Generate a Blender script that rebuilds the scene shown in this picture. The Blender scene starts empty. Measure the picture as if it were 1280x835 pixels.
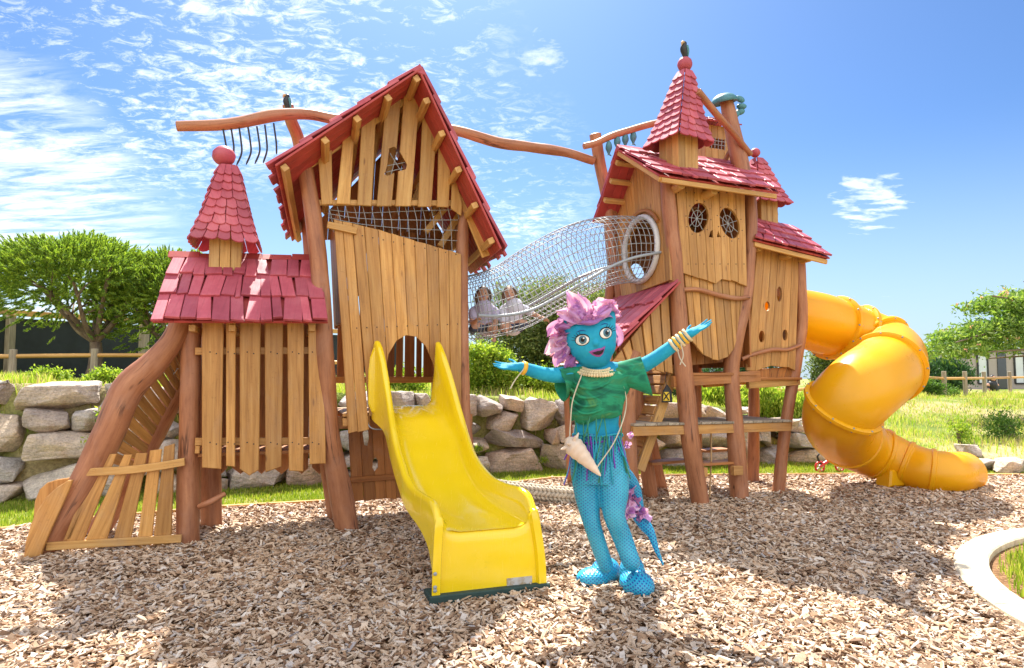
import bpy, bmesh, math, random
import numpy as np
from mathutils import Vector, Matrix, noise
PI = math.pi
R = math.radians
rnd = random.Random(11)
rs = np.random.RandomState(5)
SC = bpy.context.scene
COL = SC.collection

# ---------------------------------------------------------------- camera geometry
FPX, HC, PITCH = 800.0, 1.4, math.atan(52.5 / 800)
CP, SP = math.cos(PITCH), math.sin(PITCH)
AX = Vector((math.cos(R(19)), math.sin(R(19)), 0))      # along the play structure
BX = Vector((-math.sin(R(19)), math.cos(R(19)), 0))     # across it, away from the camera
EYE = Vector((0, 0, HC))
def ray(px, py):
    x = (px - 640) / FPX; y = (417.5 - py) / FPX
    return Vector((x, CP - y * SP, SP + y * CP))
def hit(px, py, n, c):
    d = ray(px, py)
    return EYE + d * ((c - n.dot(EYE)) / n.dot(d))
def pv(px, py, v): return hit(px, py, BX, v)
def pu(px, py, u): return hit(px, py, AX, u)
def pz(px, py, z=0.0): return hit(px, py, Vector((0, 0, 1)), z)
def pY(px, py, Y): return hit(px, py, Vector((0, 1, 0)), Y)
def W(u, v, z=0.0): return AX * u + BX * v + Vector((0, 0, z))
def uvz(p): return (AX.dot(p), BX.dot(p), p.z)
UP = Vector((0, 0, 1))

# ---------------------------------------------------------------- mesh builder
class MB:
    def __init__(s):
        s.v = []; s.f = []; s.uv = []; s.m = []; s.sm = []
    def add(s, vs, fs, uvf=None, mi=0, smooth=False):
        b = len(s.v); s.v.extend([Vector(q) for q in vs])
        for f in fs:
            s.f.append([b + i for i in f])
            s.uv.append([uvf(i) if uvf else (0.0, 0.0) for i in f])
            s.m.append(mi); s.sm.append(smooth)
    def build(s, name, mats, parent=None):
        me = bpy.data.meshes.new(name)
        me.from_pydata([tuple(q) for q in s.v], [], s.f)
        if not isinstance(mats, (list, tuple)): mats = [mats]
        for m in mats: me.materials.append(m)
        uvl = me.uv_layers.new(name='UVMap')
        uvl.data.foreach_set('uv', [c for f in s.uv for q in f for c in q])
        me.polygons.foreach_set('material_index', s.m)
        me.polygons.foreach_set('use_smooth', s.sm)
        me.update()
        o = bpy.data.objects.new(name, me); COL.objects.link(o)
        if parent: o.parent = parent
        return o

def inset(pts, nrm, c):
    n = len(pts); out = []
    for i in range(n):
        p0, p1, p2 = pts[i - 1], pts[i], pts[(i + 1) % n]
        e1 = (p1 - p0); e2 = (p2 - p1)
        if e1.length < 1e-6 or e2.length < 1e-6: out.append(p1.copy()); continue
        e1.normalize(); e2.normalize()
        n1 = nrm.cross(e1); n2 = nrm.cross(e2)
        b = n1 + n2
        if b.length < 1e-4: b = n1
        b.normalize(); k = max(0.35, b.dot(n1))
        out.append(p1 + b * (c / k))
    return out
def prism(mb, pts, tv, ch=0.004, mi=0, along=None):
    """closed plank: polygon pts pushed along the vector tv, both faces chamfered"""
    pts = [Vector(p) for p in pts]; tv = Vector(tv)
    nn = Vector((0, 0, 0))
    for i in range(1, len(pts) - 1): nn += (pts[i] - pts[0]).cross(pts[i + 1] - pts[0])
    if nn.length < 1e-9: return
    nn.normalize()
    if nn.dot(tv) < 0: pts.reverse(); nn = -nn
    t = tv.length; td = tv.normalized(); n = len(pts)
    ch = min(ch, t * .35)
    ins = inset(pts, nn, ch) if ch > 0 else pts
    rings = [ins, [p + td * ch for p in pts], [p + td * (t - ch) for p in pts], [p + td * t for p in ins]]
    if ch <= 0: rings = [pts, [p + td * t for p in pts]]
    nr = len(rings) - 1; V = [p for r in rings for p in r]
    F = [list(range(n - 1, -1, -1)), [nr * n + i for i in range(n)]]
    for k in range(nr):
        for i in range(n):
            j = (i + 1) % n
            F.append([k * n + i, k * n + j, (k + 1) * n + j, (k + 1) * n + i])
    if along is None:
        along = max(((pts[(i + 1) % n] - pts[i]) for i in range(n)), key=lambda e: e.length)
    L = Vector(along).normalized(); Wd = nn.cross(L).normalized()
    ro = rnd.random() * 40; ro2 = rnd.random() * 40; o = pts[0]
    mb.add(V, F, lambda i: ((V[i] - o).dot(L) + ro, (V[i] - o).dot(Wd) + (V[i] - o).dot(td) + ro2), mi)
def bar(mb, a, b, w, t, up=UP, ch=0.004, mi=0, bow=0.0):
    """straight board from a to b, w tall (along up), t thick, centred"""
    a = Vector(a); b = Vector(b); d = (b - a).normalized(); up = Vector(up)
    s = d.cross(up).normalized(); u2 = s.cross(d).normalized()
    n = 6 if bow else 1
    lo, hi = [], []
    for i in range(n + 1):
        k = i / n; q = a.lerp(b, k) + u2 * bow * math.sin(PI * k) - s * t / 2
        lo.append(q - u2 * w / 2); hi.append(q + u2 * w / 2)
    prism(mb, lo + hi[::-1], s * t, ch, mi, along=d)
def box(mb, c, ex, ey, ez, ch=0.004, mi=0):
    c = Vector(c); ex, ey, ez = Vector(ex), Vector(ey), Vector(ez)
    prism(mb, [c - ex - ey - ez, c + ex - ey - ez, c + ex + ey - ez, c - ex + ey - ez], ez * 2, ch, mi)
def crom(P, n=6):
    P = [Vector(p) for p in P]; out = []
    Q = [P[0] * 2 - P[1]] + P + [P[-1] * 2 - P[-2]]
    for i in range(1, len(Q) - 2):
        for k in range(n):
            t = k / n; a, b, c, d = Q[i - 1], Q[i], Q[i + 1], Q[i + 2]
            out.append(.5 * ((2 * b) + (c - a) * t + (2 * a - 5 * b + 4 * c - d) * t * t + (3 * b - a - 3 * c + d) * t ** 3))
    out.append(P[-1]); return out
def cr1(xs, n=6): return [q.x for q in crom([Vector((x, 0, 0)) for x in xs], n)]
def tube(mb, P, r, n=10, mi=0, smooth=True, wob=0.0, cap=True, closed=False):
    """swept tube along P; r is a number or list"""
    P = [Vector(p) for p in P]; m = len(P)
    rr = r if isinstance(r, (list, tuple)) else [r] * m
    T = []
    for i in range(m):
        if closed: t = P[(i + 1) % m] - P[i - 1]
        else: t = P[min(i + 1, m - 1)] - P[max(i - 1, 0)]
        T.append(t.normalized())
    ref = UP if abs(T[0].z) < .9 else Vector((1, 0, 0))
    a = T[0].cross(ref).normalized(); V = []; L = 0; Ls = []; seed = rnd.random() * 50
    for i in range(m):
        if i: L += (P[i] - P[i - 1]).length
        Ls.append(L)
        a = (a - T[i] * a.dot(T[i])).normalized(); b = T[i].cross(a)
        for k in range(n):
            an = 2 * PI * k / n
            w = 1 + (wob * noise.noise(Vector((math.cos(an) * 1.2 + seed, math.sin(an) * 1.2, L * 3.0))) if wob else 0)
            V.append(P[i] + (a * math.cos(an) + b * math.sin(an)) * rr[i] * w)
    F = []; M = m if closed else m - 1
    for i in range(M):
        for k in range(n):
            j = (k + 1) % n; i2 = (i + 1) % m
            F.append([i * n + k, i * n + j, i2 * n + j, i2 * n + k])
    ro = rnd.random() * 30; rav = sum(rr) / m
    def uvf(i): return (Ls[i // n] + ro, (i % n) / n * 2 * PI * rav + ro)
    mb.add(V, F, uvf, mi, smooth)
    if cap and not closed:
        for e, s in ((0, 1), (m - 1, -1)):
            base = [V[e * n + k] for k in range(n)]; c = P[e]
            ins = [c + (q - c) * .8 - T[e] * s * rr[e] * .1 for q in base]
            VV = base + ins
            FF = []
            for k in range(n):
                j = (k + 1) % n
                FF.append([k, n + k, n + j, j] if s > 0 else [k, j, n + j, n + k])
            FF.append([n + k for k in range(n)][::(-1 if s > 0 else 1)])
            mb.add(VV, FF, lambda i: (ro + .01 * i, ro), mi, False)
def log(mb, P, r, n=14, mi=0, sub=5, wob=.10):
    Q = crom(P, sub)
    rr = cr1(r, sub) if isinstance(r, (list, tuple)) else [r] * len(Q)
    tube(mb, Q, rr, n, mi, True, wob)
def lathe(mb, c, prof, n=20, ax=None, mi=0, smooth=True):
    """prof = [(radius, height)...] turned about the axis ax through c"""
    c = Vector(c); ax = Vector(ax or UP).normalized()
    a = ax.cross(Vector((1, .1, 0))).normalized(); b = ax.cross(a)
    V = []
    for (r, h) in prof:
        for k in range(n):
            an = 2 * PI * k / n; V.append(c + ax * h + (a * math.cos(an) + b * math.sin(an)) * max(r, 1e-4))
    F = [[i * n + k, i * n + (k + 1) % n, (i + 1) * n + (k + 1) % n, (i + 1) * n + k] for i in range(len(prof) - 1) for k in range(n)]
    mb.add(V, F, lambda i: ((i // n) * .05, (i % n) / n), mi, smooth)
def ellipsoid(mb, c, rx, ry, rz, rot=None, n=20, m=12, mi=0, disp=0.0):
    c = Vector(c); V = []; rot = rot or Matrix.Identity(3); sd = rnd.random() * 9
    for i in range(m + 1):
        th = PI * i / m
        for k in range(n):
            ph = 2 * PI * k / n
            q = Vector((rx * math.sin(th) * math.cos(ph), ry * math.sin(th) * math.sin(ph), rz * math.cos(th)))
            if disp: q *= 1 + disp * noise.noise(q * 6 / max(rx, rz) * .4 + Vector((sd, 0, 0)))
            V.append(c + rot @ q)
    F = [[i * n + k, (i + 1) * n + k, (i + 1) * n + (k + 1) % n, i * n + (k + 1) % n] for i in range(m) for k in range(n)]
    mb.add(V, F, lambda i: ((i % n) / n, (i // n) / m), mi, True)
def np_mesh(name, V, F, mats, parent=None, mi=None, uv=None, smooth=False):
    V = np.asarray(V, dtype=np.float32); F = np.asarray(F, dtype=np.int32); k = F.shape[1]
    me = bpy.data.meshes.new(name)
    me.vertices.add(len(V)); me.vertices.foreach_set('co', V.ravel())
    me.loops.add(F.size); me.loops.foreach_set('vertex_index', F.ravel())
    me.polygons.add(len(F)); me.polygons.foreach_set('loop_start', np.arange(0, F.size, k, dtype=np.int32))
    try: me.polygons.foreach_set('loop_total', np.full(len(F), k, dtype=np.int32))
    except Exception: pass
    if not isinstance(mats, (list, tuple)): mats = [mats]
    for m in mats: me.materials.append(m)
    if mi is not None: me.polygons.foreach_set('material_index', np.asarray(mi, dtype=np.int32))
    me.polygons.foreach_set('use_smooth', np.full(len(F), smooth, dtype=bool))
    me.update(calc_edges=True); me.validate()
    o = bpy.data.objects.new(name, me); COL.objects.link(o)
    if parent: o.parent = parent
    return o

# ---------------------------------------------------------------- things and tags
def thing(name, label, cat, loc=(0, 0, 0), group=None):
    o = bpy.data.objects.new(name, None); COL.objects.link(o); o.empty_display_size = .1
    o.location = loc; o['label'] = label; o['category'] = cat
    if group: o['group'] = group
    return o
def tag(o, label, cat, group=None):
    o['label'] = label; o['category'] = cat
    if group: o['group'] = group
    return o
def struct(o): o['kind'] = 'structure'; return o
def settle(root):
    """children were modelled in world space: keep them there under a moved Empty"""
    inv = Matrix.Translation(root.location).inverted()
    for c in root.children: c.matrix_parent_inverse = inv
def smooth_by_angle(o, ang=35):
    me = o.data; a = R(ang)
    bm = bmesh.new(); bm.from_mesh(me)
    for f in bm.faces: f.smooth = True
    for e in bm.edges:
        e.smooth = (len(e.link_faces) == 2 and e.calc_face_angle(0) < a)
    bm.to_mesh(me); bm.free()
def cut(o, cutters):
    """real openings: subtract the cutter meshes, then drop them"""
    par = o.parent; o.parent = None
    for c in cutters:
        mod = o.modifiers.new('b', 'BOOLEAN'); mod.object = c; mod.solver = 'EXACT'; mod.operation = 'DIFFERENCE'
    dg = bpy.context.evaluated_depsgraph_get(); dg.update()
    me = bpy.data.meshes.new_from_object(o.evaluated_get(dg))
    old = o.data; o.modifiers.clear(); o.data = me; o.parent = par
    for c in cutters:
        d = c.data; bpy.data.objects.remove(c); bpy.data.meshes.remove(d)
    if old.users == 0: bpy.data.meshes.remove(old)
def cutter(pts, tv):
    mb = MB(); tv = Vector(tv); prism(mb, [Vector(p) - tv * .5 for p in pts], tv, 0)
    return mb.build('cutter', [])
def voxel(o, size, mats, mi_fn=None, smooth_it=4):
    m = o.modifiers.new('r', 'REMESH'); m.mode = 'VOXEL'; m.voxel_size = size; m.use_smooth_shade = True
    s = o.modifiers.new('s', 'SMOOTH'); s.iterations = smooth_it; s.factor = .5
    dg = bpy.context.evaluated_depsgraph_get(); dg.update()
    me = bpy.data.meshes.new_from_object(o.evaluated_get(dg)); old = o.data
    o.modifiers.clear(); o.data = me
    if old.users == 0: bpy.data.meshes.remove(old)
    me.materials.clear()
    for q in mats: me.materials.append(q)
    for p in me.polygons:
        p.use_smooth = True
        p.material_index = mi_fn(p.center) if mi_fn else 0

# ---------------------------------------------------------------- materials
def nt_new(name):
    m = bpy.data.materials.new(name); m.use_nodes = True; nt = m.node_tree
    for n in list(nt.nodes): nt.nodes.remove(n)
    out = nt.nodes.new('ShaderNodeOutputMaterial')
    return m, nt, out
def nd(nt, t, **kw):
    n = nt.nodes.new(t)
    for k, v in kw.items():
        if k in n.inputs: n.inputs[k].default_value = v
        else: setattr(n, k, v)
    return n
def lk(nt, a, b): nt.links.new(a, b)
def ramp(nt, fac, stops):
    n = nt.nodes.new('ShaderNodeValToRGB'); e = n.color_ramp.elements
    while len(e) > 1: e.remove(e[-1])
    for i, (p, c) in enumerate(stops):
        q = e[0] if i == 0 else e.new(p)
        q.position = p; q.color = (*c, 1) if len(c) == 3 else c
    if fac is not None: lk(nt, fac, n.inputs[0])
    return n.outputs[0]
def mixc(nt, a, b, fac, mode='MIX'):
    n = nt.nodes.new('ShaderNodeMix'); n.data_type = 'RGBA'; n.blend_type = mode
    for s, i in ((fac, 0), (a, 6), (b, 7)):
        if hasattr(s, 'is_linked'): lk(nt, s, n.inputs[i])
        elif s is not None: n.inputs[i].default_value = s if i == 0 else (*s, 1)
    return n.outputs[2]
def vmap(nt, src, scale=(1, 1, 1), loc=(0, 0, 0)):
    n = nt.nodes.new('ShaderNodeMapping'); n.inputs['Scale'].default_value = scale; n.inputs['Location'].default_value = loc
    lk(nt, src, n.inputs[0]); return n.outputs[0]
def noi(nt, vec, scale, detail=3, rough=.55, dist=0.0):
    n = nd(nt, 'ShaderNodeTexNoise', Scale=scale, Detail=detail, Roughness=rough, Distortion=dist)
    if vec is not None: lk(nt, vec, n.inputs['Vector'])
    return n.outputs['Fac']
def math_(nt, op, a, b=None, clamp=False):
    n = nt.nodes.new('ShaderNodeMath'); n.operation = op; n.use_clamp = clamp
    for s, i in ((a, 0), (b, 1)):
        if hasattr(s, 'is_linked'): lk(nt, s, n.inputs[i])
        elif s is not None: n.inputs[i].default_value = s
    return n.outputs[0]
def finish(nt, out, col, rough=.6, bump=None, bs=.3, bd=.005, spec=.5, coat=0.0, coat_r=.1, metal=0.0):
    b = nt.nodes.new('ShaderNodeBsdfPrincipled')
    if hasattr(col, 'is_linked'): lk(nt, col, b.inputs['Base Color'])
    else: b.inputs['Base Color'].default_value = (*col, 1)
    if hasattr(rough, 'is_linked'): lk(nt, rough, b.inputs['Roughness'])
    else: b.inputs['Roughness'].default_value = rough
    b.inputs['Specular IOR Level'].default_value = spec; b.inputs['Metallic'].default_value = metal
    b.inputs['Coat Weight'].default_value = coat; b.inputs['Coat Roughness'].default_value = coat_r
    if bump is not None:
        n = nd(nt, 'ShaderNodeBump', Strength=bs, Distance=bd); lk(nt, bump, n.inputs['Height']); lk(nt, n.outputs[0], b.inputs['Normal'])
    lk(nt, b.outputs[0], out.inputs[0]); return b
def wood_mat(name, dark, mid, light, rough=.55, fine=28, long=1.6, knots=True, coat=.12, cracks=0.0):
    m, nt, out = nt_new(name)
    uv = nt.nodes.new('ShaderNodeTexCoord').outputs['UV']; geo = nt.nodes.new('ShaderNodeNewGeometry')
    g1 = noi(nt, vmap(nt, uv, (long, fine, 1)), 1.0, 4, .6, .4)
    g2 = noi(nt, vmap(nt, uv, (long * 3, fine * 4, 1)), 1.0, 3, .6)
    g = math_(nt, 'ADD', math_(nt, 'MULTIPLY', g1, .7), math_(nt, 'MULTIPLY', g2, .3))
    c = ramp(nt, g, [(.30, dark), (.48, mid), (.68, light)])
    isl = geo.outputs['Random Per Island']
    tone = ramp(nt, isl, [(0, (.74, .70, .66)), (.35, (.96, .93, .88)), (.7, (1.06, 1.02, 1.0)), (1, (1.22, 1.2, 1.12))])
    c = mixc(nt, c, tone, 1.0, 'MULTIPLY')
    big = noi(nt, vmap(nt, uv, (.9, 2.5, 1)), 1.0, 3, .6)
    c = mixc(nt, c, ramp(nt, big, [(.3, (.80, .78, .76)), (.6, (1.08, 1.07, 1.05))]), .8, 'MULTIPLY')
    if knots:
        v = nd(nt, 'ShaderNodeTexVoronoi', Scale=1.0); lk(nt, vmap(nt, uv, (2.3, 9, 1)), v.inputs['Vector'])
        k = ramp(nt, v.outputs['Distance'], [(.03, (.35, .25, .2)), (.10, (1, 1, 1))])
        c = mixc(nt, c, k, .8, 'MULTIPLY')
    if cracks:
        cn = noi(nt, vmap(nt, uv, (.8, 13, 1), (7, 3, 0)), 1.0, 3, .5, .3)
        ln = ramp(nt, cn, [(.478, (1, 1, 1)), (.492, (.22, .16, .12)), (.502, (.22, .16, .12)), (.516, (1, 1, 1))])
        brk = ramp(nt, noi(nt, vmap(nt, uv, (2.2, 4, 1)), 1.0, 2), [(.50, (0, 0, 0)), (.60, (1, 1, 1))])
        c = mixc(nt, c, ln, math_(nt, 'MULTIPLY', brk, cracks), 'MULTIPLY')
    ob = nt.nodes.new('ShaderNodeTexCoord').outputs['Object']
    wz = ramp(nt, noi(nt, vmap(nt, ob, (1.3, 1.3, .8)), 2.2, 6, .68, .8), [(.50, (0, 0, 0)), (.72, (1, 1, 1))])
    c = mixc(nt, c, tuple(.42 * (.5 * q + .5 * mid[1] * 1.1) / max(.05, mid[1]) * .62 for q in mid), math_(nt, 'MULTIPLY', wz, .34))
    sp = ramp(nt, noi(nt, ob, 34, 5, .75), [(.30, (.62, .58, .55)), (.42, (1, 1, 1))])
    c = mixc(nt, c, sp, .55, 'MULTIPLY')
    finish(nt, out, c, math_(nt, 'ADD', math_(nt, 'MULTIPLY', wz, .2), rough), g, .38, .005, .45, coat, .25)
    return m
def paint_mat(name, col, rough=.45, var=.25, bump=.12, scale=8, coat=.1):
    m, nt, out = nt_new(name)
    tc = nt.nodes.new('ShaderNodeTexCoord'); geo = nt.nodes.new('ShaderNodeNewGeometry')
    n = noi(nt, tc.outputs['Object'], scale, 5, .65)
    lo = tuple(c * (1 - var) for c in col); hi = tuple(min(1, c * (1 + var)) for c in col)
    c = ramp(nt, n, [(.3, lo), (.7, hi)])
    c = mixc(nt, c, ramp(nt, geo.outputs['Random Per Island'], [(0, (.86, .86, .86)), (1, (1.12, 1.12, 1.12))]), 1.0, 'MULTIPLY')
    n2 = noi(nt, tc.outputs['Object'], scale * 8, 3)
    finish(nt, out, c, rough, n2, bump, .003, .5, coat, .2)
    return m
def leaf_mat(name, cols, trans=.4, scale=1.5):
    m, nt, out = nt_new(name)
    tc = nt.nodes.new('ShaderNodeTexCoord'); geo = nt.nodes.new('ShaderNodeNewGeometry')
    f = math_(nt, 'ADD', math_(nt, 'MULTIPLY', geo.outputs['Random Per Island'], .6), math_(nt, 'MULTIPLY', noi(nt, tc.outputs['Object'], scale, 3), .5))
    k = len(cols)
    c = ramp(nt, f, [(.15 + .7 * i / (k - 1), q) for i, q in enumerate(cols)])
    d = nd(nt, 'ShaderNodeBsdfPrincipled', Roughness=.55); d.inputs['Specular IOR Level'].default_value = .3; lk(nt, c, d.inputs['Base Color'])
    t = nt.nodes.new('ShaderNodeBsdfTranslucent'); lk(nt, mixc(nt, c, (1.25, 1.3, .6), 1.0, 'MULTIPLY'), t.inputs[0])
    mx = nd(nt, 'ShaderNodeMixShader'); mx.inputs[0].default_value = trans
    lk(nt, d.outputs[0], mx.inputs[1]); lk(nt, t.outputs[0], mx.inputs[2]); lk(nt, mx.outputs[0], out.inputs[0])
    return m

M = {}
M['plank'] = wood_mat('honey plank', (.28, .125, .028), (.48, .24, .066), (.60, .345, .115))
M['plank_pale'] = wood_mat('pale plank', (.36, .17, .045), (.54, .30, .09), (.66, .42, .155))
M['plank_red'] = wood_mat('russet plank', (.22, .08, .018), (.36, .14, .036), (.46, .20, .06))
M['log'] = wood_mat('stripped log', (.22, .08, .036), (.36, .148, .07), (.47, .215, .105), .5, 16, 2.2, True, .08, .9)
M['grey_wood'] = wood_mat('weathered post', (.16, .13, .10), (.32, .27, .21), (.48, .42, .33), .8, 30, 2, True, 0)
M['red'] = paint_mat('red roof paint', (.43, .075, .11), .30, .22, .15, 6, .2)
def red_mat():
    m, nt, out = nt_new('worn red roof paint'); tc = nt.nodes.new('ShaderNodeTexCoord'); geo = nt.nodes.new('ShaderNodeNewGeometry'); o = tc.outputs['Object']; uv = tc.outputs['UV']
    c = ramp(nt, noi(nt, o, 3.5, 6, .65), [(.28, (.37, .055, .085)), (.5, (.47, .09, .125)), (.74, (.56, .15, .18))])
    c = mixc(nt, c, ramp(nt, geo.outputs['Random Per Island'], [(0, (.74, .72, .76)), (.5, (1, 1, 1)), (1, (1.18, 1.2, 1.15))]), 1.0, 'MULTIPLY')
    gr = noi(nt, vmap(nt, uv, (3, 60, 1)), 1.0, 4, .6)
    c = mixc(nt, c, ramp(nt, gr, [(.32, (.78, .76, .76)), (.5, (1, 1, 1))]), .7, 'MULTIPLY')
    ch = ramp(nt, noi(nt, o, 24, 6, .75), [(.69, (0, 0, 0)), (.75, (1, 1, 1))])
    c = mixc(nt, c, (.40, .25, .16), math_(nt, 'MULTIPLY', ch, .6))
    finish(nt, out, c, ramp(nt, noi(nt, o, 9, 4), [(.3, (.42, .42, .42)), (.7, (.65, .65, .65))]), gr, .35, .003, .4, .0, .2); return m
M['red'] = red_mat()
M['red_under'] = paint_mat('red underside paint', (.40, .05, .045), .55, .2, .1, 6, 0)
M['yellow'] = paint_mat('yellow gelcoat', (.88, .62, .008), .16, .05, .02, 1.2, .6)
def gel_mat():
    m, nt, out = nt_new('yellow gelcoat'); o = nt.nodes.new('ShaderNodeTexCoord').outputs['Object']
    c = ramp(nt, noi(nt, o, 1.4, 4), [(.3, (.84, .58, .006)), (.7, (.91, .65, .010))])
    dirt = ramp(nt, noi(nt, vmap(nt, o, (3, 3, 9)), 4, 7, .72, 1.5), [(.60, (0, 0, 0)), (.72, (1, 1, 1))])
    c = mixc(nt, c, (.42, .30, .03), math_(nt, 'MULTIPLY', dirt, .30))
    sc = ramp(nt, noi(nt, vmap(nt, o, (40, 3, 3)), 3, 3, .6, .6), [(.62, (0, 0, 0)), (.66, (1, 1, 1))])
    r_ = math_(nt, 'ADD', math_(nt, 'MULTIPLY', sc, .12), ramp(nt, noi(nt, o, 3, 5, .7), [(.3, (.10, .10, .10)), (.7, (.30, .30, .30))]))
    finish(nt, out, c, r_, noi(nt, o, 2.5, 3), .12, .02, .5, .5, .08); return m
M['yellow'] = gel_mat()
def poly_mat(name, col, tr, rough):
    m, nt, out = nt_new(name); b = nt.nodes.new('ShaderNodeBsdfPrincipled'); b.inputs['Base Color'].default_value = (*col, 1); b.inputs['Roughness'].default_value = rough
    b.inputs['Coat Weight'].default_value = .25; b.inputs['Coat Roughness'].default_value = .12
    o_ = nt.nodes.new('ShaderNodeTexCoord').outputs['Object']; lk(nt, ramp(nt, noi(nt, o_, 3.2, 6, .7), [(.3, (.22, .22, .22)), (.7, (.5, .5, .5))]), b.inputs['Roughness']); d_ = ramp(nt, noi(nt, o_, 7, 7, .74, 1.2), [(.62, (0, 0, 0)), (.74, (1, 1, 1))]); lk(nt, mixc(nt, col, tuple(q * .55 for q in col), math_(nt, 'MULTIPLY', d_, .3)), b.inputs['Base Color'])
    tc = nt.nodes.new('ShaderNodeTexCoord'); n = nd(nt, 'ShaderNodeBump', Strength=.06, Distance=.01); lk(nt, noi(nt, tc.outputs['Object'], 5, 4), n.inputs['Height']); lk(nt, n.outputs[0], b.inputs['Normal'])
    t = nt.nodes.new('ShaderNodeBsdfTranslucent'); t.inputs[0].default_value = (*[min(1, c * 1.05) for c in col], 1); mx = nd(nt, 'ShaderNodeMixShader'); mx.inputs[0].default_value = tr
    lk(nt, b.outputs[0], mx.inputs[1]); lk(nt, t.outputs[0], mx.inputs[2]); lk(nt, mx.outputs[0], out.inputs[0]); return m
M['orange'] = poly_mat('amber polyethylene', (.96, .53, .006), .32, .25)
M['black_metal'] = paint_mat('black iron', (.02, .02, .022), .5, .3, .2, 20, 0)
M['black'] = paint_mat('black paint', (.018, .018, .02), .5, .2, .1, 10, 0)
M['rubber'] = paint_mat('dark green rubber', (.02, .05, .045), .7, .2, .1, 10, 0)
M['steel'] = paint_mat('brushed grey metal', (.30, .33, .37), .35, .1, .05, 10, 0)
M['rope'] = paint_mat('steel rope net', (.34, .35, .37), .55, .15, .2, 60, 0)
M['white_ring'] = paint_mat('pale grey ring', (.62, .62, .63), .5, .06, .05, 8, 0)
M['teal'] = paint_mat('teal wood paint', (.055, .19, .23), .5, .35, .2, 9, .1)
M['tan'] = paint_mat('tan beak paint', (.52, .33, .16), .55, .2, .1, 9, 0)
CLOUD, SKY_STRENGTH, SUN_E, EXPOSURE, FULL = 14.0, .055, 5.0, 1.36, True
FILL_CLOUD = 13.5  # brightness of the fill cloud added behind the camera
# ================================================================ SETTING
# ---- sky, sun, camera
w = bpy.data.worlds.new('World'); SC.world = w; w.use_nodes = True
nt = w.node_tree
for n in list(nt.nodes): nt.nodes.remove(n)
out = nt.nodes.new('ShaderNodeOutputWorld'); bg = nt.nodes.new('ShaderNodeBackground')
SUNV = Vector((-0.42, 3.2, 5.0)).normalized()
sky = nt.nodes.new('ShaderNodeTexSky'); sky.sky_type = 'NISHITA'; sky.sun_disc = False
sky.sun_elevation = math.asin(SUNV.z); sky.sun_rotation = math.atan2(SUNV.x, SUNV.y)
sky.air_density = 1.0; sky.dust_density = 1.4; sky.ozone_density = 2.0; sky.altitude = 50
tc = nt.nodes.new('ShaderNodeTexCoord'); gen = tc.outputs['Generated']
sep = nt.nodes.new('ShaderNodeSeparateXYZ'); lk(nt, gen, sep.inputs[0])
zz = math_(nt, 'MAXIMUM', math_(nt, 'ADD', sep.outputs[2], .12), .05)
comb = nt.nodes.new('ShaderNodeCombineXYZ')
lk(nt, math_(nt, 'DIVIDE', sep.outputs[0], zz), comb.inputs[0]); lk(nt, math_(nt, 'DIVIDE', sep.outputs[1], zz), comb.inputs[1])
cl = comb.outputs[0]
def cone(px, py, r0, r1):
    d = ray(px, py).normalized()
    n = nt.nodes.new('ShaderNodeVectorMath'); n.operation = 'DOT_PRODUCT'; lk(nt, gen, n.inputs[0]); n.inputs[1].default_value = d
    mr = nd(nt, 'ShaderNodeMapRange'); lk(nt, n.outputs['Value'], mr.inputs[0])
    mr.inputs[1].default_value = math.cos(R(r1)); mr.inputs[2].default_value = math.cos(R(r0)); mr.interpolation_type = 'SMOOTHSTEP'
    return mr.outputs[0]
mack = noi(nt, vmap(nt, cl, (1.0, 1.45, 1)), 15, 9, .72, .6)
mackb = noi(nt, vmap(nt, cl, (1.0, 1.0, 1), (3, 1, 0)), 1.5, 4, .6)
m1 = math_(nt, 'MULTIPLY', mack, math_(nt, 'ADD', math_(nt, 'MULTIPLY', mackb, 1.1), .42))
m1 = ramp(nt, m1, [(.48, (0, 0, 0)), (.60, (.36, .36, .36)), (.80, (.95, .95, .95))])
c1 = math_(nt, 'MAXIMUM', math_(nt, 'MAXIMUM', cone(190, 20, 4, 17), cone(440, 60, 4, 15)), math_(nt, 'MULTIPLY', cone(620, 230, 2, 10), .75))
m1 = math_(nt, 'MULTIPLY', m1, c1)
# the bright swept bank at the left, in long streaks
st = nt.nodes.new('ShaderNodeMapping'); st.inputs['Rotation'].default_value = (0, 0, R(58)); st.inputs['Scale'].default_value = (1.1, 4.2, 1)
lk(nt, cl, st.inputs[0])
m2 = ramp(nt, noi(nt, st.outputs[0], 2.6, 9, .68, .5), [(.40, (0, 0, 0)), (.52, (.35, .35, .35)), (.70, (1, 1, 1))])
m2 = math_(nt, 'MULTIPLY', m2, math_(nt, 'MAXIMUM', cone(-20, 200, 2, 9), math_(nt, 'MAXIMUM', cone(90, 220, 1, 5.5), math_(nt, 'MULTIPLY', cone(60, 300, 2, 10), .85))))
puff = noi(nt, vmap(nt, cl, (1, 1.6, 1), (1, 5, 0)), 7, 7, .62, .3)
pc = math_(nt, 'MAXIMUM', math_(nt, 'MAXIMUM', cone(1088, 247, .2, 4.2), math_(nt, 'MULTIPLY', cone(680, 70, .2, 4), .8)), math_(nt, 'MAXIMUM', math_(nt, 'MULTIPLY', cone(1095, 370, .2, 4.5), .45), math_(nt, 'MULTIPLY', cone(640, 118, .2, 3), .8)))
m3 = ramp(nt, math_(nt, 'ADD', puff, math_(nt, 'MULTIPLY', math_(nt, 'SUBTRACT', pc, 1), .42)), [(.42, (0, 0, 0)), (.72, (.85, .85, .85))])
mask = math_(nt, 'MAXIMUM', math_(nt, 'MAXIMUM', m1, m2), m3, True)
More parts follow.
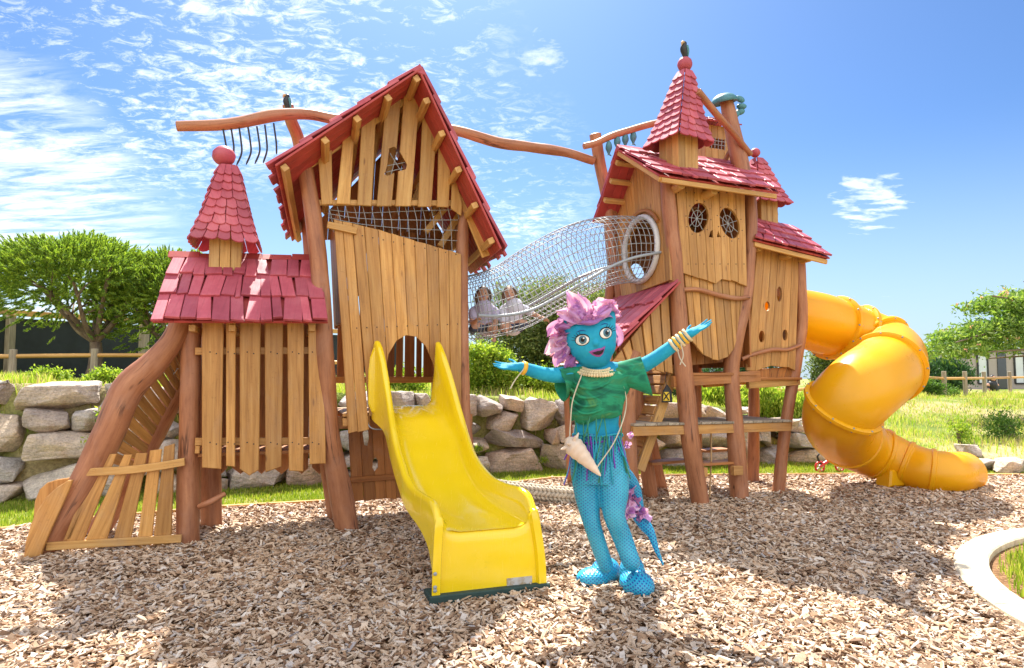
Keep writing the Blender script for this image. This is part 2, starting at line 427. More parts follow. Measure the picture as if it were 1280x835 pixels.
skyc = mixc(nt, sky.outputs[0], (.82 / 7, 1.03 / 7, 1.22 / 7), 1.0, 'MULTIPLY')
gm = nd(nt, 'ShaderNodeGamma'); gm.inputs[1].default_value = 1.30; lk(nt, skyc, gm.inputs[0])
skyc = mixc(nt, gm.outputs[0], (6.6, 6.6, 6.6), 1.0, 'MULTIPLY')
low = nd(nt, 'ShaderNodeMapRange'); lk(nt, sep.outputs[2], low.inputs[0]); low.inputs[1].default_value = -.02; low.inputs[2].default_value = .35; low.inputs[3].default_value = .0; low.inputs[4].default_value = 1
low.interpolation_type = 'SMOOTHSTEP'; low.inputs[3].default_value = .72; low.inputs[4].default_value = 0
skyc = mixc(nt, skyc, (5.6, 7.0, 8.3), low.outputs[0])
# unseen bright cloud bank, added behind the camera to fill the shaded fronts
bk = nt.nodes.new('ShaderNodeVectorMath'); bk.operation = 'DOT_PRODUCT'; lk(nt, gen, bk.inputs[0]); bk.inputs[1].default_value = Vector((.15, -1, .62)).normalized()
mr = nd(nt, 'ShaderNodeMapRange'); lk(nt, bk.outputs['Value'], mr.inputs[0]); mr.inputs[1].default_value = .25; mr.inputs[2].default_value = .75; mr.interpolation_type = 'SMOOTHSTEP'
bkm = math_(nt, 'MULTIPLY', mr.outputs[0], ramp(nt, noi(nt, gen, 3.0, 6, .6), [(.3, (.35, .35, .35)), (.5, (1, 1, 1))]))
skyc = mixc(nt, skyc, (FILL_CLOUD * .97, FILL_CLOUD * .98, FILL_CLOUD), bkm)
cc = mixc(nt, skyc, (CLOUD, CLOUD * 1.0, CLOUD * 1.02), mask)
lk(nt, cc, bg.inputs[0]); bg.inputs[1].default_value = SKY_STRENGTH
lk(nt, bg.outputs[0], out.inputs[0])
sl = bpy.data.lights.new('sun', 'SUN'); sl.energy = SUN_E; sl.angle = R(.6); sl.color = (1, .95, .86)
so = bpy.data.objects.new('sun', sl); COL.objects.link(so); so.location = SUNV * 30
so.rotation_euler = SUNV.to_track_quat('Z', 'Y').to_euler()
cam = bpy.data.cameras.new('camera'); co = bpy.data.objects.new('camera', cam); COL.objects.link(co)
cam.sensor_width = 36; cam.lens = 36 * FPX / 1280; cam.clip_end = 2000; cam.clip_start = .05
co.location = EYE; co.rotation_euler = (PI / 2 + PITCH, 0, 0); SC.camera = co
vs = SC.view_settings; vs.view_transform = 'Standard'; vs.look = 'None'; vs.exposure = EXPOSURE; vs.gamma = 1; vs.use_curve_mapping = False
SC.cycles.use_denoising = True; SC.cycles.max_bounces = 8; SC.cycles.diffuse_bounces = 4; SC.cycles.transparent_max_bounces = 6

# ---- the line of the boulder wall and the rising ground behind it
WL = [(-14, 4.2, 1.35), (-9, 6.0, 1.35), (-5.61, 7.2, 1.36), (-3.36, 8.1, 1.25), (-.46, 9.35, 1.12), (1.95, 9.95, 1.02), (3.6, 10.25, .92), (4.6, 10.4, .50), (5.6, 10.35, .30), (6.6, 9.9, .2), (8.0, 9.2, .16), (11, 8.6, .16), (18, 8.6, .16)]
WLa = np.array(WL)
def wl_dist(X, Y):
    """signed distance behind the wall line and the wall height there"""
    X = np.asarray(X, float); Y = np.asarray(Y, float)
    best = np.full(X.shape, 1e9); sg = np.zeros(X.shape); hh = np.zeros(X.shape)
    for i in range(len(WLa) - 1):
        ax, ay, ah = WLa[i]; bx, by, bh = WLa[i + 1]; dx, dy = bx - ax, by - ay; L2 = dx * dx + dy * dy
        t = np.clip(((X - ax) * dx + (Y - ay) * dy) / L2, 0, 1)
        d = np.hypot(X - ax - t * dx, Y - ay - t * dy)
        s = np.sign(dx * (Y - ay) - dy * (X - ax)); m = d < best
        best = np.where(m, d, best); sg = np.where(m, s, sg); hh = np.where(m, ah + (bh - ah) * t, hh)
    return best * sg, hh
def sstep(x): x = np.clip(x, 0, 1); return x * x * (3 - 2 * x)
def pnoise(X, Y, s, seed=0):
    return (np.sin(X * s + 1.3 * seed + 1.7 * np.sin(Y * s * .7 + seed)) + np.sin(Y * s * 1.3 + 2.1 * seed + 1.3 * np.sin(X * s * .9))) * .5
def height(X, Y):
    X = np.asarray(X, float); Y = np.asarray(Y, float)
    d, h = wl_dist(X, Y)
    far = 1.34 + (.84 - 1.34) * sstep((X - 0) / 6.0)
    z = h * sstep((d - .12) / .3) * .97 + (far - h) * sstep((d - .2) / 6.5)
    z = np.where(d > .12, z + .05 * pnoise(X, Y, 1.1, 2) * sstep(d / 2), 0)
    z = np.where(d > 8, z - .004 * (d - 8), z)
    return z
def hz(x, y): return float(height(np.array([x]), np.array([y]))[0])

# ---- chip bed outline
edge_px = [(-60, 676), (0, 667), (120, 652), (280, 638), (420, 630), (500, 625), (600, 612), (690, 601), (800, 598), (930, 597), (1080, 596), (1300, 597)]
EDGE = [pz(*q) for q in edge_px]
def edge_y(X):
    xs = [-30] + [q.x for q in EDGE] + [30]; ys = [-1.0] + [q.y for q in EDGE] + [9.0]
    return np.interp(X, xs, ys)
KC, KR = (5.34, 3.35), 2.55

def soil_mat():
    m, nt, out = nt_new('turf soil'); tc = nt.nodes.new('ShaderNodeTexCoord'); o = tc.outputs['Object']
    c = ramp(nt, noi(nt, o, .55, 6, .6), [(.35, (.11, .16, .03)), (.47, (.22, .25, .06)), (.58, (.38, .32, .16)), (.75, (.46, .34, .22))])
    c = mixc(nt, c, ramp(nt, noi(nt, o, 26, 4, .7), [(.3, (.55, .55, .55)), (.7, (1.3, 1.3, 1.3))]), 1, 'MULTIPLY')
    finish(nt, out, c, .95, noi(nt, o, 30, 4), .6, .04, .1); return m
def axis(lo, hi, a, b, fine):
    q = list(np.arange(a, b + 1e-6, fine)); s = fine; x = a
    pre = []
    while x > lo: s *= 1.25; x -= s; pre.append(x)
    s = fine; x = q[-1]; post = []
    while x < hi: s *= 1.25; x += s; post.append(x)
    return np.array(pre[::-1] + q + post)
gx = axis(-900, 900, -13, 13, .12); gy = axis(-300, 1500, -1, 24, .12)
GX, GY = np.meshgrid(gx, gy); GZ = height(GX, GY)
nx, ny = len(gx), len(gy)
idx = np.arange(nx * ny).reshape(ny, nx)
F = np.stack([idx[:-1, :-1], idx[:-1, 1:], idx[1:, 1:], idx[1:, :-1]], -1).reshape(-1, 4)
g = np_mesh('ground', np.stack([GX, GY, GZ], -1).reshape(-1, 3), F, soil_mat(), smooth=True); struct(g)

# chip bed base sheet
def chip_mat(name, base=False):
    m, nt, out = nt_new(name); tc = nt.nodes.new('ShaderNodeTexCoord'); geo = nt.nodes.new('ShaderNodeNewGeometry')
    if base:
        f = noi(nt, tc.outputs['Object'], 38, 5, .7)
        c = ramp(nt, f, [(.3, (.07, .035, .018)), (.5, (.22, .12, .06)), (.7, (.42, .26, .14))])
        finish(nt, out, c, .95, f, .8, .02, .1); return m
    i = geo.outputs['Random Per Island']
    c = ramp(nt, i, [(0, (.14, .08, .05)), (.10, (.32, .19, .11)), (.3, (.52, .36, .23)), (.55, (.63, .48, .34)), (.8, (.69, .56, .43)), (.94, (.74, .67, .59)), (1, (.36, .33, .33))])
    c = mixc(nt, c, ramp(nt, noi(nt, tc.outputs['Object'], 60, 4, .7), [(.3, (.72, .70, .68)), (.7, (1.12, 1.1, 1.1))]), 1, 'MULTIPLY')
    c = mixc(nt, c, ramp(nt, noi(nt, tc.outputs['Object'], .8, 4, .6), [(.3, (.86, .86, .88)), (.7, (1.08, 1.06, 1.03))]), 1, 'MULTIPLY')
    finish(nt, out, c, .75, noi(nt, tc.outputs['Object'], 120, 3), .4, .004, .25); return m
bx = np.linspace(-12, 13, 200)
V = []; 
for x in bx: V += [(x, -3.0, .012), (x, float(edge_y(x)), .012)]
F = [(2 * i, 2 * i + 2, 2 * i + 3, 2 * i + 1) for i in range(len(bx) - 1)]
struct(np_mesh('wood_chip_bed', V, F, chip_mat('chip litter', True)))

# loose chips, piled two or three deep: one body of stuff
def chips():
    dens = 2700 if FULL else 900
    P = []
    # sample by distance bands so that far chips are not wasted
    for (y0, y1, k) in ((1.9, 4.4, 1.0), (4.4, 6.4, .72), (6.4, 9.3, .5)):
        xm = y1 * .86 + .3
        n = int(2 * xm * (y1 - y0) * dens * k)
        x = rs.uniform(-xm, xm, n); y = rs.uniform(y0, y1, n)
        ok = (y < edge_y(x) - .01) & (np.abs(x) < y * .86 + .3) & (np.hypot(x - KC[0], y - KC[1]) > KR + .0)
        P.append(np.stack([x[ok], y[ok], np.full(ok.sum(), 1 / math.sqrt(k))], 1))
    P = np.concatenate(P); n = len(P)
    L = rs.choice([.5, .8, 1, 1, 1.25], n) * rs.uniform(.026, .056, n) * (.65 + .35 * P[:, 2]) * np.where(rs.rand(n) < .06, 1.5, 1); Wd = L * rs.uniform(.22, .55, n); T = rs.uniform(.0025, .007, n)
    yaw = rs.uniform(0, 2 * PI, n); pit = rs.normal(0, .33, n); rol = rs.normal(0, .45, n)
    cy, sy, cp, sp, cr, sr = np.cos(yaw), np.sin(yaw), np.cos(pit), np.sin(pit), np.cos(rol), np.sin(rol)
    a = np.stack([cy * cp, sy * cp, sp], 1); b0 = np.stack([-sy, cy, 0 * cy], 1); c0 = np.cross(a, b0)
    b = b0 * cr[:, None] + c0 * sr[:, None]; c = np.cross(a, b)
    z = .02 + rs.uniform(0, .028, n) + .012 * pnoise(P[:, 0], P[:, 1], 3.1, 1)
    C = np.stack([P[:, 0], P[:, 1], z], 1)
    cor = []
    tp = rs.uniform(.45, 1, (n, 1)); sk = rs.uniform(-.3, .3, (n, 1)); bend = rs.uniform(0, .12, (n, 1)) * L[:, None]
    for (sx, sv, st) in ((-1, -1, 0), (1, -1, 0), (1, 1, 0), (-1, 1, 0), (-1, -1, 1), (1, -1, 1), (1, 1, 1), (-1, 1, 1)):
        wv = Wd[:, None] * .5 * sv * (tp if sx > 0 else 1)
        q = C + a * (L[:, None] * .5 * sx * (1 + sk * sv)) + b * wv + c * (T[:, None] * (st - .5))
        cor.append(q)
    V = np.stack(cor, 1).reshape(-1, 3)
    f = np.array([(0, 3, 2, 1), (4, 5, 6, 7), (0, 1, 5, 4), (1, 2, 6, 5), (2, 3, 7, 6), (3, 0, 4, 7)])
    F = (f[None] + (np.arange(n) * 8)[:, None, None]).reshape(-1, 4)
    o = np_mesh('wood_chips', V, F, chip_mat('wood chip')); o['kind'] = 'stuff'; o['label'] = 'pale shredded wood chips covering the play area'
chips()

# pale edging between chips and lawn, and the round kerb at the right
KW = .24
conc = paint_mat('pale concrete', (.66, .56, .40), .85, .22, .6, 9, 0)
mb = MB()
ed = [Vector((q.x, q.y, 0)) for q in EDGE]
for i in range(len(ed) - 1): bar(mb, ed[i] + UP * .02, ed[i + 1] + UP * .02, .07, .045)
struct(mb.build('edging', M['plank_pale']))
mb = MB(); n = 30
for k in range(n):
    a0 = R(75) + R(200) * k / n; a1 = R(75) + R(200) * (k + .985) / n
    pts = []
    for rr_, (aa, bb) in ((KR, (a0, a1)), (KR - .21, (a1, a0))):
        for t in (0, .5, 1): an = aa + (bb - aa) * t; pts.append(Vector((KC[0] + rr_ * math.cos(an), KC[1] + rr_ * math.sin(an), -.05)))
    prism(mb, pts, (0, 0, .115), .012)
struct(mb.build('kerb', conc))

# ---- grass
M['grass'] = leaf_mat('grass', [(.13, .20, .02), (.20, .30, .03), (.34, .42, .05), (.48, .46, .14)], .4, .6)
M['bank'] = leaf_mat('bank grass', [(.17, .27, .03), (.28, .42, .04), (.42, .50, .07), (.56, .52, .20), (.55, .42, .28)], .42, 1.1)
def blades(name, X, Y, Z, h, w, lean=.35, mat=None):
    n = len(X); h = h * rs.uniform(.5, 1.25, n); an = rs.uniform(0, 2 * PI, n); la = rs.uniform(0, 2 * PI, n); ln = rs.rand(n) * lean * h
    dx, dy = np.cos(an) * w * .5, np.sin(an) * w * .5; lx, ly = np.cos(la) * ln, np.sin(la) * ln
    b = np.stack([X, Y, Z - .01], 1)
    o1 = np.stack([dx, dy, 0 * dx], 1)
    mid = b + np.stack([lx * .4, ly * .4, h * .6], 1); tip = b + np.stack([lx, ly, h], 1)
    V = np.stack([b - o1, b + o1, mid + o1 * .7, mid - o1 * .7, tip], 1).reshape(-1, 3)
    k = (np.arange(n) * 5)[:, None]
    F = np.concatenate([k + np.array([0, 1, 2]), k + np.array([0, 2, 3]), k + np.array([3, 2, 4])], 0)
    return np_mesh(name, V, F, mat or M['grass'])
def scatter(n, x0, x1, y0, y1, cond):
    x = rs.uniform(x0, x1, n); y = rs.uniform(y0, y1, n); ok = cond(x, y); return x[ok], y[ok]
q = 1.0 if FULL else .35
x, y = scatter(int(330000 * q), -8.5, 10.5, 4, 10.6, lambda x, y: (y > edge_y(x) + .02) & (wl_dist(x, y)[0] < .12) & (np.abs(x) < y * .86 + .4))
o = blades('lawn_grass', x, y, 0 * x, .055, .010); o['kind'] = 'stuff'; o['label'] = 'short mown lawn strip between the chips and the boulders'
x, y = scatter(int(230000 * q), -12, 16, 6, 23, lambda x, y: (wl_dist(x, y)[0] > .22) & (np.abs(x) < y * .86 + .4) & (rs.rand(len(x)) < .25 + .75 * (pnoise(x, y, 1.7, 4) > -.35)) & (rs.rand(len(x)) < np.clip(11.5 / y, 0, 1) ** 1.3))
o = blades('bank_grass', x, y, height(x, y), .075 + .07 * (pnoise(x, y, 2.3, 7) > .25), .015, .6, M['bank']); o['kind'] = 'stuff'; o['label'] = 'rough grass on the bank behind the boulder wall'
x, y = scatter(int(90000 * q), 2.6, 6, 2, 7, lambda x, y: np.hypot(x - KC[0], y - KC[1]) < KR - .25 - .25 * rs.rand(len(x)))
o = blades('bed_grass', x, y, 0 * x + .02, .07, .01); o['kind'] = 'stuff'; o['label'] = 'grass growing inside the curved kerb'
# ================================================================ BOULDER WALL
def rock_mat():
    m, nt, out = nt_new('boulder stone'); tc = nt.nodes.new('ShaderNodeTexCoord'); o = tc.outputs['Object']
    geo = nt.nodes.new('ShaderNodeNewGeometry'); isl = geo.outputs['Random Per Island']
    oi = nt.nodes.new('ShaderNodeObjectInfo').outputs['Random']
    base = ramp(nt, math_(nt, 'FRACT', math_(nt, 'ADD', isl, oi)), [(0, (.36, .34, .34)), (.22, (.56, .48, .41)), (.42, (.46, .46, .47)), (.60, (.62, .53, .43)), (.78, (.42, .45, .49)), (.92, (.68, .62, .54)), (1, (.54, .41, .33))])
    n1 = noi(nt, o, 3.5, 8, .68, .6)
    c = mixc(nt, base, ramp(nt, n1, [(.25, (.48, .42, .38)), (.45, (.9, .86, .84)), (.6, (1.15, 1.08, 1.0)), (.78, (1.5, 1.35, 1.15))]), 1, 'MULTIPLY')
    st = ramp(nt, noi(nt, o, 1.8, 5, .6, 1.0), [(.55, (0, 0, 0)), (.68, (1, 1, 1))])
    c = mixc(nt, c, (.42, .24, .13), math_(nt, 'MULTIPLY', st, .45))
    sp = ramp(nt, noi(nt, o, 42, 4, .75), [(.3, (.62, .62, .62)), (.6, (1.1, 1.1, 1.1))])
    c = mixc(nt, c, sp, 1, 'MULTIPLY')
    b = math_(nt, 'ADD', math_(nt, 'MULTIPLY', noi(nt, o, 9, 8, .7), 1), math_(nt, 'MULTIPLY', noi(nt, vmap(nt, o, (2, 2, 9)), 3, 5, .6), 1))
    finish(nt, out, c, .88, b, .9, .05, .2); return m
M['rock'] = rock_mat()
def rock_bm(w, d, h, seed, sub=2):
    """broken block: hull of jittered points, bevelled, then weathered"""
    r = random.Random(seed); bm = bmesh.new(); pts = []
    for i in range(19):
        q = Vector((r.uniform(-1, 1), r.uniform(-1, 1), r.uniform(-1, 1)))
        m = max(abs(q.x), abs(q.y), abs(q.z)); q /= m
        q = q * (1 - r.random() * .20)
        l = q.length
        if l > 1.46: q *= 1.46 / l
        pts.append(bm.verts.new((q.x * w / 2, q.y * d / 2, q.z * h / 2)))
    res = bmesh.ops.convex_hull(bm, input=pts)
    kill = [e for e in set(res['geom_interior'] + res['geom_unused']) if isinstance(e, bmesh.types.BMVert)]
    if kill: bmesh.ops.delete(bm, geom=kill, context='VERTS')
    bmesh.ops.dissolve_limit(bm, angle_limit=R(13), verts=bm.verts[:], edges=bm.edges[:])
    bmesh.ops.bevel(bm, geom=bm.edges[:], offset=min(w, h) * .025, segments=1, affect='EDGES', clamp_overlap=True)
    bmesh.ops.triangulate(bm, faces=bm.faces[:])
    for _ in range(sub):
        bmesh.ops.subdivide_edges(bm, edges=bm.edges[:], cuts=1, use_grid_fill=True)
    bmesh.ops.recalc_face_normals(bm, faces=bm.faces[:])
    bm.normal_update(); sv = Vector((seed * 1.37 % 50, seed * .71 % 50, 0)); A = min(w, h)
    mv = []
    for v in bm.verts:
        p = v.co
        n = noise.fractal(p * 3.0 + sv, .9, 2.0, 4) * .028 * A / .35 + noise.noise(Vector((p.x * 3, p.y * 3, p.z * 16)) + sv) * .012
        mv.append(v.normal * n)
    for v, m_ in zip(bm.verts, mv): v.co += m_
    return bm
def rock_obj(name, c, w, d, h, rot, seed, parent=None, sub=2):
    bm = rock_bm(w, d, h, seed, sub); me = bpy.data.meshes.new(name); bm.to_mesh(me); bm.free()
    me.materials.append(M['rock'])
    me.transform(rot.to_4x4()); me.polygons.foreach_set('use_smooth', [True] * len(me.polygons))
    o = bpy.data.objects.new(name, me); COL.objects.link(o); o.location = c
    if parent: o.parent = parent
    smooth_by_angle(o, 38)
    return o
wall = thing('boulder_wall', 'dry stacked retaining wall of large rough boulders behind the play structure', 'stone wall')
Ls = [0]
for i in range(len(WL) - 1): Ls.append(Ls[-1] + math.hypot(WL[i + 1][0] - WL[i][0], WL[i + 1][1] - WL[i][1]))
def wl_at(s):
    for i in range(len(WL) - 1):
        if s <= Ls[i + 1] or i == len(WL) - 2:
            t = (s - Ls[i]) / (Ls[i + 1] - Ls[i]); a, b = WL[i], WL[i + 1]
            p = Vector((a[0] + (b[0] - a[0]) * t, a[1] + (b[1] - a[1]) * t, 0)); d = Vector((b[0] - a[0], b[1] - a[1], 0)).normalized()
            return p, d, a[2] + (b[2] - a[2]) * t
s_vis0 = Ls[1] + .9
for i in range(len(WL)):
    if WL[i][0] == 5.6: s_vis1 = Ls[i] + .2
wr = random.Random(21); bl = []
# skyline packing: each boulder is set on the lowest place of the pile so far
res = .05; N = int((s_vis1 - s_vis0) / res); prof = [0.0 - .06] * N
def tgt(i): return wl_at(s_vis0 + i * res)[2]
guard = 0
while guard < 600:
    guard += 1
    gaps = [(prof[i] / max(.2, tgt(i)), i) for i in range(N) if prof[i] < tgt(i) - .10]
    if not gaps: break
    mn = min(gaps)[1]
    lvl = prof[mn]; a = mn; b = mn
    wmax = wr.uniform(.42, .86) if wr.random() > .22 else wr.uniform(.25, .42)
    while b + 1 < N and prof[b + 1] < lvl + .07 and (b + 1 - a) * res < wmax: b += 1
    while a - 1 >= 0 and prof[a - 1] < lvl + .07 and (b - a + 1) * res < wmax: a -= 1
    if a > 0 and (a and prof[a - 1] >= lvl + .07): pass
    # do not leave slivers
    k = 0
    while b + 1 < N and k < 4 and prof[b + 1] < lvl + .07: b += 1; k += 1
    if b + 1 < N and prof[b + 1] < lvl + .07: b -= k
    wdt = (b - a + 1) * res; base = max(prof[i] for i in range(a, b + 1)); lo = min(prof[i] for i in range(a, b + 1))
    rem = min(tgt(i) for i in range(a, b + 1)) - lo
    if wdt < .16: hgt = max(.06, min(prof[a - 1] if a else 9, prof[b + 1] if b + 1 < N else 9) - lo) if True else 0
    else: hgt = min(wdt * wr.uniform(.5, .95), wr.uniform(.24, .46))
    hgt = max(.10, min(hgt, max(rem, .14)))
    if rem - hgt < .12 and rem < .55: hgt = max(rem, .12)
    bl.append((s_vis0 + (a + b + 1) / 2 * res, lo, wdt, hgt))
    for i in range(a, b + 1): prof[i] = lo + hgt
bl.sort(key=lambda q: -q[2] * q[3])
small = []
for k, (s, z0, wdt, hgt) in enumerate(bl):
    p, d, H = wl_at(s); nrm = Vector((-d.y, d.x, 0))
    yaw = wr.uniform(-.12, .12); a = d * math.cos(yaw) + nrm * math.sin(yaw); b = Vector((-a.y, a.x, 0))
    rot = Matrix((a, b, UP)).transposed() @ Matrix.Rotation(wr.uniform(-.15, .15), 3, 'Y') @ Matrix.Rotation(wr.uniform(-.14, .06), 3, 'X')
    dep = wr.uniform(.45, .62)
    c = p + nrm * (.10 + (z0 + hgt / 2) * .16 + wr.uniform(-.06, .05)) + UP * (z0 + hgt / 2)
    o = rock_obj('boulder' if k < 98 else 'small_boulder', c, wdt * 1.07 + .01, dep, hgt * 1.10 + .01, rot, 100 + k, wall, 2 if wdt > .3 else 1)
    if k >= 98: small.append(o)
if small:
    bmj = bmesh.new()
    for o in small:
        me = o.data.copy(); me.transform(Matrix.Translation(o.location)); bmj.from_mesh(me); bpy.data.meshes.remove(me)
        d_ = o.data; bpy.data.objects.remove(o); bpy.data.meshes.remove(d_)
    me = bpy.data.meshes.new('packing_stones'); bmj.to_mesh(me); bmj.free(); me.materials.append(M['rock'])
    o = bpy.data.objects.new('packing_stones', me); COL.objects.link(o); o.parent = wall; o['kind'] = 'stuff'
# dark earth seen in the joints
m_, nt_, out_ = nt_new('joint earth'); finish(nt_, out_, (.06, .045, .03), .95); M['earth'] = m_
mb = MB(); ss = np.arange(s_vis0 - .2, s_vis1, .3)
for i in range(len(ss) - 1):
    p, d, H = wl_at(ss[i]); p2, d2, H2 = wl_at(ss[i + 1]); n1 = Vector((-d.y, d.x, 0)); n2 = Vector((-d2.y, d2.x, 0))
    mb.add([p + n1 * .22, p2 + n2 * .22, p2 + n2 * (.24 + H2 * .16) + UP * (H2 - .1), p + n1 * (.24 + H * .16) + UP * (H - .1), p2 + n2 * .6 + UP * (H2 - .1), p + n1 * .6 + UP * (H - .1)], [[0, 1, 2, 3], [3, 2, 4, 5]])
mb.build('earth_backing', M['earth'], wall)
# loose boulders along the foot of the bank
spots = [(1052, 577, .42, .22, 'grey boulder lying at the right end of the stone wall, behind the red toy'), (1084, 583, .5, .22, 'long flat boulder under the first bend of the yellow tube slide'), (1228, 588, .6, .2, 'flat brown boulder just past the mouth of the yellow tube slide'), (1262, 592, .62, .26, 'pale boulder at the right border, beside the lawn bank'), (1212, 582, .4, .18, 'small dark boulder touching the outlet of the yellow tube slide'), (1010, 570, .5, .3, 'rounded grey boulder where the stone wall steps down'), (1300, 590, .5, .22, 'boulder cut by the right border'), (1120, 590, .36, .16, 'little boulder half hidden under the low bend of the tube slide')]
for i, (px, py, w_, h_, lb) in enumerate(spots):
    p = pz(px, py); z = max(0, hz(p.x, p.y))
    o = rock_obj('loose_boulder', (p.x, p.y, z + h_ * .36), w_, w_ * .7, h_, Matrix.Rotation(i * 1.1 * .3, 3, 'Z'), 900 + i)
    tag(o, lb, 'boulder', 'loose boulders at the foot of the bank')

# ================================================================ PLANTS
def leaves(C, D, L, Wd, fold=.0):
    """rhombic leaves: centres C, directions D, lengths L, widths Wd -> arrays"""
    n = len(C); D = D / (np.linalg.norm(D, axis=1, keepdims=True) + 1e-9)
    r = rs.normal(size=(n, 3)); S = np.cross(D, r); S /= (np.linalg.norm(S, axis=1, keepdims=True) + 1e-9)
    L = L[:, None]; Wd = Wd[:, None]
    V = np.stack([C - D * L * .5, C + S * Wd * .5 - D * L * .05, C + D * L * .5, C - S * Wd * .5 - D * L * .05], 1).reshape(-1, 3)
    F = (np.arange(n) * 4)[:, None] + np.array([0, 1, 2, 3]); return V, F
def rnd_dir(n): d = rs.normal(size=(n, 3)); return d / np.linalg.norm(d, axis=1, keepdims=True)
def clumps_in(blobs, n, shell=.55):
    """points spread through ellipsoids (centre, radii), thicker towards the outside"""
    vol = np.array([b[1][0] * b[1][1] * b[1][2] for b in blobs]) ** .8; vol /= vol.sum(); out = []; nr = []
    for b, v in zip(blobs, vol):
        k = max(3, int(n * v)); d = rnd_dir(k); r = rs.uniform(shell, 1, k) ** .7
        out.append(np.array(b[0]) + d * r[:, None] * np.array(b[1])); nr.append(d)
    return np.concatenate(out), np.concatenate(nr)
M['pine'] = leaf_mat('pine needles', [(.08, .13, .04), (.14, .24, .05), (.26, .38, .05), (.46, .56, .08)], .46, 2.2)
M['bark'] = wood_mat('rough bark', (.07, .05, .04), (.17, .12, .09), (.30, .23, .17), .9, 12, 6, False, 0)
M['bush_y'] = leaf_mat('yellow green leaves', [(.08, .16, .02), (.18, .30, .03), (.34, .46, .05), (.50, .55, .11)], .45, 2)
M['bush_g'] = leaf_mat('mid green leaves', [(.03, .08, .018), (.07, .15, .03), (.12, .23, .04), (.20, .32, .07)], .4, 2)
M['hedge'] = leaf_mat('dark hedge leaves', [(.014, .045, .02), (.025, .075, .03), (.045, .11, .035), (.08, .16, .045)], .25, 2)
M['olive'] = leaf_mat('olive green leaves', [(.05, .08, .025), (.10, .15, .04), (.17, .22, .06), (.30, .34, .11)], .35, 2)
M['silk'] = leaf_mat('silk tree leaves', [(.06, .13, .03), (.13, .23, .05), (.22, .33, .07), (.34, .42, .12)], .45, 1.5)
M['pinkf'] = leaf_mat('pink blossom', [(.55, .22, .22), (.65, .32, .28), (.7, .45, .38)], .4, 3)
def plant(name, label, cat, base, stems, blobs, mat, n_cl, per, cr, ll, lw, upbias=.3, outbias=.5, group=None, shell=.5, stem_mat=None, second=None):
    t = thing(name, label, cat, base, group)
    if stems:
        mb = MB()
        for (P, r0, r1) in stems:
            k = len(P); tube(mb, crom(P, 4), cr1([r0 + (r1 - r0) * i / (k - 1) for i in range(k)], 4), 8, 0, True, .25)
        mb.build('trunk' if 'tree' in name else 'stem', stem_mat or M['bark'], t)
    C, Nn = clumps_in(blobs, n_cl, shell)
    n = len(C) * per; off = rs.normal(size=(n, 3)) * cr * rs.uniform(.3, 1, (n, 1))
    CC = np.repeat(C, per, 0) + off
    D = rnd_dir(n) * .8 + np.repeat(Nn, per, 0) * outbias + np.array([0, 0, upbias])
    V, F = leaves(CC, D, ll * rs.uniform(.6, 1.3, n), lw * rs.uniform(.6, 1.3, n))
    if name.startswith(('shrub', 'bush', 'hedge', 'leafy')): nm = 'foliage'
    else: nm = 'crown'
    ok = np.ones(n, bool)
    np_mesh(nm, V, F, mat, t)
    if second:
        sel = rs.rand(len(CC)) < second[1]; sel &= (np.repeat(Nn, per, 0)[:, 2] > .2)
        c2 = CC[sel] + np.array([0, 0, cr * .7]); k = 5
        V, F = leaves(np.repeat(c2, k, 0) + rs.normal(size=(len(c2) * k, 3)) * .02, rnd_dir(len(c2) * k) + np.array([0, 0, .8]), np.full(len(c2) * k, second[2]), np.full(len(c2) * k, second[2] * .5))
        np_mesh('blossom', V, F, second[0], t)
    settle(t); return t
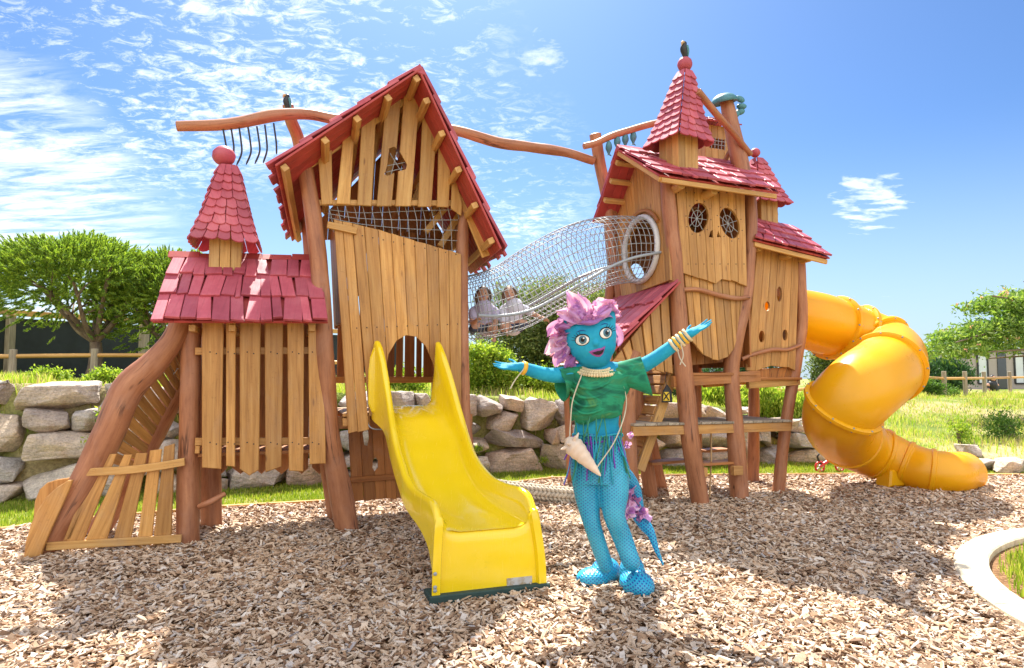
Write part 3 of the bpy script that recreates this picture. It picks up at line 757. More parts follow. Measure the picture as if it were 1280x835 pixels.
def umbrella_pine(px, Y, label, half, top_py, bot_py, seed, off=0):
    r = random.Random(seed); p = pY(px, 465, Y); z0 = hz(p.x, p.y) - .05; b = Vector((p.x, Y, z0)); k = Y / FPX
    top = pY(px, top_py, Y).z; bot = pY(px, bot_py, Y).z; w_ = half * k; mid = (top + bot) / 2 + .05
    fork = Vector((p.x + .08, Y, z0 + (bot - z0) * .75 + .1))
    stems = [([b, b.lerp(fork, .5) + Vector((.06, 0, 0)), fork], .13, .10)]
    for i in range(9):
        a = i * 2 * PI / 9 + r.uniform(-.2, .2); e = Vector((p.x + math.cos(a) * w_ * .8, Y + math.sin(a) * w_ * .75, mid + r.uniform(-.1, .35)))
        stems.append(([fork, fork.lerp(e, .4) + UP * r.uniform(-.12, .1), fork.lerp(e, .75) + UP * .1, e], .055, .012))
        for j in range(2):
            s = fork.lerp(e, .45 + .25 * j); e2 = s + Vector((r.uniform(-.5, .5), r.uniform(-.5, .5), r.uniform(.2, .6)))
            stems.append(([s, s.lerp(e2, .5) + UP * .04, e2], .022, .007))
    t = thing('pine_tree', label, 'pine tree', b, 'umbrella pines behind the rail fence')
    mb = MB()
    for (P, r0, r1) in stems: tube(mb, crom(P, 4), cr1([r0 + (r1 - r0) * i / (len(P) - 1) for i in range(len(P))], 4), 8, 0, True, .25)
    mb.build('trunk', M['bark'], t)
    # tufts on a dome, upright at the top, hanging thinner below
    n = 3900; th = rs.uniform(0, 2 * PI, n); rr = np.sqrt(rs.rand(n)); x = np.cos(th) * rr; y = np.sin(th) * rr
    lump = 1 + .13 * pnoise(x * 3, y * 3, 1.6, seed) + .08 * pnoise(x * 7, y * 7, 1.5, seed + 3)
    zt = np.clip(1 - rr ** 2.0, 0, 1) ** .62 * lump * .98
    lay = rs.rand(n) ** 1.7; up_h = top - mid; dn = mid - bot
    zc = mid + zt * up_h * (1 - lay) - lay * dn * 1.15 * (.62 + .38 * (1 - rr ** 2)) * (rs.rand(n))
    p = p + Vector((off * k, 0, 0)); ws = w_ * (1 + .10 * np.sin(th * 3 + seed) + .05 * np.sin(th * 7))
    C = np.stack([p.x + x * ws, Y + y * ws * .95, zc], 1)
    keep = (lay < .35) | (pnoise(x * 5 + lay * 3, y * 5, 1.7, seed + 5) > -.25); C = C[keep]; x, y, rr, lay = x[keep], y[keep], rr[keep], lay[keep]; n = len(C)
    per = 34; m_ = n * per
    out_ = np.stack([x, y, 1.15 - .7 * rr - lay * 1.1], 1); out_ /= np.linalg.norm(out_, axis=1, keepdims=True)
    ax_ = np.repeat(out_ + rs.normal(0, .18, (n, 3)), per, 0); tt = rs.rand(m_)
    CC = np.repeat(C, per, 0) + ax_ * (tt * .17)[:, None]
    V, F = leaves(CC + ax_ * .03, ax_ * .75 + rnd_dir(m_) * .62, np.full(m_, .10) * rs.uniform(.6, 1.2, m_), np.full(m_, .016))
    np_mesh('crown', V, F, M['pine'], t); settle(t)
umbrella_pine(112, 11.6, 'umbrella pine at far left with its forked trunk by the rail fence', 92, 303, 420, 3, -22)
umbrella_pine(218, 12.4, 'umbrella pine half hidden behind the small red roofed playhouse', 82, 322, 445, 8)

def mound(name, label, cat, px, Y, wpx, top_py, mat, n_cl=260, per=30, cr=.10, ll=.07, lw=.028, dy=.5, base_py=None, **kw):
    k = Y / FPX; p = pY(px, 470, Y); z0 = hz(p.x, Y); top = pY(px, top_py, Y).z; w_ = wpx * k / 2; h = max(.15, top - z0)
    bl_ = []; r = random.Random(int(px * 7 + Y))
    for i in range(7):
        a = r.uniform(-1, 1); s = r.uniform(.42, .62)
        bl_.append(((p.x + a * w_ * .62, Y + r.uniform(-1, 1) * w_ * dy * .5, z0 + h * (.5 + r.uniform(-.08, .12)) * (1 - .25 * abs(a))), (w_ * s, w_ * s * max(dy, .5), h * r.uniform(.40, .5))))
    b = Vector((p.x, Y, z0))
    st = [([b + Vector((r.uniform(-.3, .3) * w_, 0, -.05)), b + Vector((r.uniform(-.3, .3) * w_, 0, h * .4)), Vector(bl_[i][0])], max(.012, h * .02), .006) for i in range(5)]
    return plant(name, label, cat, b, st, bl_, mat, n_cl, per, cr, ll, lw, **kw)
# trees behind the net tunnel
mound('olive_tree', 'large olive green tree seen under the net tunnel', 'tree', 690, 14.0, 250, 352, M['olive'], 1300, 46, .16, .085, .03, dy=.8, shell=.35)
mound('olive_tree', 'pale leafy tree top just left of the red stair roof', 'tree', 748, 12.8, 90, 366, M['olive'], 420, 46, .12, .075, .028, dy=.8, shell=.3)
mound('leafy_bush', 'bright yellow green bush against the right post of the gabled tower', 'bush', 606, 10.9, 70, 428, M['bush_y'], 260, 46, .09, .06, .026)
mound('leafy_bush', 'low yellow green bush under the raised blue glove', 'bush', 664, 11.2, 110, 462, M['bush_y'], 300, 46, .09, .06, .026)
mound('leafy_bush', 'low olive bush on the wall top behind the costumed head', 'bush', 728, 11.6, 90, 470, M['bush_g'], 240, 40, .09, .06, .026)
mound('leafy_shrub', 'tall bright green shrub between the two front posts of the right tower', 'shrub', 895, 11.6, 64, 484, M['bush_y'], 200, 46, .07, .075, .022, upbias=1.2)
mound('leafy_shrub', 'bright green shrub seen below the side cabin floor', 'shrub', 955, 11.9, 80, 482, M['bush_y'], 320, 46, .08, .08, .022, upbias=1.2)
mound('leafy_shrub', 'bright green shrub left of the tube slide bend', 'shrub', 1004, 11.7, 56, 492, M['bush_y'], 200, 46, .07, .08, .022, upbias=1.2)
mound('leafy_bush', 'dark green bush behind the rails at the foot of the lean-to stair', 'bush', 850, 14.5, 80, 462, M['hedge'], 200, 40, .10, .07, .03)
mound('olive_tree', 'dark green tree behind the upper part of the tube slide', 'tree', 1030, 17.0, 110, 418, M['olive'], 420, 44, .15, .09, .035, dy=.8, shell=.35)
mound('olive_tree', 'dark tree standing behind the side cabin posts', 'tree', 930, 20.0, 120, 425, M['hedge'], 380, 44, .16, .09, .04, dy=.8, shell=.35)
mound('hedge', 'dark conifer hedge right of the tube slide', 'hedge', 1162, 24.0, 92, 448, M['hedge'], 620, 50, .20, .16, .045, dy=.6, upbias=1.0, shell=.35)
mound('leafy_tree', 'light green tree behind the mobile home', 'tree', 1252, 44.0, 170, 440, M['bush_g'], 420, 44, .45, .26, .11, dy=.6, shell=.4)
mound('leafy_tree', 'green tree at the right border behind the mobile home', 'tree', 1330, 44.0, 120, 430, M['bush_g'], 300, 44, .45, .26, .11, dy=.6, shell=.4)
mound('leafy_shrub', 'low green shrub along the far rail fence, right of the tube slide', 'shrub', 1155, 17.5, 70, 476, M['bush_g'], 200, 40, .09, .05, .025)
mound('leafy_shrub', 'dark olive shrub on the sunny bank near the right border', 'shrub', 1256, 11.4, 52, 514, M['bush_g'], 90, 26, .13, .05, .02, upbias=.8)
mound('leafy_shrub', 'small weed clump on the sunny bank below the fence', 'shrub', 1196, 11.0, 26, 522, M['bush_y'], 40, 26, .09, .05, .018, upbias=.8)
mound('leafy_shrub', 'small green shrub sprouting on the wall top at the far left', 'shrub', 62, 8.6, 50, 463, M['bush_y'], 80, 40, .05, .05, .02)
mound('leafy_shrub', 'green shrub on the wall top in front of the pine trunk', 'shrub', 128, 8.9, 56, 461, M['bush_y'], 90, 40, .05, .05, .02)
mound('leafy_bush', 'low weeds on the wall top behind the playhouse slats', 'bush', 330, 9.6, 150, 452, M['bush_g'], 240, 40, .08, .055, .024)
mound('leafy_bush', 'low bush seen through the arched opening above the slide', 'bush', 505, 10.4, 90, 462, M['bush_y'], 160, 40, .08, .055, .024)
# weeds in the wall joints
for k, (px, py, s, lb) in enumerate([(132, 522, .13, 'green weed tuft growing from a joint left of the climbing ramp'), (118, 552, .10, 'small weed tuft between two rocks near the ramp head'), (145, 500, .10, 'weed tuft near the wall top beside the ramp'), (598, 560, .08, 'tiny weed in the wall joint right of the slide'), (680, 575, .07, 'tiny weed at the wall foot behind the braided rope')]):
    best = None
    for s_ in np.arange(s_vis0, s_vis1, .1):
        p, d, H = wl_at(s_); sx = 640 + 800 * p.x / p.y
        if best is None or abs(sx - px) < best[0]: best = (abs(sx - px), p, d)
    p, d = best[1], best[2]; q = pY(px, py, p.y - .12); n = 160
    C = np.array(q) + rs.normal(size=(n, 3)) * s * .5 * np.array([1, .3, .7])
    V, F = leaves(C, rnd_dir(n) + np.array([0, -.6, 1.0]), np.full(n, s * .5), np.full(n, s * .16))
    o = np_mesh('weed_tuft', V, F, M['bush_y']); tag(o, lb, 'weeds', 'weeds in the wall joints')

# silk tree reaching in from the right
Y = 13.0; P0 = pY(1420, 470, Y); z0 = hz(P0.x, Y); b = Vector((P0.x, Y, z0 - .1)); fork = pY(1400, 420, Y)
stems = [([b, b.lerp(fork, .5) + Vector((.1, 0, 0)), fork], .15, .11)]
arms = [[(1400, 420), (1340, 395), (1290, 378), (1240, 370)], [(1400, 420), (1330, 405), (1260, 410), (1195, 428)], [(1400, 420), (1340, 430), (1290, 436), (1235, 440)], [(1400, 420), (1360, 380), (1320, 360), (1280, 352)], [(1400, 420), (1440, 380), (1480, 370)]]
blobs = []
for i, A_ in enumerate(arms):
    for j in (0, 1):
        P = [pY(x_, y_ + j * 8, Y + (j - .5) * 2.2 * n_ / 3) for n_, (x_, y_) in enumerate(A_)]
        stems.append((P, .05, .012))
sil = [(1160, 438, 20, 7), (1182, 428, 26, 9), (1205, 420, 30, 12), (1232, 412, 34, 14), (1262, 402, 36, 15), (1200, 440, 26, 8), (1240, 432, 34, 9), (1262, 380, 30, 10), (1245, 378, 22, 7), (1225, 384, 16, 5), (1285, 372, 30, 10), (1290, 395, 40, 18), (1285, 424, 34, 9), (1250, 375, 20, 6), (1320, 385, 50, 30), (1330, 415, 40, 14), (1370, 380, 60, 40), (1420, 390, 60, 50)]
for (x_, y_, a_, h_) in sil:
    for dy_ in (-.7, .5):
        q = pY(x_, y_, Y + dy_); blobs.append(((q.x, q.y, q.z), (a_ * Y / 800, .55, h_ * Y / 800)))
plant('silk_tree', 'silk tree with layered feathery leaves and pink blossom reaching in from the right', 'tree', b, stems, blobs, M['silk'], 1500, 22, .10, .11, .035, upbias=-.15, outbias=.25, shell=.1, second=(M['pinkf'], .012, .05))

# ================================================================ FENCES, MOBILE HOMES
M['mesh'] = paint_mat('dark windbreak mesh', (.018, .024, .03), .8, .3, .2, 3, 0)
f = thing('windbreak_fence', 'tall dark mesh fence panels between grey timber posts at far left', 'fence', (-9, 14, hz(-9, 14)))
fp = [(-60, 12.0), (8, 13.2), (178, 15.2), (342, 17.6), (500, 20)]
for i, (px, Yf) in enumerate(fp):
    q = pY(px, 470, Yf); zt = 2.72; mb = MB(); bar(mb, (q.x, q.y, hz(q.x, q.y) - .2), (q.x, q.y, zt), .17, .17, up=Vector((1, 0, 0))); mb.build('post', M['grey_wood'], f)
    if i:
        q0 = pY(fp[i - 1][0], 470, fp[i - 1][1]); a = Vector((q0.x, q0.y, 0)); c = Vector((q.x, q.y, 0)); d = (c - a).normalized()
        mb = MB(); lo = 1.0; prism(mb, [a + d * .09 + UP * lo, c - d * .09 + UP * lo, c - d * .09 + UP * 2.6, a + d * .09 + UP * 2.6], Vector((-d.y, d.x, 0)) * .02, 0); mb.build('mesh_panel', M['mesh'], f)
        mb = MB(); bar(mb, a + UP * 2.70 - Vector((-d.y, d.x, 0)) * .11, c + UP * 2.70 - Vector((-d.y, d.x, 0)) * .11, .12, .06); mb.build('top_rail', M['plank_pale'], f)
settle(f)
def railfence(label, posts, hgt, rails, group=None, r=.055, mat='grey_wood'):
    pts = []
    for (px, Yf) in posts:
        q = pY(px, 470, Yf); pts.append(Vector((q.x, q.y, hz(q.x, q.y))))
    t = thing('rail_fence', label, 'fence', pts[0])
    for p in pts:
        mb = MB(); tube(mb, [p - UP * .2, p + UP * .2, p + UP * hgt], r, 10, 0, True, .08); mb.build('post', M[mat], t)
    for h in rails:
        mb = MB()
        for a, c in zip(pts[:-1], pts[1:]): tube(mb, [a + UP * h, a.lerp(c, .5) + UP * h, c + UP * h], r * .62, 8, 0, True, .08)
        mb.build('rail', M['plank_pale'] if mat == 'grey_wood' else M[mat], t)
    settle(t)
railfence('round timber rail fence above the boulder wall at far left', [(-90, 9.7), (15, 9.9), (117, 10.3), (225, 10.7), (330, 11.1), (430, 11.5)], .52, [.42])
railfence('timber rail fence along the crest of the bank at right', [(1040, 16.5), (1095, 17), (1150, 17.5), (1180, 18), (1206, 18.5), (1230, 20), (1262, 22), (1300, 24)], .72, [.52], r=.06)
railfence('grey timber rail fence behind the legs of the right tower', [(780, 13.2), (830, 13.4), (882, 13.6), (935, 13.8), (985, 14.0), (1030, 14.3)], .62, [.30, .52])
M['wall_home'] = paint_mat('greige cladding', (.36, .31, .28), .6, .06, .1, 3, 0)
M['roof_home'] = paint_mat('blue grey roof trim', (.50, .55, .62), .5, .08, .05, 3, 0)
M['dark_glass'] = paint_mat('dark window', (.03, .04, .05), .1, .1, 0, 3, .3)
M['curtain'] = paint_mat('pale blind', (.6, .64, .66), .6, .05, 0, 3, 0)
def home(label, x0, x1, Yh, zb, zt, wins, doors):
    a = pY(x0, 470, Yh); b = pY(x1, 470, Yh); t = thing('mobile_home', label, 'mobile home', (a.x, Yh, zb))
    mb = MB(); box(mb, ((a.x + b.x) / 2, Yh + 1.8, (zb + zt) / 2), ((b.x - a.x) / 2, 0, 0), (0, 1.8, 0), (0, 0, (zt - zb) / 2), .02); mb.build('wall', M['wall_home'], t)
    mb = MB(); prism(mb, [(a.x - .12, Yh - .15, zt), (b.x + .12, Yh - .15, zt), (b.x + .12, Yh - .15, zt + .14), ((a.x + b.x) / 2, Yh - .15, zt + .34), (a.x - .12, Yh - .15, zt + .14)], (0, 3.9, 0), .02); mb.build('roof', M['roof_home'], t)
    for (u0, u1, z0_, z1_) in wins:
        mb = MB(); x_, X_ = a.x + u0, a.x + u1
        for (p, q) in (((x_, z0_), (x_, z1_)), ((X_, z0_), (X_, z1_)), ((x_, z0_), (X_, z0_)), ((x_, z1_), (X_, z1_))): bar(mb, (p[0], Yh - .03, zb + p[1]), (q[0], Yh - .03, zb + q[1]), .07, .05, up=(1, 0, 0) if p[0] == q[0] else UP)
        fr = mb.build('window', M['black'], t); mb = MB(); box(mb, ((x_ + X_) / 2, Yh - .012, zb + (z0_ + z1_) / 2), ((X_ - x_) / 2 - .03, 0, 0), (0, .008, 0), (0, 0, (z1_ - z0_) / 2 - .03), 0); mb.build('pane', M['curtain'], fr)
    for (u0, u1) in doors:
        mb = MB(); box(mb, (a.x + (u0 + u1) / 2, Yh - .02, zb + 1.0), ((u1 - u0) / 2, 0, 0), (0, .02, 0), (0, 0, .95), .005); mb.build('door', M['dark_glass'], t)
    settle(t)
home('greige mobile home beyond the fence with blinds down', 1211, 1345, 30, .55, 2.62, [(.42, .88, .5, 1.9), (2.15, 2.6, .5, 1.9), (3.3, 3.9, .9, 1.9)], [(1.35, 1.75)])
# ================================================================ carpentry helpers
def shingles(mb, EL, ER, RL, RR, rows, wid, th=.022, drop=.05, mi=0, over=1.25, skew=.0):
    n = (ER - EL).cross(RL - EL).normalized()
    if n.z < 0: n = -n
    for r in range(rows):
        t0 = r / rows; t1 = min(1.0, (r + over) / rows)
        a0, b0, a1, b1 = EL.lerp(RL, t0), ER.lerp(RR, t0), EL.lerp(RL, t1), ER.lerp(RR, t1)
        ds = (a0 - a1).normalized(); L = (b0 - a0).length; k = max(2, int(round(L / wid)))
        br = [0] + sorted(min(.985, max(.015, (i + rnd.uniform(-.3, .3)) / k)) for i in range(1, k)) + [1]
        cur = rnd.uniform(0, drop)
        for i in range(k):
            s0, s1 = br[i], br[i + 1]; g_ = .0035 / L
            s0 += g_; s1 -= g_
            if s1 <= s0: continue
            sk = rnd.uniform(-.02, .02) * skew
            d0 = rnd.uniform(0, drop); d1 = d0 + rnd.uniform(-.35, .35) * drop
            lift = th * rnd.uniform(.95, 1.25)
            P = [a0.lerp(b0, s0) + ds * d0 + n * lift, a0.lerp(b0, s1) + ds * d1 + n * lift, a1.lerp(b1, s1 + sk) + n * .002, a1.lerp(b1, max(0, s0 + sk)) + n * .002]
            prism(mb, P, n * th, .0035, mi, along=ds)
def slab(mb, EL, ER, RL, RR, th=.02, wid=.12, mi=0, off=.003):
    """boards laid under the shingles"""
    n = (ER - EL).cross(RL - EL).normalized()
    if n.z < 0: n = -n
    k = max(1, int(round((ER - EL).length / wid)))
    for i in range(k):
        s0, s1 = (i + .012) / k, (i + .988) / k
        prism(mb, [EL.lerp(ER, s0) - n * off, EL.lerp(ER, s1) - n * off, RL.lerp(RR, s1) - n * off, RL.lerp(RR, s0) - n * off], -n * th, .003, mi)
def turret_roof(mb, c, w0, w1, h, rows, rot=0.0, flare=.12, per=4, th=.016, drop=.018, lean=(0, 0)):
    c = Vector(c)
    def wd(t): return w1 + (w0 - w1) * ((1 - t) ** 1.0) + w0 * flare * (max(0, 1 - t * 2.5)) ** 2
    def ct(t): return c + Vector((lean[0] * t, lean[1] * t, h * t))
    for r in range(rows):
        t0 = r / rows; t1 = min(1, (r + 1.15) / rows)
        for s in range(4):
            an = rot + s * PI / 2; ax = Vector((math.cos(an), math.sin(an), 0)); bx = Vector((-math.sin(an), math.cos(an), 0))
            wa = wd(t0) + .014; wb = max(w1 * .9, wd(t1) - .004)
            P0, P1 = ct(t0) + bx * wa - ax * wa, ct(t0) + bx * wa + ax * wa
            Q0, Q1 = ct(t1) + bx * wb - ax * wb, ct(t1) + bx * wb + ax * wb
            n = (P1 - P0).cross(Q0 - P0).normalized()
            if n.dot(bx) < 0: n = -n
            k = max(2, int(round(per * (1 - .55 * t0)))); ds = (P0 - Q0).normalized()
            for i in range(k):
                s0, s1 = i / k + .006, (i + 1) / k - .006; d0 = rnd.uniform(0, drop)
                sm = s1 - s0; p = [P0.lerp(P1, s0) + ds * d0, P0.lerp(P1, s0 + sm * .2) + ds * (d0 + drop * .75), P0.lerp(P1, s0 + sm * .5) + ds * (d0 + drop * 1.1), P0.lerp(P1, s0 + sm * .8) + ds * (d0 + drop * .75), P0.lerp(P1, s1) + ds * d0 * rnd.uniform(.6, 1.2), Q0.lerp(Q1, s1), Q0.lerp(Q1, s0)]
                prism(mb, p, n * th, .0025, 0, along=ds)
def wall_planks(mb, top, bot, k, tv, gap=.02, jt=.0, jb=.0, vfn=None, jit=.25, ch=.004, mi=0, taper=0.0):
    """upright planks between the polyline 'top' and the polyline 'bot' (world points, left to right)"""
    def along(P, s):
        Lc = [0]
        for a, b in zip(P[:-1], P[1:]): Lc.append(Lc[-1] + (b - a).length)
        d = s * Lc[-1]
        for i in range(len(P) - 1):
            if d <= Lc[i + 1] + 1e-9: return P[i].lerp(P[i + 1], (d - Lc[i]) / max(1e-9, Lc[i + 1] - Lc[i]))
        return P[-1]
    br = [0] + [(i + rnd.uniform(-jit, jit)) / k for i in range(1, k)] + [1]
    for i in range(k):
        s0, s1 = br[i], br[i + 1]; m = (s1 - s0) * gap / 2; s0 += m; s1 -= m
        w = taper * (s1 - s0) * rnd.uniform(-1, 1)
        a, b, c, d = along(top, s0), along(top, s1), along(bot, s1 + w * .5), along(bot, s0 + w * .5)
        e = (a - d).normalized()
        a += e * rnd.uniform(-jt, jt); b += e * rnd.uniform(-jt, jt); c -= e * rnd.uniform(-jb, jb); d -= e * rnd.uniform(-jb, jb)
        prism(mb, [a, b, c, d], tv, ch, mi, along=e)
def ppoly(pts, v): return [pv(x, y, v) for x, y in pts]
def screws(mb, pts, tv, r=.006):
    tv = Vector(tv).normalized()
    for p in pts: lathe(mb, p, [(0, .004), (r * .7, .004), (r, .0)], 8, tv)
FWD = -BX

# ================================================================ GABLED TOWER (left)
VA = 5.9
TA = thing('play_tower', 'tall crooked play tower with a steep red gable roof over the open yellow slide', 'play tower', W(1.0, 6.4, 0))
def post(parent, pts, radii, mat='log', name='post', n=16, wob=.09):
    mb = MB(); log(mb, pts, radii, n, 0, 6, wob); return mb.build(name, M[mat], parent)
post(TA, [pv(436, 672, 6.02), pv(425, 610, 6.0), pv(412, 540, 5.95), pv(406, 450, 5.9), pv(402, 370, 5.9), pv(394, 290, 5.92), pv(384, 225, 5.95), pv(378, 190, 5.97)], [.105, .10, .085, .083, .078, .076, .072, .065])
post(TA, [W(1.64, 5.98, -.05), W(1.60, 5.97, .6), pv(579, 500, 5.97), pv(577, 400, 5.97), pv(578, 300, 5.97), pv(582, 262, 5.97)], [.075, .072, .066, .066, .06, .055])
post(TA, [pv(421, 652, 6.52), pv(408, 560, 6.55), pv(402, 480, 6.6), pv(396, 400, 6.75), pv(388, 310, 6.9), pv(376, 190, 6.9), pv(364, 150, 6.75), pv(360, 131, 6.7)], [.08, .08, .075, .075, .072, .066, .062, .055])
post(TA, [W(1.62, 7.1, -.05), W(1.58, 7.1, .8), W(1.55, 7.1, 1.8), W(1.58, 7.1, 2.9)], [.08, .075, .07, .065])
# roof
fa, fl, fr = pv(525, 84, 5.48), pv(343, 205, 5.48), pv(628, 310, 5.48)
ba = W(uvz(fa)[0] - .02, 7.2, uvz(fa)[2] - .08); bl_ = pv(364, 300, 7.2); brr = pv(590, 342, 7.2)
mb = MB(); shingles(mb, fl, bl_, fa, ba, 5, .13, .026, .075); mb.build('roof_slope', M['red'], TA)
mb = MB(); shingles(mb, brr, fr, ba, fa, 5, .13, .026, .075); mb.build('roof_slope', M['red'], TA)
mb = MB(); slab(mb, fl, bl_, fa, ba); mb.build('roof_boards', M['red_under'], TA)
mb = MB(); slab(mb, fr, brr, fa, ba); mb.build('roof_boards', M['red_under'], TA)
mb = MB(); prism(mb, [fa + AX * -.07 - UP * .04, fa + UP * .035, fa + AX * .07 - UP * .07], ba - fa, .004); mb.build('ridge_cap', M['red'], TA)
for (e, eb, ts) in ((fl, bl_, (.035, .30, .52, .74, .95)), (fr, brr, (.06, .26, .46, .66, .84))):
    nn = (e - fa).cross(eb - e).normalized(); nn = nn if nn.z < 0 else -nn
    for t in ts:
        mb = MB(); a = e.lerp(fa, t) + nn * .058; b = eb.lerp(ba, t) + nn * .058; d = (b - a).normalized()
        bar(mb, a + d * .03, b - d * .03, .055, .055, up=nn); mb.build('purlin', M['plank_pale'], TA)
# gable boards
mb = MB(); Z = lambda x, y: (x / 2.782 + 320, y / 2.782 + 60)
gb = [((215, 372), (262, 345), (266, 545), (228, 547)), ((302, 312), (342, 272), (326, 546), (279, 544)), ((366, 258), (417, 218), (401, 552), (351, 549)), ((449, 200), (505, 160), (470, 552), (419, 552)),
      ((514, 160), (568, 165), (538, 552), (484, 552)), ((580, 205), (626, 300), (608, 554), (562, 554)), ((634, 325), (676, 400), (668, 556), (628, 554)), ((682, 420), (716, 545), (712, 585), (676, 560))]
gable_pts = []
for q in gb:
    P = [pv(*Z(*p), VA) for p in q]; prism(mb, P, FWD * .026, .005, along=P[0] - P[3]); gable_pts.append(P)
o = mb.build('gable_boards', M['plank_pale'], TA)
cut(o, [cutter(ppoly([Z(*p) for p in ((462, 352), (480, 346), (500, 365), (524, 408), (520, 425), (490, 432), (455, 448), (446, 442), (455, 412))], VA), FWD * .2)])
mb = MB()
for p in ((465, 365, 505, 430), (490, 362, 470, 440), (455, 410, 518, 398), (452, 432, 512, 418)): tube(mb, [pv(*Z(p[0], p[1]), VA + .015), pv(*Z(p[2], p[3]), VA + .015)], .004, 6)
mb.build('window_net', M['rope'], TA)
# bargeboards behind the gable boards, base rail, inner studs
mb = MB()
bar(mb, pv(*Z(118, 448), VA + .03), pv(*Z(560, 150), VA + .03), .085, .03); bar(mb, pv(*Z(555, 130), VA + .03), pv(*Z(800, 725), VA + .03), .085, .03)
mb.build('bargeboard', M['plank_pale'], TA)
mb = MB(); bar(mb, pv(*Z(215, 538), VA + .03), pv(*Z(715, 540), VA + .03), .05, .035); mb.build('crossbar', M['plank_pale'], TA)
for (a, b) in (((500, 210), (445, 545)), ((640, 320), (545, 545)), ((425, 230), (385, 545)), ((655, 560), (590, 640)), ((705, 580), (640, 690))):
    mb = MB(); bar(mb, pv(*Z(*a), VA + .30), pv(*Z(*b), VA + .30), .06, .04); mb.build('brace', M['plank_pale'], TA)
# front wall below the net
tops = ppoly([(417, 275), (436, 279), (470, 287), (520, 302), (576, 318)], VA)
bots = ppoly([(435, 541), (461, 538)], VA); mb = MB()
wall_planks(mb, [tops[0], pv(440, 280, VA)], bots, 2, FWD * .026, .03, .004, .012, jit=.1)
wall_planks(mb, [pv(440, 280, VA), tops[2], tops[3], tops[4]], ppoly([(461, 520), (576, 512)], VA), 9, FWD * .026, .03, .004, .006, jit=.12)
o = mb.build('front_wall', M['plank'], TA)
cut(o, [cutter(ppoly([(484, 530), (481, 470), (485, 443), (495, 426), (507, 419), (520, 421), (532, 433), (541, 454), (547, 480), (547, 530)], VA), FWD * .2)])
mb = MB(); bar(mb, pv(409, 281, VA - .045), pv(446, 289, VA - .045), .06, .035); mb.build('crossbar', M['plank_pale'], TA)
mb = MB(); pp = []
for i in range(11): pp.append(pv(440 + i * 13, 292 + i * 2.6, VA - .026)); pp.append(pv(446 + i * 12.6, 410 - i * .5, VA - .026))
screws(mb, pp, FWD); mb.build('screws', M['black_metal'], TA)
# safety net in the long gap
mb = MB()
for i in range(16):
    x = 414 + i * 10.6; tube(mb, [pv(x - 3, 258, VA + .05), pv(x + 1, 275, VA + .06), pv(x + 3, 290 + i * 2.2, VA + .05)], .0035, 5)
for j in range(5):
    tube(mb, crom([pv(410, 262 + j * 5, VA + .05), pv(450, 266 + j * 7, VA + .06), pv(510, 264 + j * 11, VA + .06), pv(572, 262 + j * 13, VA + .05)], 4), .0035, 5)
mb.build('net', M['rope'], TA)
# back wall, sides, deck
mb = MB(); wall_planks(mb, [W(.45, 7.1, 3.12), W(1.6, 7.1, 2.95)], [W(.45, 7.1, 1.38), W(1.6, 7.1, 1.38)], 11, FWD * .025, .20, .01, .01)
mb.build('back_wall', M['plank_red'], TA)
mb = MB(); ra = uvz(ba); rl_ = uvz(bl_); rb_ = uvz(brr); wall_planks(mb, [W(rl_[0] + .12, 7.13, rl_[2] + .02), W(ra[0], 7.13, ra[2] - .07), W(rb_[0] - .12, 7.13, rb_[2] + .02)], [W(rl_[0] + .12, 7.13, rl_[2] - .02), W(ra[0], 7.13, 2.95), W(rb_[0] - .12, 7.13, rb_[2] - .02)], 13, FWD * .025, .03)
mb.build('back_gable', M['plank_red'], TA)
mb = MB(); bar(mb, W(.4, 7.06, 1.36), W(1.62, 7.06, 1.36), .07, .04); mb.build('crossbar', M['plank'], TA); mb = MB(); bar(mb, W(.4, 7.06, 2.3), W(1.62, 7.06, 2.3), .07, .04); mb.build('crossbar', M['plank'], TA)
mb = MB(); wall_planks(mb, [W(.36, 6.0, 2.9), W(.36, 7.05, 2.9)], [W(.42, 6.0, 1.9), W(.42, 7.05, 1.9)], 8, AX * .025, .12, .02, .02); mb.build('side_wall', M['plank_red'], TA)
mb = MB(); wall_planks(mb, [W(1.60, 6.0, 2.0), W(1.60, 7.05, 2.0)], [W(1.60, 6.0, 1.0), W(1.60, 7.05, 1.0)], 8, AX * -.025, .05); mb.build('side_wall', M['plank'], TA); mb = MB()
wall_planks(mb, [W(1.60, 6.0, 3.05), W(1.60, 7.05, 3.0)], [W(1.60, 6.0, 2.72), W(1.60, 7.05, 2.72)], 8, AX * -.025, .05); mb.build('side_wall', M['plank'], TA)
mb = MB()
for i in range(9): bar(mb, W(.44, 5.98 + i * .135, 1.05), W(1.58, 5.98 + i * .135, 1.05), .03, .125)
mb.build('floor', M['plank'], TA)
for v_ in (6.02, 7.05):
    mb = MB(); bar(mb, W(.36, v_, .98), W(1.66, v_, .98), .11, .06); mb.build('beam', M['plank_red'], TA)
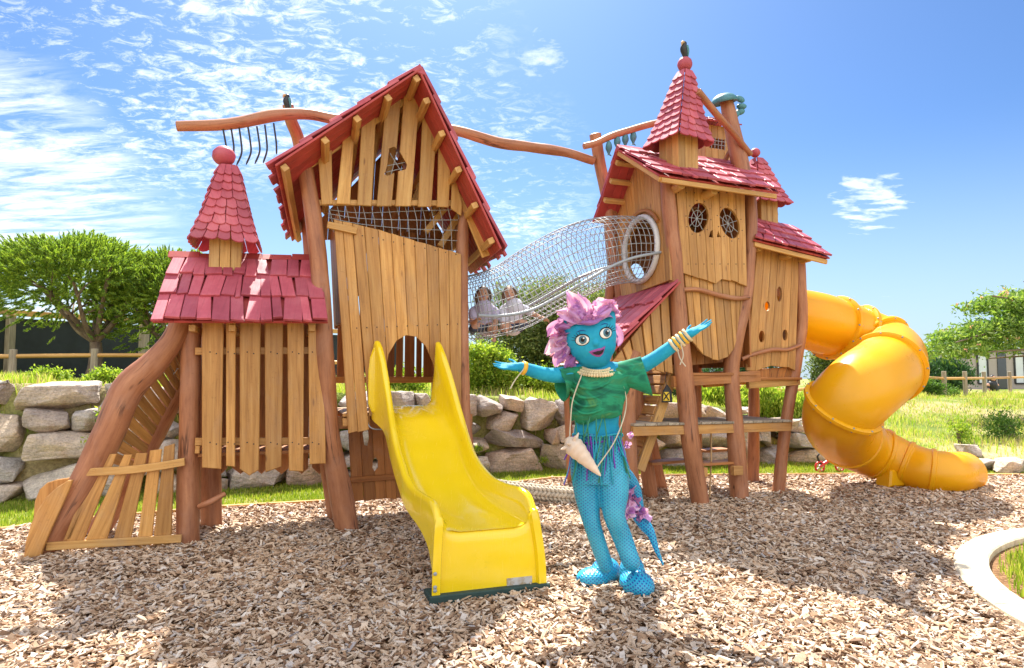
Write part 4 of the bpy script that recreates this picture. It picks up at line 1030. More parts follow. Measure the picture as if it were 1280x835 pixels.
# climbing panel below the floor
VP_ = 6.45
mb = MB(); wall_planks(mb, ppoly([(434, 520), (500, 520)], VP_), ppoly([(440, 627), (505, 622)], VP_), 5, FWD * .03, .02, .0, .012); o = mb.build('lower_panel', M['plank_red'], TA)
cut(o, [cutter(ppoly([(453, 541), (456, 536), (460, 538), (461, 548), (459, 557), (455, 556)], VP_), FWD * .2), cutter(ppoly([(466, 574), (469, 571), (472, 575), (472, 584), (468, 589), (465, 584)], VP_), FWD * .2)])
mb = MB(); bar(mb, pv(436, 600, VP_ - .045), pv(503, 595, VP_ - .045), .055, .03); mb.build('crossbar', M['plank_red'], TA)
mb = MB(); bar(mb, pv(428, 528, VA + .03), pv(462, 525, VA + .03), .075, .05); mb.build('beam', M['plank'], TA)
mb = MB(); tube(mb, crom([pv(458, 523, 5.92), pv(464, 535, 5.86), pv(482, 537, 5.84)], 5), .006, 6); mb.build('grab_rail', M['steel'], TA)
settle(TA)

# ================================================================ OPEN YELLOW SLIDE
YS = thing('slide', 'open yellow slide with high side wings coming down from the arched tower door', 'slide', W(1.18, 4.4, 0))
#        v     left rim px      right rim px     floor z  underside z
st = [(5.86, (470, 432), (549, 433), 1.13, 1.02), (5.76, (473, 426), (547, 427), 1.125, 1.00), (5.62, (479, 447), (553, 441), 1.10, .97), (5.45, (485, 482), (563, 472), 1.05, .93), (5.28, (489, 510), (571, 502), .96, .85), (5.10, (493, 535), (579, 530), .86, .75), (4.94, (498, 558), (585, 550), .755, .655),
      (4.78, (504, 578), (592, 568), .66, .565), (4.62, (510, 596), (602, 583), .58, .49), (4.46, (519, 609), (615, 596), .52, .44), (4.30, (530, 617), (632, 604), .475, .39), (4.15, (541, 624), (650, 609), .445, .30), (4.06, (547, 636), (660, 618), .43, .15), (3.99, (550, 655), (666, 635), .42, .02), (3.95, (550, 675), (668, 655), .405, .02), (3.935, (549, 700), (671, 684), .36, .02), (3.925, (547, 735), (676, 722), .20, .02), (3.915, (546, 748), (678, 736), .03, .02)]
cols = []
for (v, L_, R_, zf, zb) in st:
    a = uvz(pv(*L_, v)); b = uvz(pv(*R_, v)); ul, zl, ur, zr = a[0], a[2], b[0], b[2]
    if v < 3.96: zl = zr = None
    cols.append([v, ul, zl, ur, zr, zf, zb])
for c in cols:
    if c[2] is None:
        k = cols.index(c); tt = (k - (len(cols) - 5)) 
        c[2] = c[4] = {0: .56, 1: .53, 2: .44, 3: .26, 4: .045}.get(tt, .5)
mat_cols = []
def smooth_cols(C, sub=4):
    out = []
    arr = [cr1([c[i] for c in C], sub) for i in range(7)]
    return list(zip(*arr))
S = smooth_cols(cols)
V = []; NP = 22
for (v, ul, zl, ur, zr, zf, zb) in S:
    hl = zl - zf; hr = zr - zf; cx = (ul + ur) / 2; fl_ = ul + .055 + .03 * min(1, max(0, hl)); fr_ = ur - .055 - .03 * min(1, max(0, hr))
    dpt = .0 if v > 3.94 else .0
    sec = [(ul - .030, zb), (ul - .032, max(zb + .002, zl - .03)), (ul - .026, zl - .008), (ul - .010, zl), (ul + .008, zl - .003), (ul + .020, zl - .016), (ul + .030, zf + max(0, hl) * .55), (fl_ - .012, zf + min(.05, max(0, hl) * .25)), (fl_ + .02, zf + .012), (fl_ + .07, zf), (cx - .08, zf), (cx + .08, zf), (fr_ - .07, zf), (fr_ - .02, zf + .012),
           (fr_ + .012, zf + min(.05, max(0, hr) * .25)), (ur - .030, zf + max(0, hr) * .55), (ur - .020, zr - .016), (ur - .008, zr - .003), (ur + .010, zr), (ur + .026, zr - .008), (ur + .032, max(zb + .002, zr - .03)), (ur + .030, zb)]
    inner = range(7, 15)
    for i, (u_, z_) in enumerate(sec):
        back = .03 if (v < 3.99 and 6 <= i <= 15) else 0
        V.append(W(u_, v + back, z_))
m = len(S); F = []
for i in range(m - 1):
    for k in range(NP):
        j = (k + 1) % NP; F.append([i * NP + k, i * NP + j, (i + 1) * NP + j, (i + 1) * NP + k])
F.append(list(range(NP - 1, -1, -1))); F.append([(m - 1) * NP + k for k in range(NP)])
mb = MB(); mb.add(V, F, None, 0, True); o = mb.build('chute', M['yellow'], YS)
bm = bmesh.new(); bm.from_mesh(o.data); bmesh.ops.recalc_face_normals(bm, faces=bm.faces[:]); bm.to_mesh(o.data); bm.free(); smooth_by_angle(o, 50)
# wrapped entry flange at the left of the door
mb = MB()
P = ppoly([(466, 436), (472, 430), (474, 450), (478, 480), (482, 512), (474, 518), (464, 515), (460, 505), (460, 465), (462, 447)], 5.80)
prism(mb, P, FWD * .05, .012); mb.build('side_flange', M['yellow'], YS)
mb = MB(); c0 = uvz(V[-NP]); c1 = uvz(V[-1]); box(mb, W((c0[0] + c1[0]) / 2, 3.985, .04), AX * ((c1[0] - c0[0]) / 2 + .018), BX * .088, UP * .030, .006); mb.build('base_strip', M['rubber'], YS)
m_, nt_, out_ = nt_new('worn plate'); tc_ = nt_.nodes.new('ShaderNodeTexCoord'); c_ = ramp(nt_, noi(nt_, tc_.outputs['Object'], 22, 4, .7), [(.4, (.36, .27, .16)), (.55, (.5, .49, .47))]); finish(nt_, out_, c_, .6); M['plate'] = m_
mb = MB(); uR = c1[0] - .09; prism(mb, [W(uR - .17, 3.95, .06), W(uR, 3.95, .06), W(uR, 3.95, .115), W(uR - .17, 3.95, .115)], FWD * .008, .001); mb.build('worn_plate', M['plate'], YS)
for (dv, z_) in ((.06, .09), (.06, .17), (.06, .07)):
    mb = MB(); lathe(mb, W(c0[0] + .018, 3.985 + dv * 0, z_ + .03) - AX * 0 + FWD * .075, [(0, .006), (.010, .005), (.012, 0)], 10, FWD); mb.build('bolt', M['steel'], YS)
settle(YS)

# ================================================================ TURRETED PLAYHOUSE (far left)
AN = thing('turreted_playhouse', 'small slatted playhouse with a low red roof and a ball topped red turret', 'playhouse', W(-.3, 6.1, 0))
post(AN, [pv(235, 688, 6.03), pv(236, 600, 6.03), pv(238, 500, 6.03), pv(239, 404, 6.03)], [.095, .088, .085, .08])
post(AN, [pv(265, 668, 6.55), pv(262, 560, 6.55), pv(262, 460, 6.55), pv(262, 408, 6.5)], [.095, .09, .08, .08])
el, er, rl, rr_ = pv(190, 401, 5.58), pv(410, 402, 5.58), pv(216, 320, 6.2), pv(398, 324, 6.2)
bel, ber = W(uvz(el)[0], 6.85, uvz(el)[2]), W(uvz(er)[0] + .0, 6.85, uvz(er)[2])
mb = MB(); shingles(mb, el, er, rl, rr_, 3, .105, .026, .045, skew=1.5); mb.build('roof_slope', M['red'], AN)
mb = MB(); shingles(mb, ber, bel, rr_, rl, 3, .105, .026, .045); mb.build('roof_slope', M['red'], AN)
mb = MB(); slab(mb, el, er, rl, rr_, wid=.14); slab(mb, bel, ber, rl, rr_, wid=.14); mb.build('roof_boards', M['red_under'], AN)
mb = MB(); k = 5; br_ = [(rl - AX * .03).lerp(rr_ + AX * .02, i / k) for i in range(k + 1)]
for i in range(k):
    a, b = br_[i], br_[i + 1] - AX * .004; dz = rnd.uniform(.02, .045)
    prism(mb, [a - BX * .07 - UP * .02, a - BX * .02 + UP * dz, a + BX * .02 + UP * dz, a + BX * .07 - UP * .02], b - a, .004)
mb.build('ridge_cap', M['red_under'], AN)
# front slats
slats = [((253, 401), (280, 401), (277, 586), (253, 584)), ((283, 402), (295, 402), (294, 583), (283, 582)), ((300, 401), (326, 401), (324, 587), (312, 594), (300, 586)), ((331, 401), (354, 401), (352, 583), (332, 590)), ((359, 401), (380, 401), (379, 589), (361, 588)), ((385, 402), (404, 402), (407, 579), (387, 580))]
mb = MB()
for q in slats:
    P = ppoly(q, 5.88); prism(mb, P, FWD * .03, .006, along=P[0] - P[-1])
mb.build('front_slats', M['plank'], AN)
mb = MB(); sp = []
for q in slats:
    cx_ = (q[0][0] + q[1][0]) / 2
    for y_ in (440, 553): sp += [pv(cx_ - 4, y_, 5.85), pv(cx_ + 4, y_ + 2, 5.85)]
screws(mb, sp, FWD); mb.build('screws', M['black_metal'], AN)
for (a, b) in (((244, 439), (405, 438)), ((244, 552), (408, 551)), ((244, 562), (250, 562))):
    mb = MB(); bar(mb, pv(*a, 5.92), pv(*b, 5.92), .062, .035); mb.build('rail', M['plank'], AN)
q = [((x, 455), (x + w_, 455), (x + w_ * .9, 585), (x + w_ * .5, 592), (x, 584)) for x, w_ in ((268, 18), (290, 22), (317, 20), (341, 22), (367, 20), (390, 18))]
mb = MB()
for c in q:
    P = ppoly(c, 6.62); P2 = [p + UP * (.38 if i < 2 else 0) for i, p in enumerate(P)]; prism(mb, P2, FWD * .028, .005, along=UP)
mb.build('back_slats', M['plank_red'], AN)
for z_ in (2.0, 1.15):
    mb = MB(); a = pv(262, 470, 6.64); b = pv(408, 470, 6.64); bar(mb, Vector((a.x, a.y, z_ - .05)), Vector((b.x, b.y, z_ - .05)), .06, .035); mb.build('rail', M['plank_red'], AN)
mb = MB()
for i in range(5): bar(mb, W(-.72, 6.0 + i * .135, .74), W(.40, 6.0 + i * .135, .74), .03, .125)
mb.build('floor', M['plank_red'], AN)
for i, x in enumerate((240, 290, 390)):
    mb = MB(); a = pv(x, 410, 5.72); bar(mb, a, a + BX * 1.1, .05, .05); mb.build('rafter', M['plank_pale'], AN)
mb = MB(); log(mb, [pv(249, 633, 5.95), pv(262, 628, 5.9), pv(281, 617, 5.95)], [.022, .026, .02], 8); mb.build('foothold', M['log'], AN)
# little turret on the roof
tb = pv(280, 315, 6.02); uT = uvz(tb)[0]; TC = W(uT + .01, 6.14, 0)
TU = MB(); zt0, zt1 = 2.42, 2.72
for sgn, ax_, bx_ in ((0, AX, FWD), (1, -AX, BX), (2, BX, AX), (3, -BX, -AX)):
    hwid = .128
    for i in range(3):
        s0, s1 = -hwid + hwid * 2 / 3 * i + .002, -hwid + hwid * 2 / 3 * (i + 1) - .002
        zb_ = zt0 - .12
        prism(TU, [TC + bx_ * hwid + ax_ * s0 + UP * zb_, TC + bx_ * hwid + ax_ * s1 + UP * zb_, TC + bx_ * hwid + ax_ * s1 + UP * zt1, TC + bx_ * hwid + ax_ * s0 + UP * zt1], bx_ * -.022, .003, along=UP)
tur = TU.build('turret', M['plank_pale'], AN)
zb_ = pv(280, 300, 6.0).z; ztp = pv(280, 207, 6.14).z
mb = MB(); turret_roof(mb, TC + UP * (zb_ - .01), .235, .062, ztp - zb_, 9, R(19), .06, 5, drop=.022); mb.build('turret_roof', M['red'], tur)
mb = MB(); ellipsoid(mb, pv(280, 195, 6.14), .098, .098, .09, disp=.05); mb.build('finial_ball', M['red'], tur)
settle(AN)

# ================================================================ CLIMBING RAMP
CR = thing('climbing_ramp', 'curved log climbing ramp with a slatted skirt leaning on the playhouse', 'climbing ramp', W(-1.4, 6.1, 0))
def ramp_log(v, dx, dy, n0='side_log'):
    mb = MB(); log(mb, [pv(46 + dx, 705 + dy, v), pv(80 + dx, 645 + dy, v), pv(112 + dx, 590 + dy, v), pv(136 + dx, 540 + dy, v), pv(160 + dx, 488 + dy, v), pv(192 + dx, 455 + dy, v), pv(216 + dx, 425 + dy, v), pv(230 + dx, 392 + dy, v)], [.09, .10, .112, .118, .12, .108, .09, .085], 16); return mb.build(n0, M['log'], CR)
ramp_log(5.98, 0, 0)
def wl(px, py, v0, v1): p = uvz(pv(px, py, v0)); return W(p[0], v1, p[2])
P = [pv(x, y, 6.58) for x, y in [(118, 672), (140, 636), (162, 598), (183, 558), (204, 518), (222, 484), (238, 452)]]
mb = MB(); log(mb, P, [.09, .095, .10, .105, .10, .09, .08], 16); mb.build('side_log', M['log'], CR)
mb = MB(); Q = crom([pv(x, y, 6.02) for x, y in [(118, 610), (140, 562), (162, 515), (184, 478), (210, 452), (226, 420)]], 3); Q2 = crom([pv(x, y, 6.56) for x, y in [(168, 612), (182, 582), (196, 550), (212, 515), (228, 482), (238, 452)]], 3)
for i in range(2, len(Q) - 1):
    a, b = Q[i], Q[i + 1]; e = (b - a).normalized() * .006
    a2, b2 = Q2[i], Q2[i + 1]; prism(mb, [a + e, b - e, b2 - e, a2 + e], (b - a).cross(b2 - b).normalized() * .028, .004, along=b2 - b)
mb.build('deck_boards', M['plank'], CR)
mb = MB()
for q in [((134, 567), (147, 567), (105, 676), (83, 676)), ((156, 568), (166, 568), (134, 676), (107, 676)), ((171, 566), (185, 566), (164, 676), (142, 676)), ((188, 563), (203, 561), (188, 694), (170, 694)), ((206, 558), (219, 554), (214, 692), (190, 694)), ((120, 572), (131, 569), (90, 672), (80, 676))]:
    P = ppoly(q, 5.93); prism(mb, P, FWD * .026, .005, along=P[0] - P[-1])
mb.build('skirt_slats', M['plank'], CR)
mb = MB(); bar(mb, pv(108, 590, 5.885), pv(231, 577, 5.885), .062, .03, bow=-.02); mb.build('rail', M['plank_pale'], CR)
mb = MB(); bar(mb, pv(58, 683, 5.885), pv(227, 673, 5.885), .062, .03); mb.build('rail', M['plank_pale'], CR)
mb = MB(); prism(mb, ppoly([(44, 690), (43, 650), (45, 626), (51, 611), (60, 603), (72, 599), (92, 596), (92, 625), (76, 660), (60, 690)], 6.30), FWD * .03, .006); mb.build('end_board', M['plank'], CR)
for v_, k in ((5.86, 'end_board'),):
    mb = MB(); pts = [(31, 699), (34, 676), (40, 655), (49, 636), (60, 620), (73, 608), (86, 600), (93, 599), (88, 612), (78, 634), (66, 660), (56, 684), (51, 701)]
    prism(mb, [wl(x, y, 5.86, v_) for x, y in pts], FWD * .03, .006); mb.build(k, M['plank'], CR)
mb = MB(); Q = crom([wl(x, y, 5.86, 5.88) for x, y in [(36, 700), (41, 670), (51, 643), (64, 622), (78, 609)]], 3)
for a, b in zip(Q[:-1], Q[1:]):
    e = (b - a).normalized() * .004; prism(mb, [a + e, b - e, b - e + BX * .44, a + e + BX * .44], (b - a).cross(BX).normalized() * .025, .003, along=BX)
mb.build('entry_boards', M['plank'], CR)
# small net window high in the ramp deck
mb = MB(); c = pv(212, 461, 6.25)
for k in range(6):
    a = k * PI / 3; tube(mb, [c, c + AX * .07 * math.cos(a) + UP * .055 * math.sin(a)], .004, 5)
for r_ in (.03, .06): tube(mb, [c + AX * r_ * math.cos(a * PI / 4) + UP * r_ * .8 * math.sin(a * PI / 4) for a in range(8)], .004, 5, closed=True)
mb.build('net_patch', M['white_ring'], CR)
settle(CR)

# ================================================================ LONG LOG BEAM
LB = thing('log_beam', 'long wavy log beam running between the two towers high above, with black iron rods', 'log beam', pv(480, 150, 6.5))
mb = MB(); log(mb, [pv(221, 158, 6.45), pv(262, 157, 6.45), (pv(300, 153, 6.45)), pv(345, 144, 6.5), pv(385, 143, 6.55), pv(425, 150, 6.55), pv(500, 158, 6.6), pv(568, 163, 6.7), pv(620, 178, 6.8), pv(665, 184, 6.85), pv(705, 190, 6.9), pv(742, 201, 6.92)], [.045, .052, .054, .056, .052, .055, .06, .058, .062, .06, .058, .05], 14, 0, 6, .16); mb.build('beam', M['log'], LB)
for (a, b, k) in [((279, 163), (283, 184), 0), ((289, 162), (292, 196), .3), ((299, 161), (297, 207), 1), ((310, 160), (309, 206), 1), ((321, 159), (320, 205), 1), ((331, 157), (330, 204), .8), ((342, 155), (346, 193), .2)]:
    mb = MB(); p0, p1 = pv(a[0], a[1] - 1, 6.44), pv(*b, 6.44)
    tube(mb, crom([p0, p0.lerp(p1, .33) + AX * .02 * k, p0.lerp(p1, .66) + AX * .03 * k, p1 - AX * .01 * k], 5), [.009] * 15 + [.004], 8); mb.build('iron_rod', M['black_metal'], LB)
settle(LB)
def bird(label, foot, h, face=-1, turn=0.0):
    """carved crow: upright body, head, tan beak and wing"""
    t = thing('carved_crow', label, 'carved bird', foot, 'carved crows')
    mb = MB(); a = AX * face; log(mb, [foot, foot + UP * h * .25 + a * .0, foot + UP * h * .5 + a * h * .06, foot + UP * h * .72 + a * h * .03, foot + UP * h * .86 + a * h * .02, foot + UP * h * .97 + a * h * .05], [h * .10, h * .17, h * .20, h * .16, h * .145, h * .05], 12); mb.build('body', M['teal'] if 'teal' in label else M['black'], t)
    mb = MB(); log(mb, [foot + UP * h * .86 + a * h * .12 - BX * h * .06, foot + UP * h * .80 + a * h * .22 - BX * h * .10, foot + UP * h * .62 + a * h * .26 - BX * h * .12], [h * .09, h * .07, h * .015], 8); mb.build('beak', M['tan'], t)
    mb = MB(); log(mb, [foot + UP * h * .70 - a * h * .1 - BX * h * .1, foot + UP * h * .4 - a * h * .16 - BX * h * .08, foot - a * h * .2 + UP * h * .0], [h * .08, h * .09, h * .02], 8); mb.build('wing', M['teal'], t)
    settle(t)
bird('black carved crow perched where the long beam crosses the back post', pv(359, 137, 6.66), .165, -1)
# ================================================================ SKULL FACED TOWER (right)
VB = 5.9
TB = thing('play_tower', 'tall right hand play tower with two netted eye windows and a pointed red turret', 'play tower', W(4.3, 6.4, 0))
post(TB, [pv(878, 642, 5.98), pv(869, 590, 5.97), pv(862, 540, 5.95), pv(856, 480, 5.93), pv(849, 400, 5.92), pv(843, 320, 5.9), pv(836, 255, 5.9), pv(834, 226, 5.9)], [.10, .098, .10, .098, .088, .082, .080, .078])
post(TB, [pv(924, 634, 6.06), pv(922, 580, 6.05), pv(918, 520, 6.0), pv(914, 465, 6.0), pv(920, 420, 5.98), pv(930, 380, 5.96), pv(936, 330, 5.95), pv(939, 280, 5.95), pv(938, 243, 5.95)], [.105, .10, .092, .085, .090, .085, .07, .066, .066])
post(TB, [W(4.9, 7.05, -.05), W(4.92, 7.05, 1.0), W(4.95, 7.05, 2.2), W(4.95, 7.05, 3.3)], [.085, .08, .075, .07])
post(TB, [W(4.02, 7.1, -.05), W(3.98, 7.1, .8), pv(777, 372, 7.05), pv(768, 330, 7.05), pv(763, 290, 7.05), pv(760, 252, 7.0)], [.09, .085, .08, .08, .078, .06])
post(TB, [W(3.92, 7.35, -.05), W(3.80, 7.35, 1.4), pv(768, 300, 7.1), pv(757, 240, 6.98), pv(750, 205, 6.95), pv(744, 168, 6.93)], [.085, .08, .075, .072, .072, .07])
# main roof
el, er = pv(824, 218, 5.62), pv(974, 240, 5.60)
rl, rr_ = pv(771, 185, 6.45), pv(936, 208, 6.45)
ul = uvz(rl)[0]
bel = pu(742, 277, ul + .02); b_ = uvz(bel); ber = W(uvz(rr_)[0] + .05, b_[1], b_[2])
mb = MB(); shingles(mb, el, er, rl, rr_, 4, .12, .026, .04, skew=1.2); mb.build('roof_slope', M['red'], TB)
mb = MB(); shingles(mb, ber, bel, rr_, rl, 5, .12, .026, .04); mb.build('roof_slope', M['red'], TB)
mb = MB(); slab(mb, el, er, rl, rr_); mb.build('roof_boards', M['red_under'], TB)
mb = MB(); slab(mb, bel, ber, rl, rr_); mb.build('roof_boards', M['red_under'], TB)
mb = MB(); prism(mb, [rl - BX * .08 - UP * .02, rl + UP * .045, rl + BX * .08 - UP * .04], (rr_ - rl), .004); mb.build('ridge_cap', M['red'], TB)
mb = MB(); bar(mb, el - UP * .045 + AX * .04 + BX * .03, er - UP * .045 - AX * .02 + BX * .03, .05, .035); mb.build('fascia', M['plank_pale'], TB)
mb = MB(); bar(mb, el - UP * .04 + BX * .03 + AX * .03, rl - UP * .05 + AX * .03 + BX * .02, .05, .03); mb.build('fascia', M['plank_pale'], TB)
for px, py in ((852, 231), (893, 238)):
    mb = MB(); a = pv(px, py, 5.70); log(mb, [a, a + BX * .3, a + BX * .8 + UP * .1], [.045, .055, .05], 10); mb.build('rafter', M['plank_pale'], TB)
for t in (.06, .34, .60, .84):
    a = bel.lerp(rl, t); b = ber.lerp(rr_, t); nn = -(ber - bel).cross(rl - bel).normalized(); nn = nn if nn.z < 0 else -nn
    mb = MB(); bar(mb, a + nn * .055 + AX * .02, b + nn * .055, .06, .05, up=nn); mb.build('purlin', M['plank_pale'], TB)
# gable wall facing left, with the round tunnel door
UG = 3.80
top = [pu(757, 252, UG), pu(789, 197, UG), pu(832, 226, UG)]; bot = [pu(777, 372, UG), pu(838, 350, UG)]
mb = MB(); wall_planks(mb, top, bot, 9, AX * .03, .04, .0, .0, jit=.15); o = mb.build('gable_wall', M['plank'], TB)
rc = pu(803, 312, UG); NR = .37
circ = lambda r_, u_=0: [rc + AX * u_ + BX * r_ * math.cos(2 * PI * k / 32) + UP * r_ * math.sin(2 * PI * k / 32) for k in range(32)]
cut(o, [cutter(circ(NR - .02), AX * .3)])
mb = MB(); tube(mb, circ(NR, -.03), .032, 12, closed=True); mb.build('door_ring', M['white_ring'], TB)
mb = MB(); tube(mb, [rc - AX * .02 + BX * (NR + .075) * math.cos(a) + UP * (NR + .075) * math.sin(a) for a in [R(20 + i * 14) for i in range(10)]], .022, 8); mb.build('door_moulding', M['plank_red'], TB)
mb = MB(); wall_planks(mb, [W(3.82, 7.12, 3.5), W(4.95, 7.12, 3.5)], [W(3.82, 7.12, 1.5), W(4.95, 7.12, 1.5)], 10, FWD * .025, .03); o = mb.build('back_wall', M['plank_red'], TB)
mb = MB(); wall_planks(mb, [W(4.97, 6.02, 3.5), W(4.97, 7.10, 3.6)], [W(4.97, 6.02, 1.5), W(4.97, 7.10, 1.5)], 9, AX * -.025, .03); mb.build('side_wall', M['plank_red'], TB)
cut(o, [cutter([W(4.12 + .12 * math.cos(a * PI / 8), 7.12, 2.66 + .17 * math.sin(a * PI / 8)) for a in range(16)], FWD * .3), cutter([W(4.44 + .12 * math.cos(a * PI / 8), 7.12, 2.66 + .17 * math.sin(a * PI / 8)) for a in range(16)], FWD * .3)])
# front face
mb = MB(); wall_planks(mb, ppoly([(843, 232), (929, 243)], VB), ppoly([(851, 341), (893, 355), (899, 350), (906, 349), (932, 358)], VB), 8, FWD * .03, .035, .0, .008, jit=.12)
o = mb.build('front_wall', M['plank'], TB)
def ell(cx, cy, a, b, t, v, n=20): return ppoly([(cx + a * math.cos(k * 2 * PI / n) * math.cos(t) - b * math.sin(k * 2 * PI / n) * math.sin(t), cy + a * math.cos(k * 2 * PI / n) * math.sin(t) + b * math.sin(k * 2 * PI / n) * math.cos(t)) for k in range(n)], v)
cut(o, [cutter(ell(871, 273, 12.5, 19, R(8), VB), FWD * .2), cutter(ell(910, 279.5, 11.5, 20, R(-18), VB), FWD * .2), cutter(ppoly([(884, 297), (886, 290), (888.5, 288), (890, 298)], VB), FWD * .2), cutter(ppoly([(894, 297), (895.5, 289), (899, 297.5)], VB), FWD * .2)])
for (cx, cy, a, b, t) in ((871, 273, 12.5, 19, 8), (910, 279.5, 11.5, 20, -18)):
    mb = MB(); E_ = ell(cx, cy, a + 2, b + 2, R(t), VB + .0, 8)
    c_ = pv(cx, cy, VB - .03)
    for i in range(4): q = (E_[i] + E_[i + 4]) / 2; tube(mb, [E_[i] + BX * .0, c_.lerp(q, .5), E_[i + 4]], .0042, 5)
    E2 = ell(cx, cy, a * .55, b * .55, R(t), VB - .012, 10); tube(mb, E2, .004, 5, closed=True)
    mb.build('window_net', M['rope'], TB)
mb = MB(); sc = []
for (cx, cy, a, b, t) in ((871, 273, 12.5, 19, 8), (910, 279.5, 11.5, 20, -18)): sc += [p + FWD * .03 for p in ell(cx, cy, a + 3.2, b + 3.2, R(t), VB, 10)]
for x in range(848, 930, 10): sc += [pv(x, 241, VB - .03), pv(x + 2, 330, VB - .03)]
screws(mb, sc, FWD, .0065); mb.build('screws', M['black_metal'], TB)
# tongue of boards beneath
mb = MB(); wall_planks(mb, ppoly([(853, 338), (934, 350)], VB + .035), ppoly([(862, 425), (878, 444), (893, 451), (907, 448), (917, 434), (924, 402)], VB + .035), 9, FWD * .028, .07, .0, .004, jit=.15); mb.build('lower_boards', M['plank'], TB)
mb = MB(); tube(mb, crom([pv(852, 362, VB - .02), pv(873, 362, VB - .03), (pv(898, 369, VB - .03)), pv(920, 373, VB - .03), pv(936, 372, VB - .02)], 5), [.026] * 20 + [.024], 10, wob=.15); mb.build('branch_rail', M['log'], TB)
mb = MB(); wall_planks(mb, ppoly([(860, 405), (930, 400)], 6.2), ppoly([(860, 457), (930, 450)], 6.2), 7, FWD * .028, .03); mb.build('inner_boards', M['plank_red'], TB)
mb = MB()
for i in range(9): bar(mb, W(3.95, 5.98 + i * .135, 1.42), W(4.95, 5.98 + i * .135, 1.42), .03, .125)
mb.build('floor', M['plank_red'], TB)
for v_ in (5.97, 6.55, 7.05):
    mb = MB(); bar(mb, W(3.88, v_, 1.34), W(5.02, v_, 1.40), .12, .07); mb.build('beam', M['plank_red'], TB)
# turrets on the roof
def box_turret(parent, C, hw, z0, z1, rot, k, mat='plank_pale', name='turret'):
    TU = MB(); z0s = z0
    for s in range(4):
        an = rot + s * PI / 2; ax = Vector((math.cos(an), math.sin(an), 0)); bx = Vector((-math.sin(an), math.cos(an), 0))
        for i in range(k):
            s0, s1 = -hw + 2 * hw / k * i + .002, -hw + 2 * hw / k * (i + 1) - .002
            prism(TU, [C + bx * hw + ax * s0 + UP * z0, C + bx * hw + ax * s1 + UP * z0, C + bx * hw + ax * s1 + UP * z1, C + bx * hw + ax * s0 + UP * z1], bx * -.022, .003, along=UP)
    return TU.build(name, M[mat], parent)
VT = 5.98; c = pv(848, 190, VT); C = Vector((c.x, c.y, 0)); zB = pv(848, 214, VT).z; zE = pv(848, 178, VT).z; zT = pv(856, 90, VT).z
tu = box_turret(TB, C, .150, zB - .12, zE + .06, R(31), 3)
mb = MB(); tp = pv(856, 90, VT); turret_roof(mb, C + UP * (zE - .02), .235, .055, zT - zE + .02, 10, R(31), .08, 4, lean=(tp.x - C.x, tp.y - C.y)); mb.build('turret_roof', M['red'], tu)
ball_c = pv(856, 80.5, VT); mb = MB(); ellipsoid(mb, ball_c, .083, .083, .083, disp=.06); mb.build('finial_ball', M['red'], tu)
# dormer with a little grid window
VD = 6.85; c = pv(886, 190, VD); C = Vector((c.x, c.y, 0)); zB = pv(886, 213, VD).z; zE = pv(886, 164, VD).z
do = box_turret(TB, C, .19, zB - .2, zE, R(19), 4, 'plank_pale', 'dormer')
fc = C + FWD * .19; cut(do, [cutter([fc + AX * a + UP * b for a, b in ((-.13, zE - .30), (.11, zE - .30), (.11, zE - .17), (-.13, zE - .17))], FWD * .2)])
mb = MB()
for i in range(5): x = -.10 + i * .05; tube(mb, [fc + AX * x + UP * (zE - .31), fc + AX * (x + .01) + UP * (zE - .16)], .005, 6)
for z_ in (.20, .25): tube(mb, [fc - AX * .14 + UP * (zE - z_), fc + AX * .12 + UP * (zE - z_)], .005, 6)
mb.build('window_grid', M['rope'], do)
mb = MB(); a, b = C + FWD * .30 - AX * .26 + UP * (zE - .02), C + FWD * .30 + AX * .27 + UP * (zE - .02); d0, d1 = C - AX * .26 + UP * (zE + .16), C + AX * .27 + UP * (zE + .16)
shingles(mb, a, b, d0, d1, 3, .09, .018, .02); shingles(mb, C - FWD * .3 + AX * .27 + UP * (zE - .02), C - FWD * .3 - AX * .26 + UP * (zE - .02), d1, d0, 3, .09, .018, .02); mb.build('dormer_roof', M['red'], do)
# leaning chimney log with its odd teal cap, slanting pole and brace
post(TB, [pv(929, 226, 6.2), pv(922, 190, 6.22), pv(914, 155, 6.25), pv(908, 126, 6.28)], [.105, .10, .088, .075], name='chimney_log')
cp = pv(905, 128, 6.28); mb = MB(); axc = (UP + AX * -.25 + BX * -.1).normalized()
lathe(mb, cp, [(.005, .10), (.07, .095), (.12, .07), (.155, .03), (.165, -.01), (.155, -.012), (.14, .01), (.06, .03), (.005, .03)], 18, axc); cap = mb.build('chimney_cap', M['teal'], TB)
for i, (dx, dy, a_) in enumerate(((20, -4, .5), (22, 5, 0), (14, 16, -.6), (20, 12, -.3))):
    mb = MB(); q = pv(905 + dx, 128 + dy, 6.25); ellipsoid(mb, q, .062, .035, .038, Matrix.Rotation(a_, 3, 'Y')); mb.build('cap_paddle', M['teal'], TB)
mb = MB(); log(mb, [pv(872, 114, 5.85), pv(895, 142, 5.95), pv(918, 168, 6.05), pv(938, 193, 6.15)], [.042, .04, .036, .034], 10, wob=.05); mb.build('slanting_pole', M['log'], TB)
mb = MB(); log(mb, [pv(903, 207, 6.5), pv(912, 190, 6.4), pv(918, 178, 6.3)], [.03, .03, .03], 8); mb.build('brace', M['log'], TB)
settle(TB)
bird('black carved crow on the red ball of the tallest turret', ball_c + UP * .075, .20, -1)

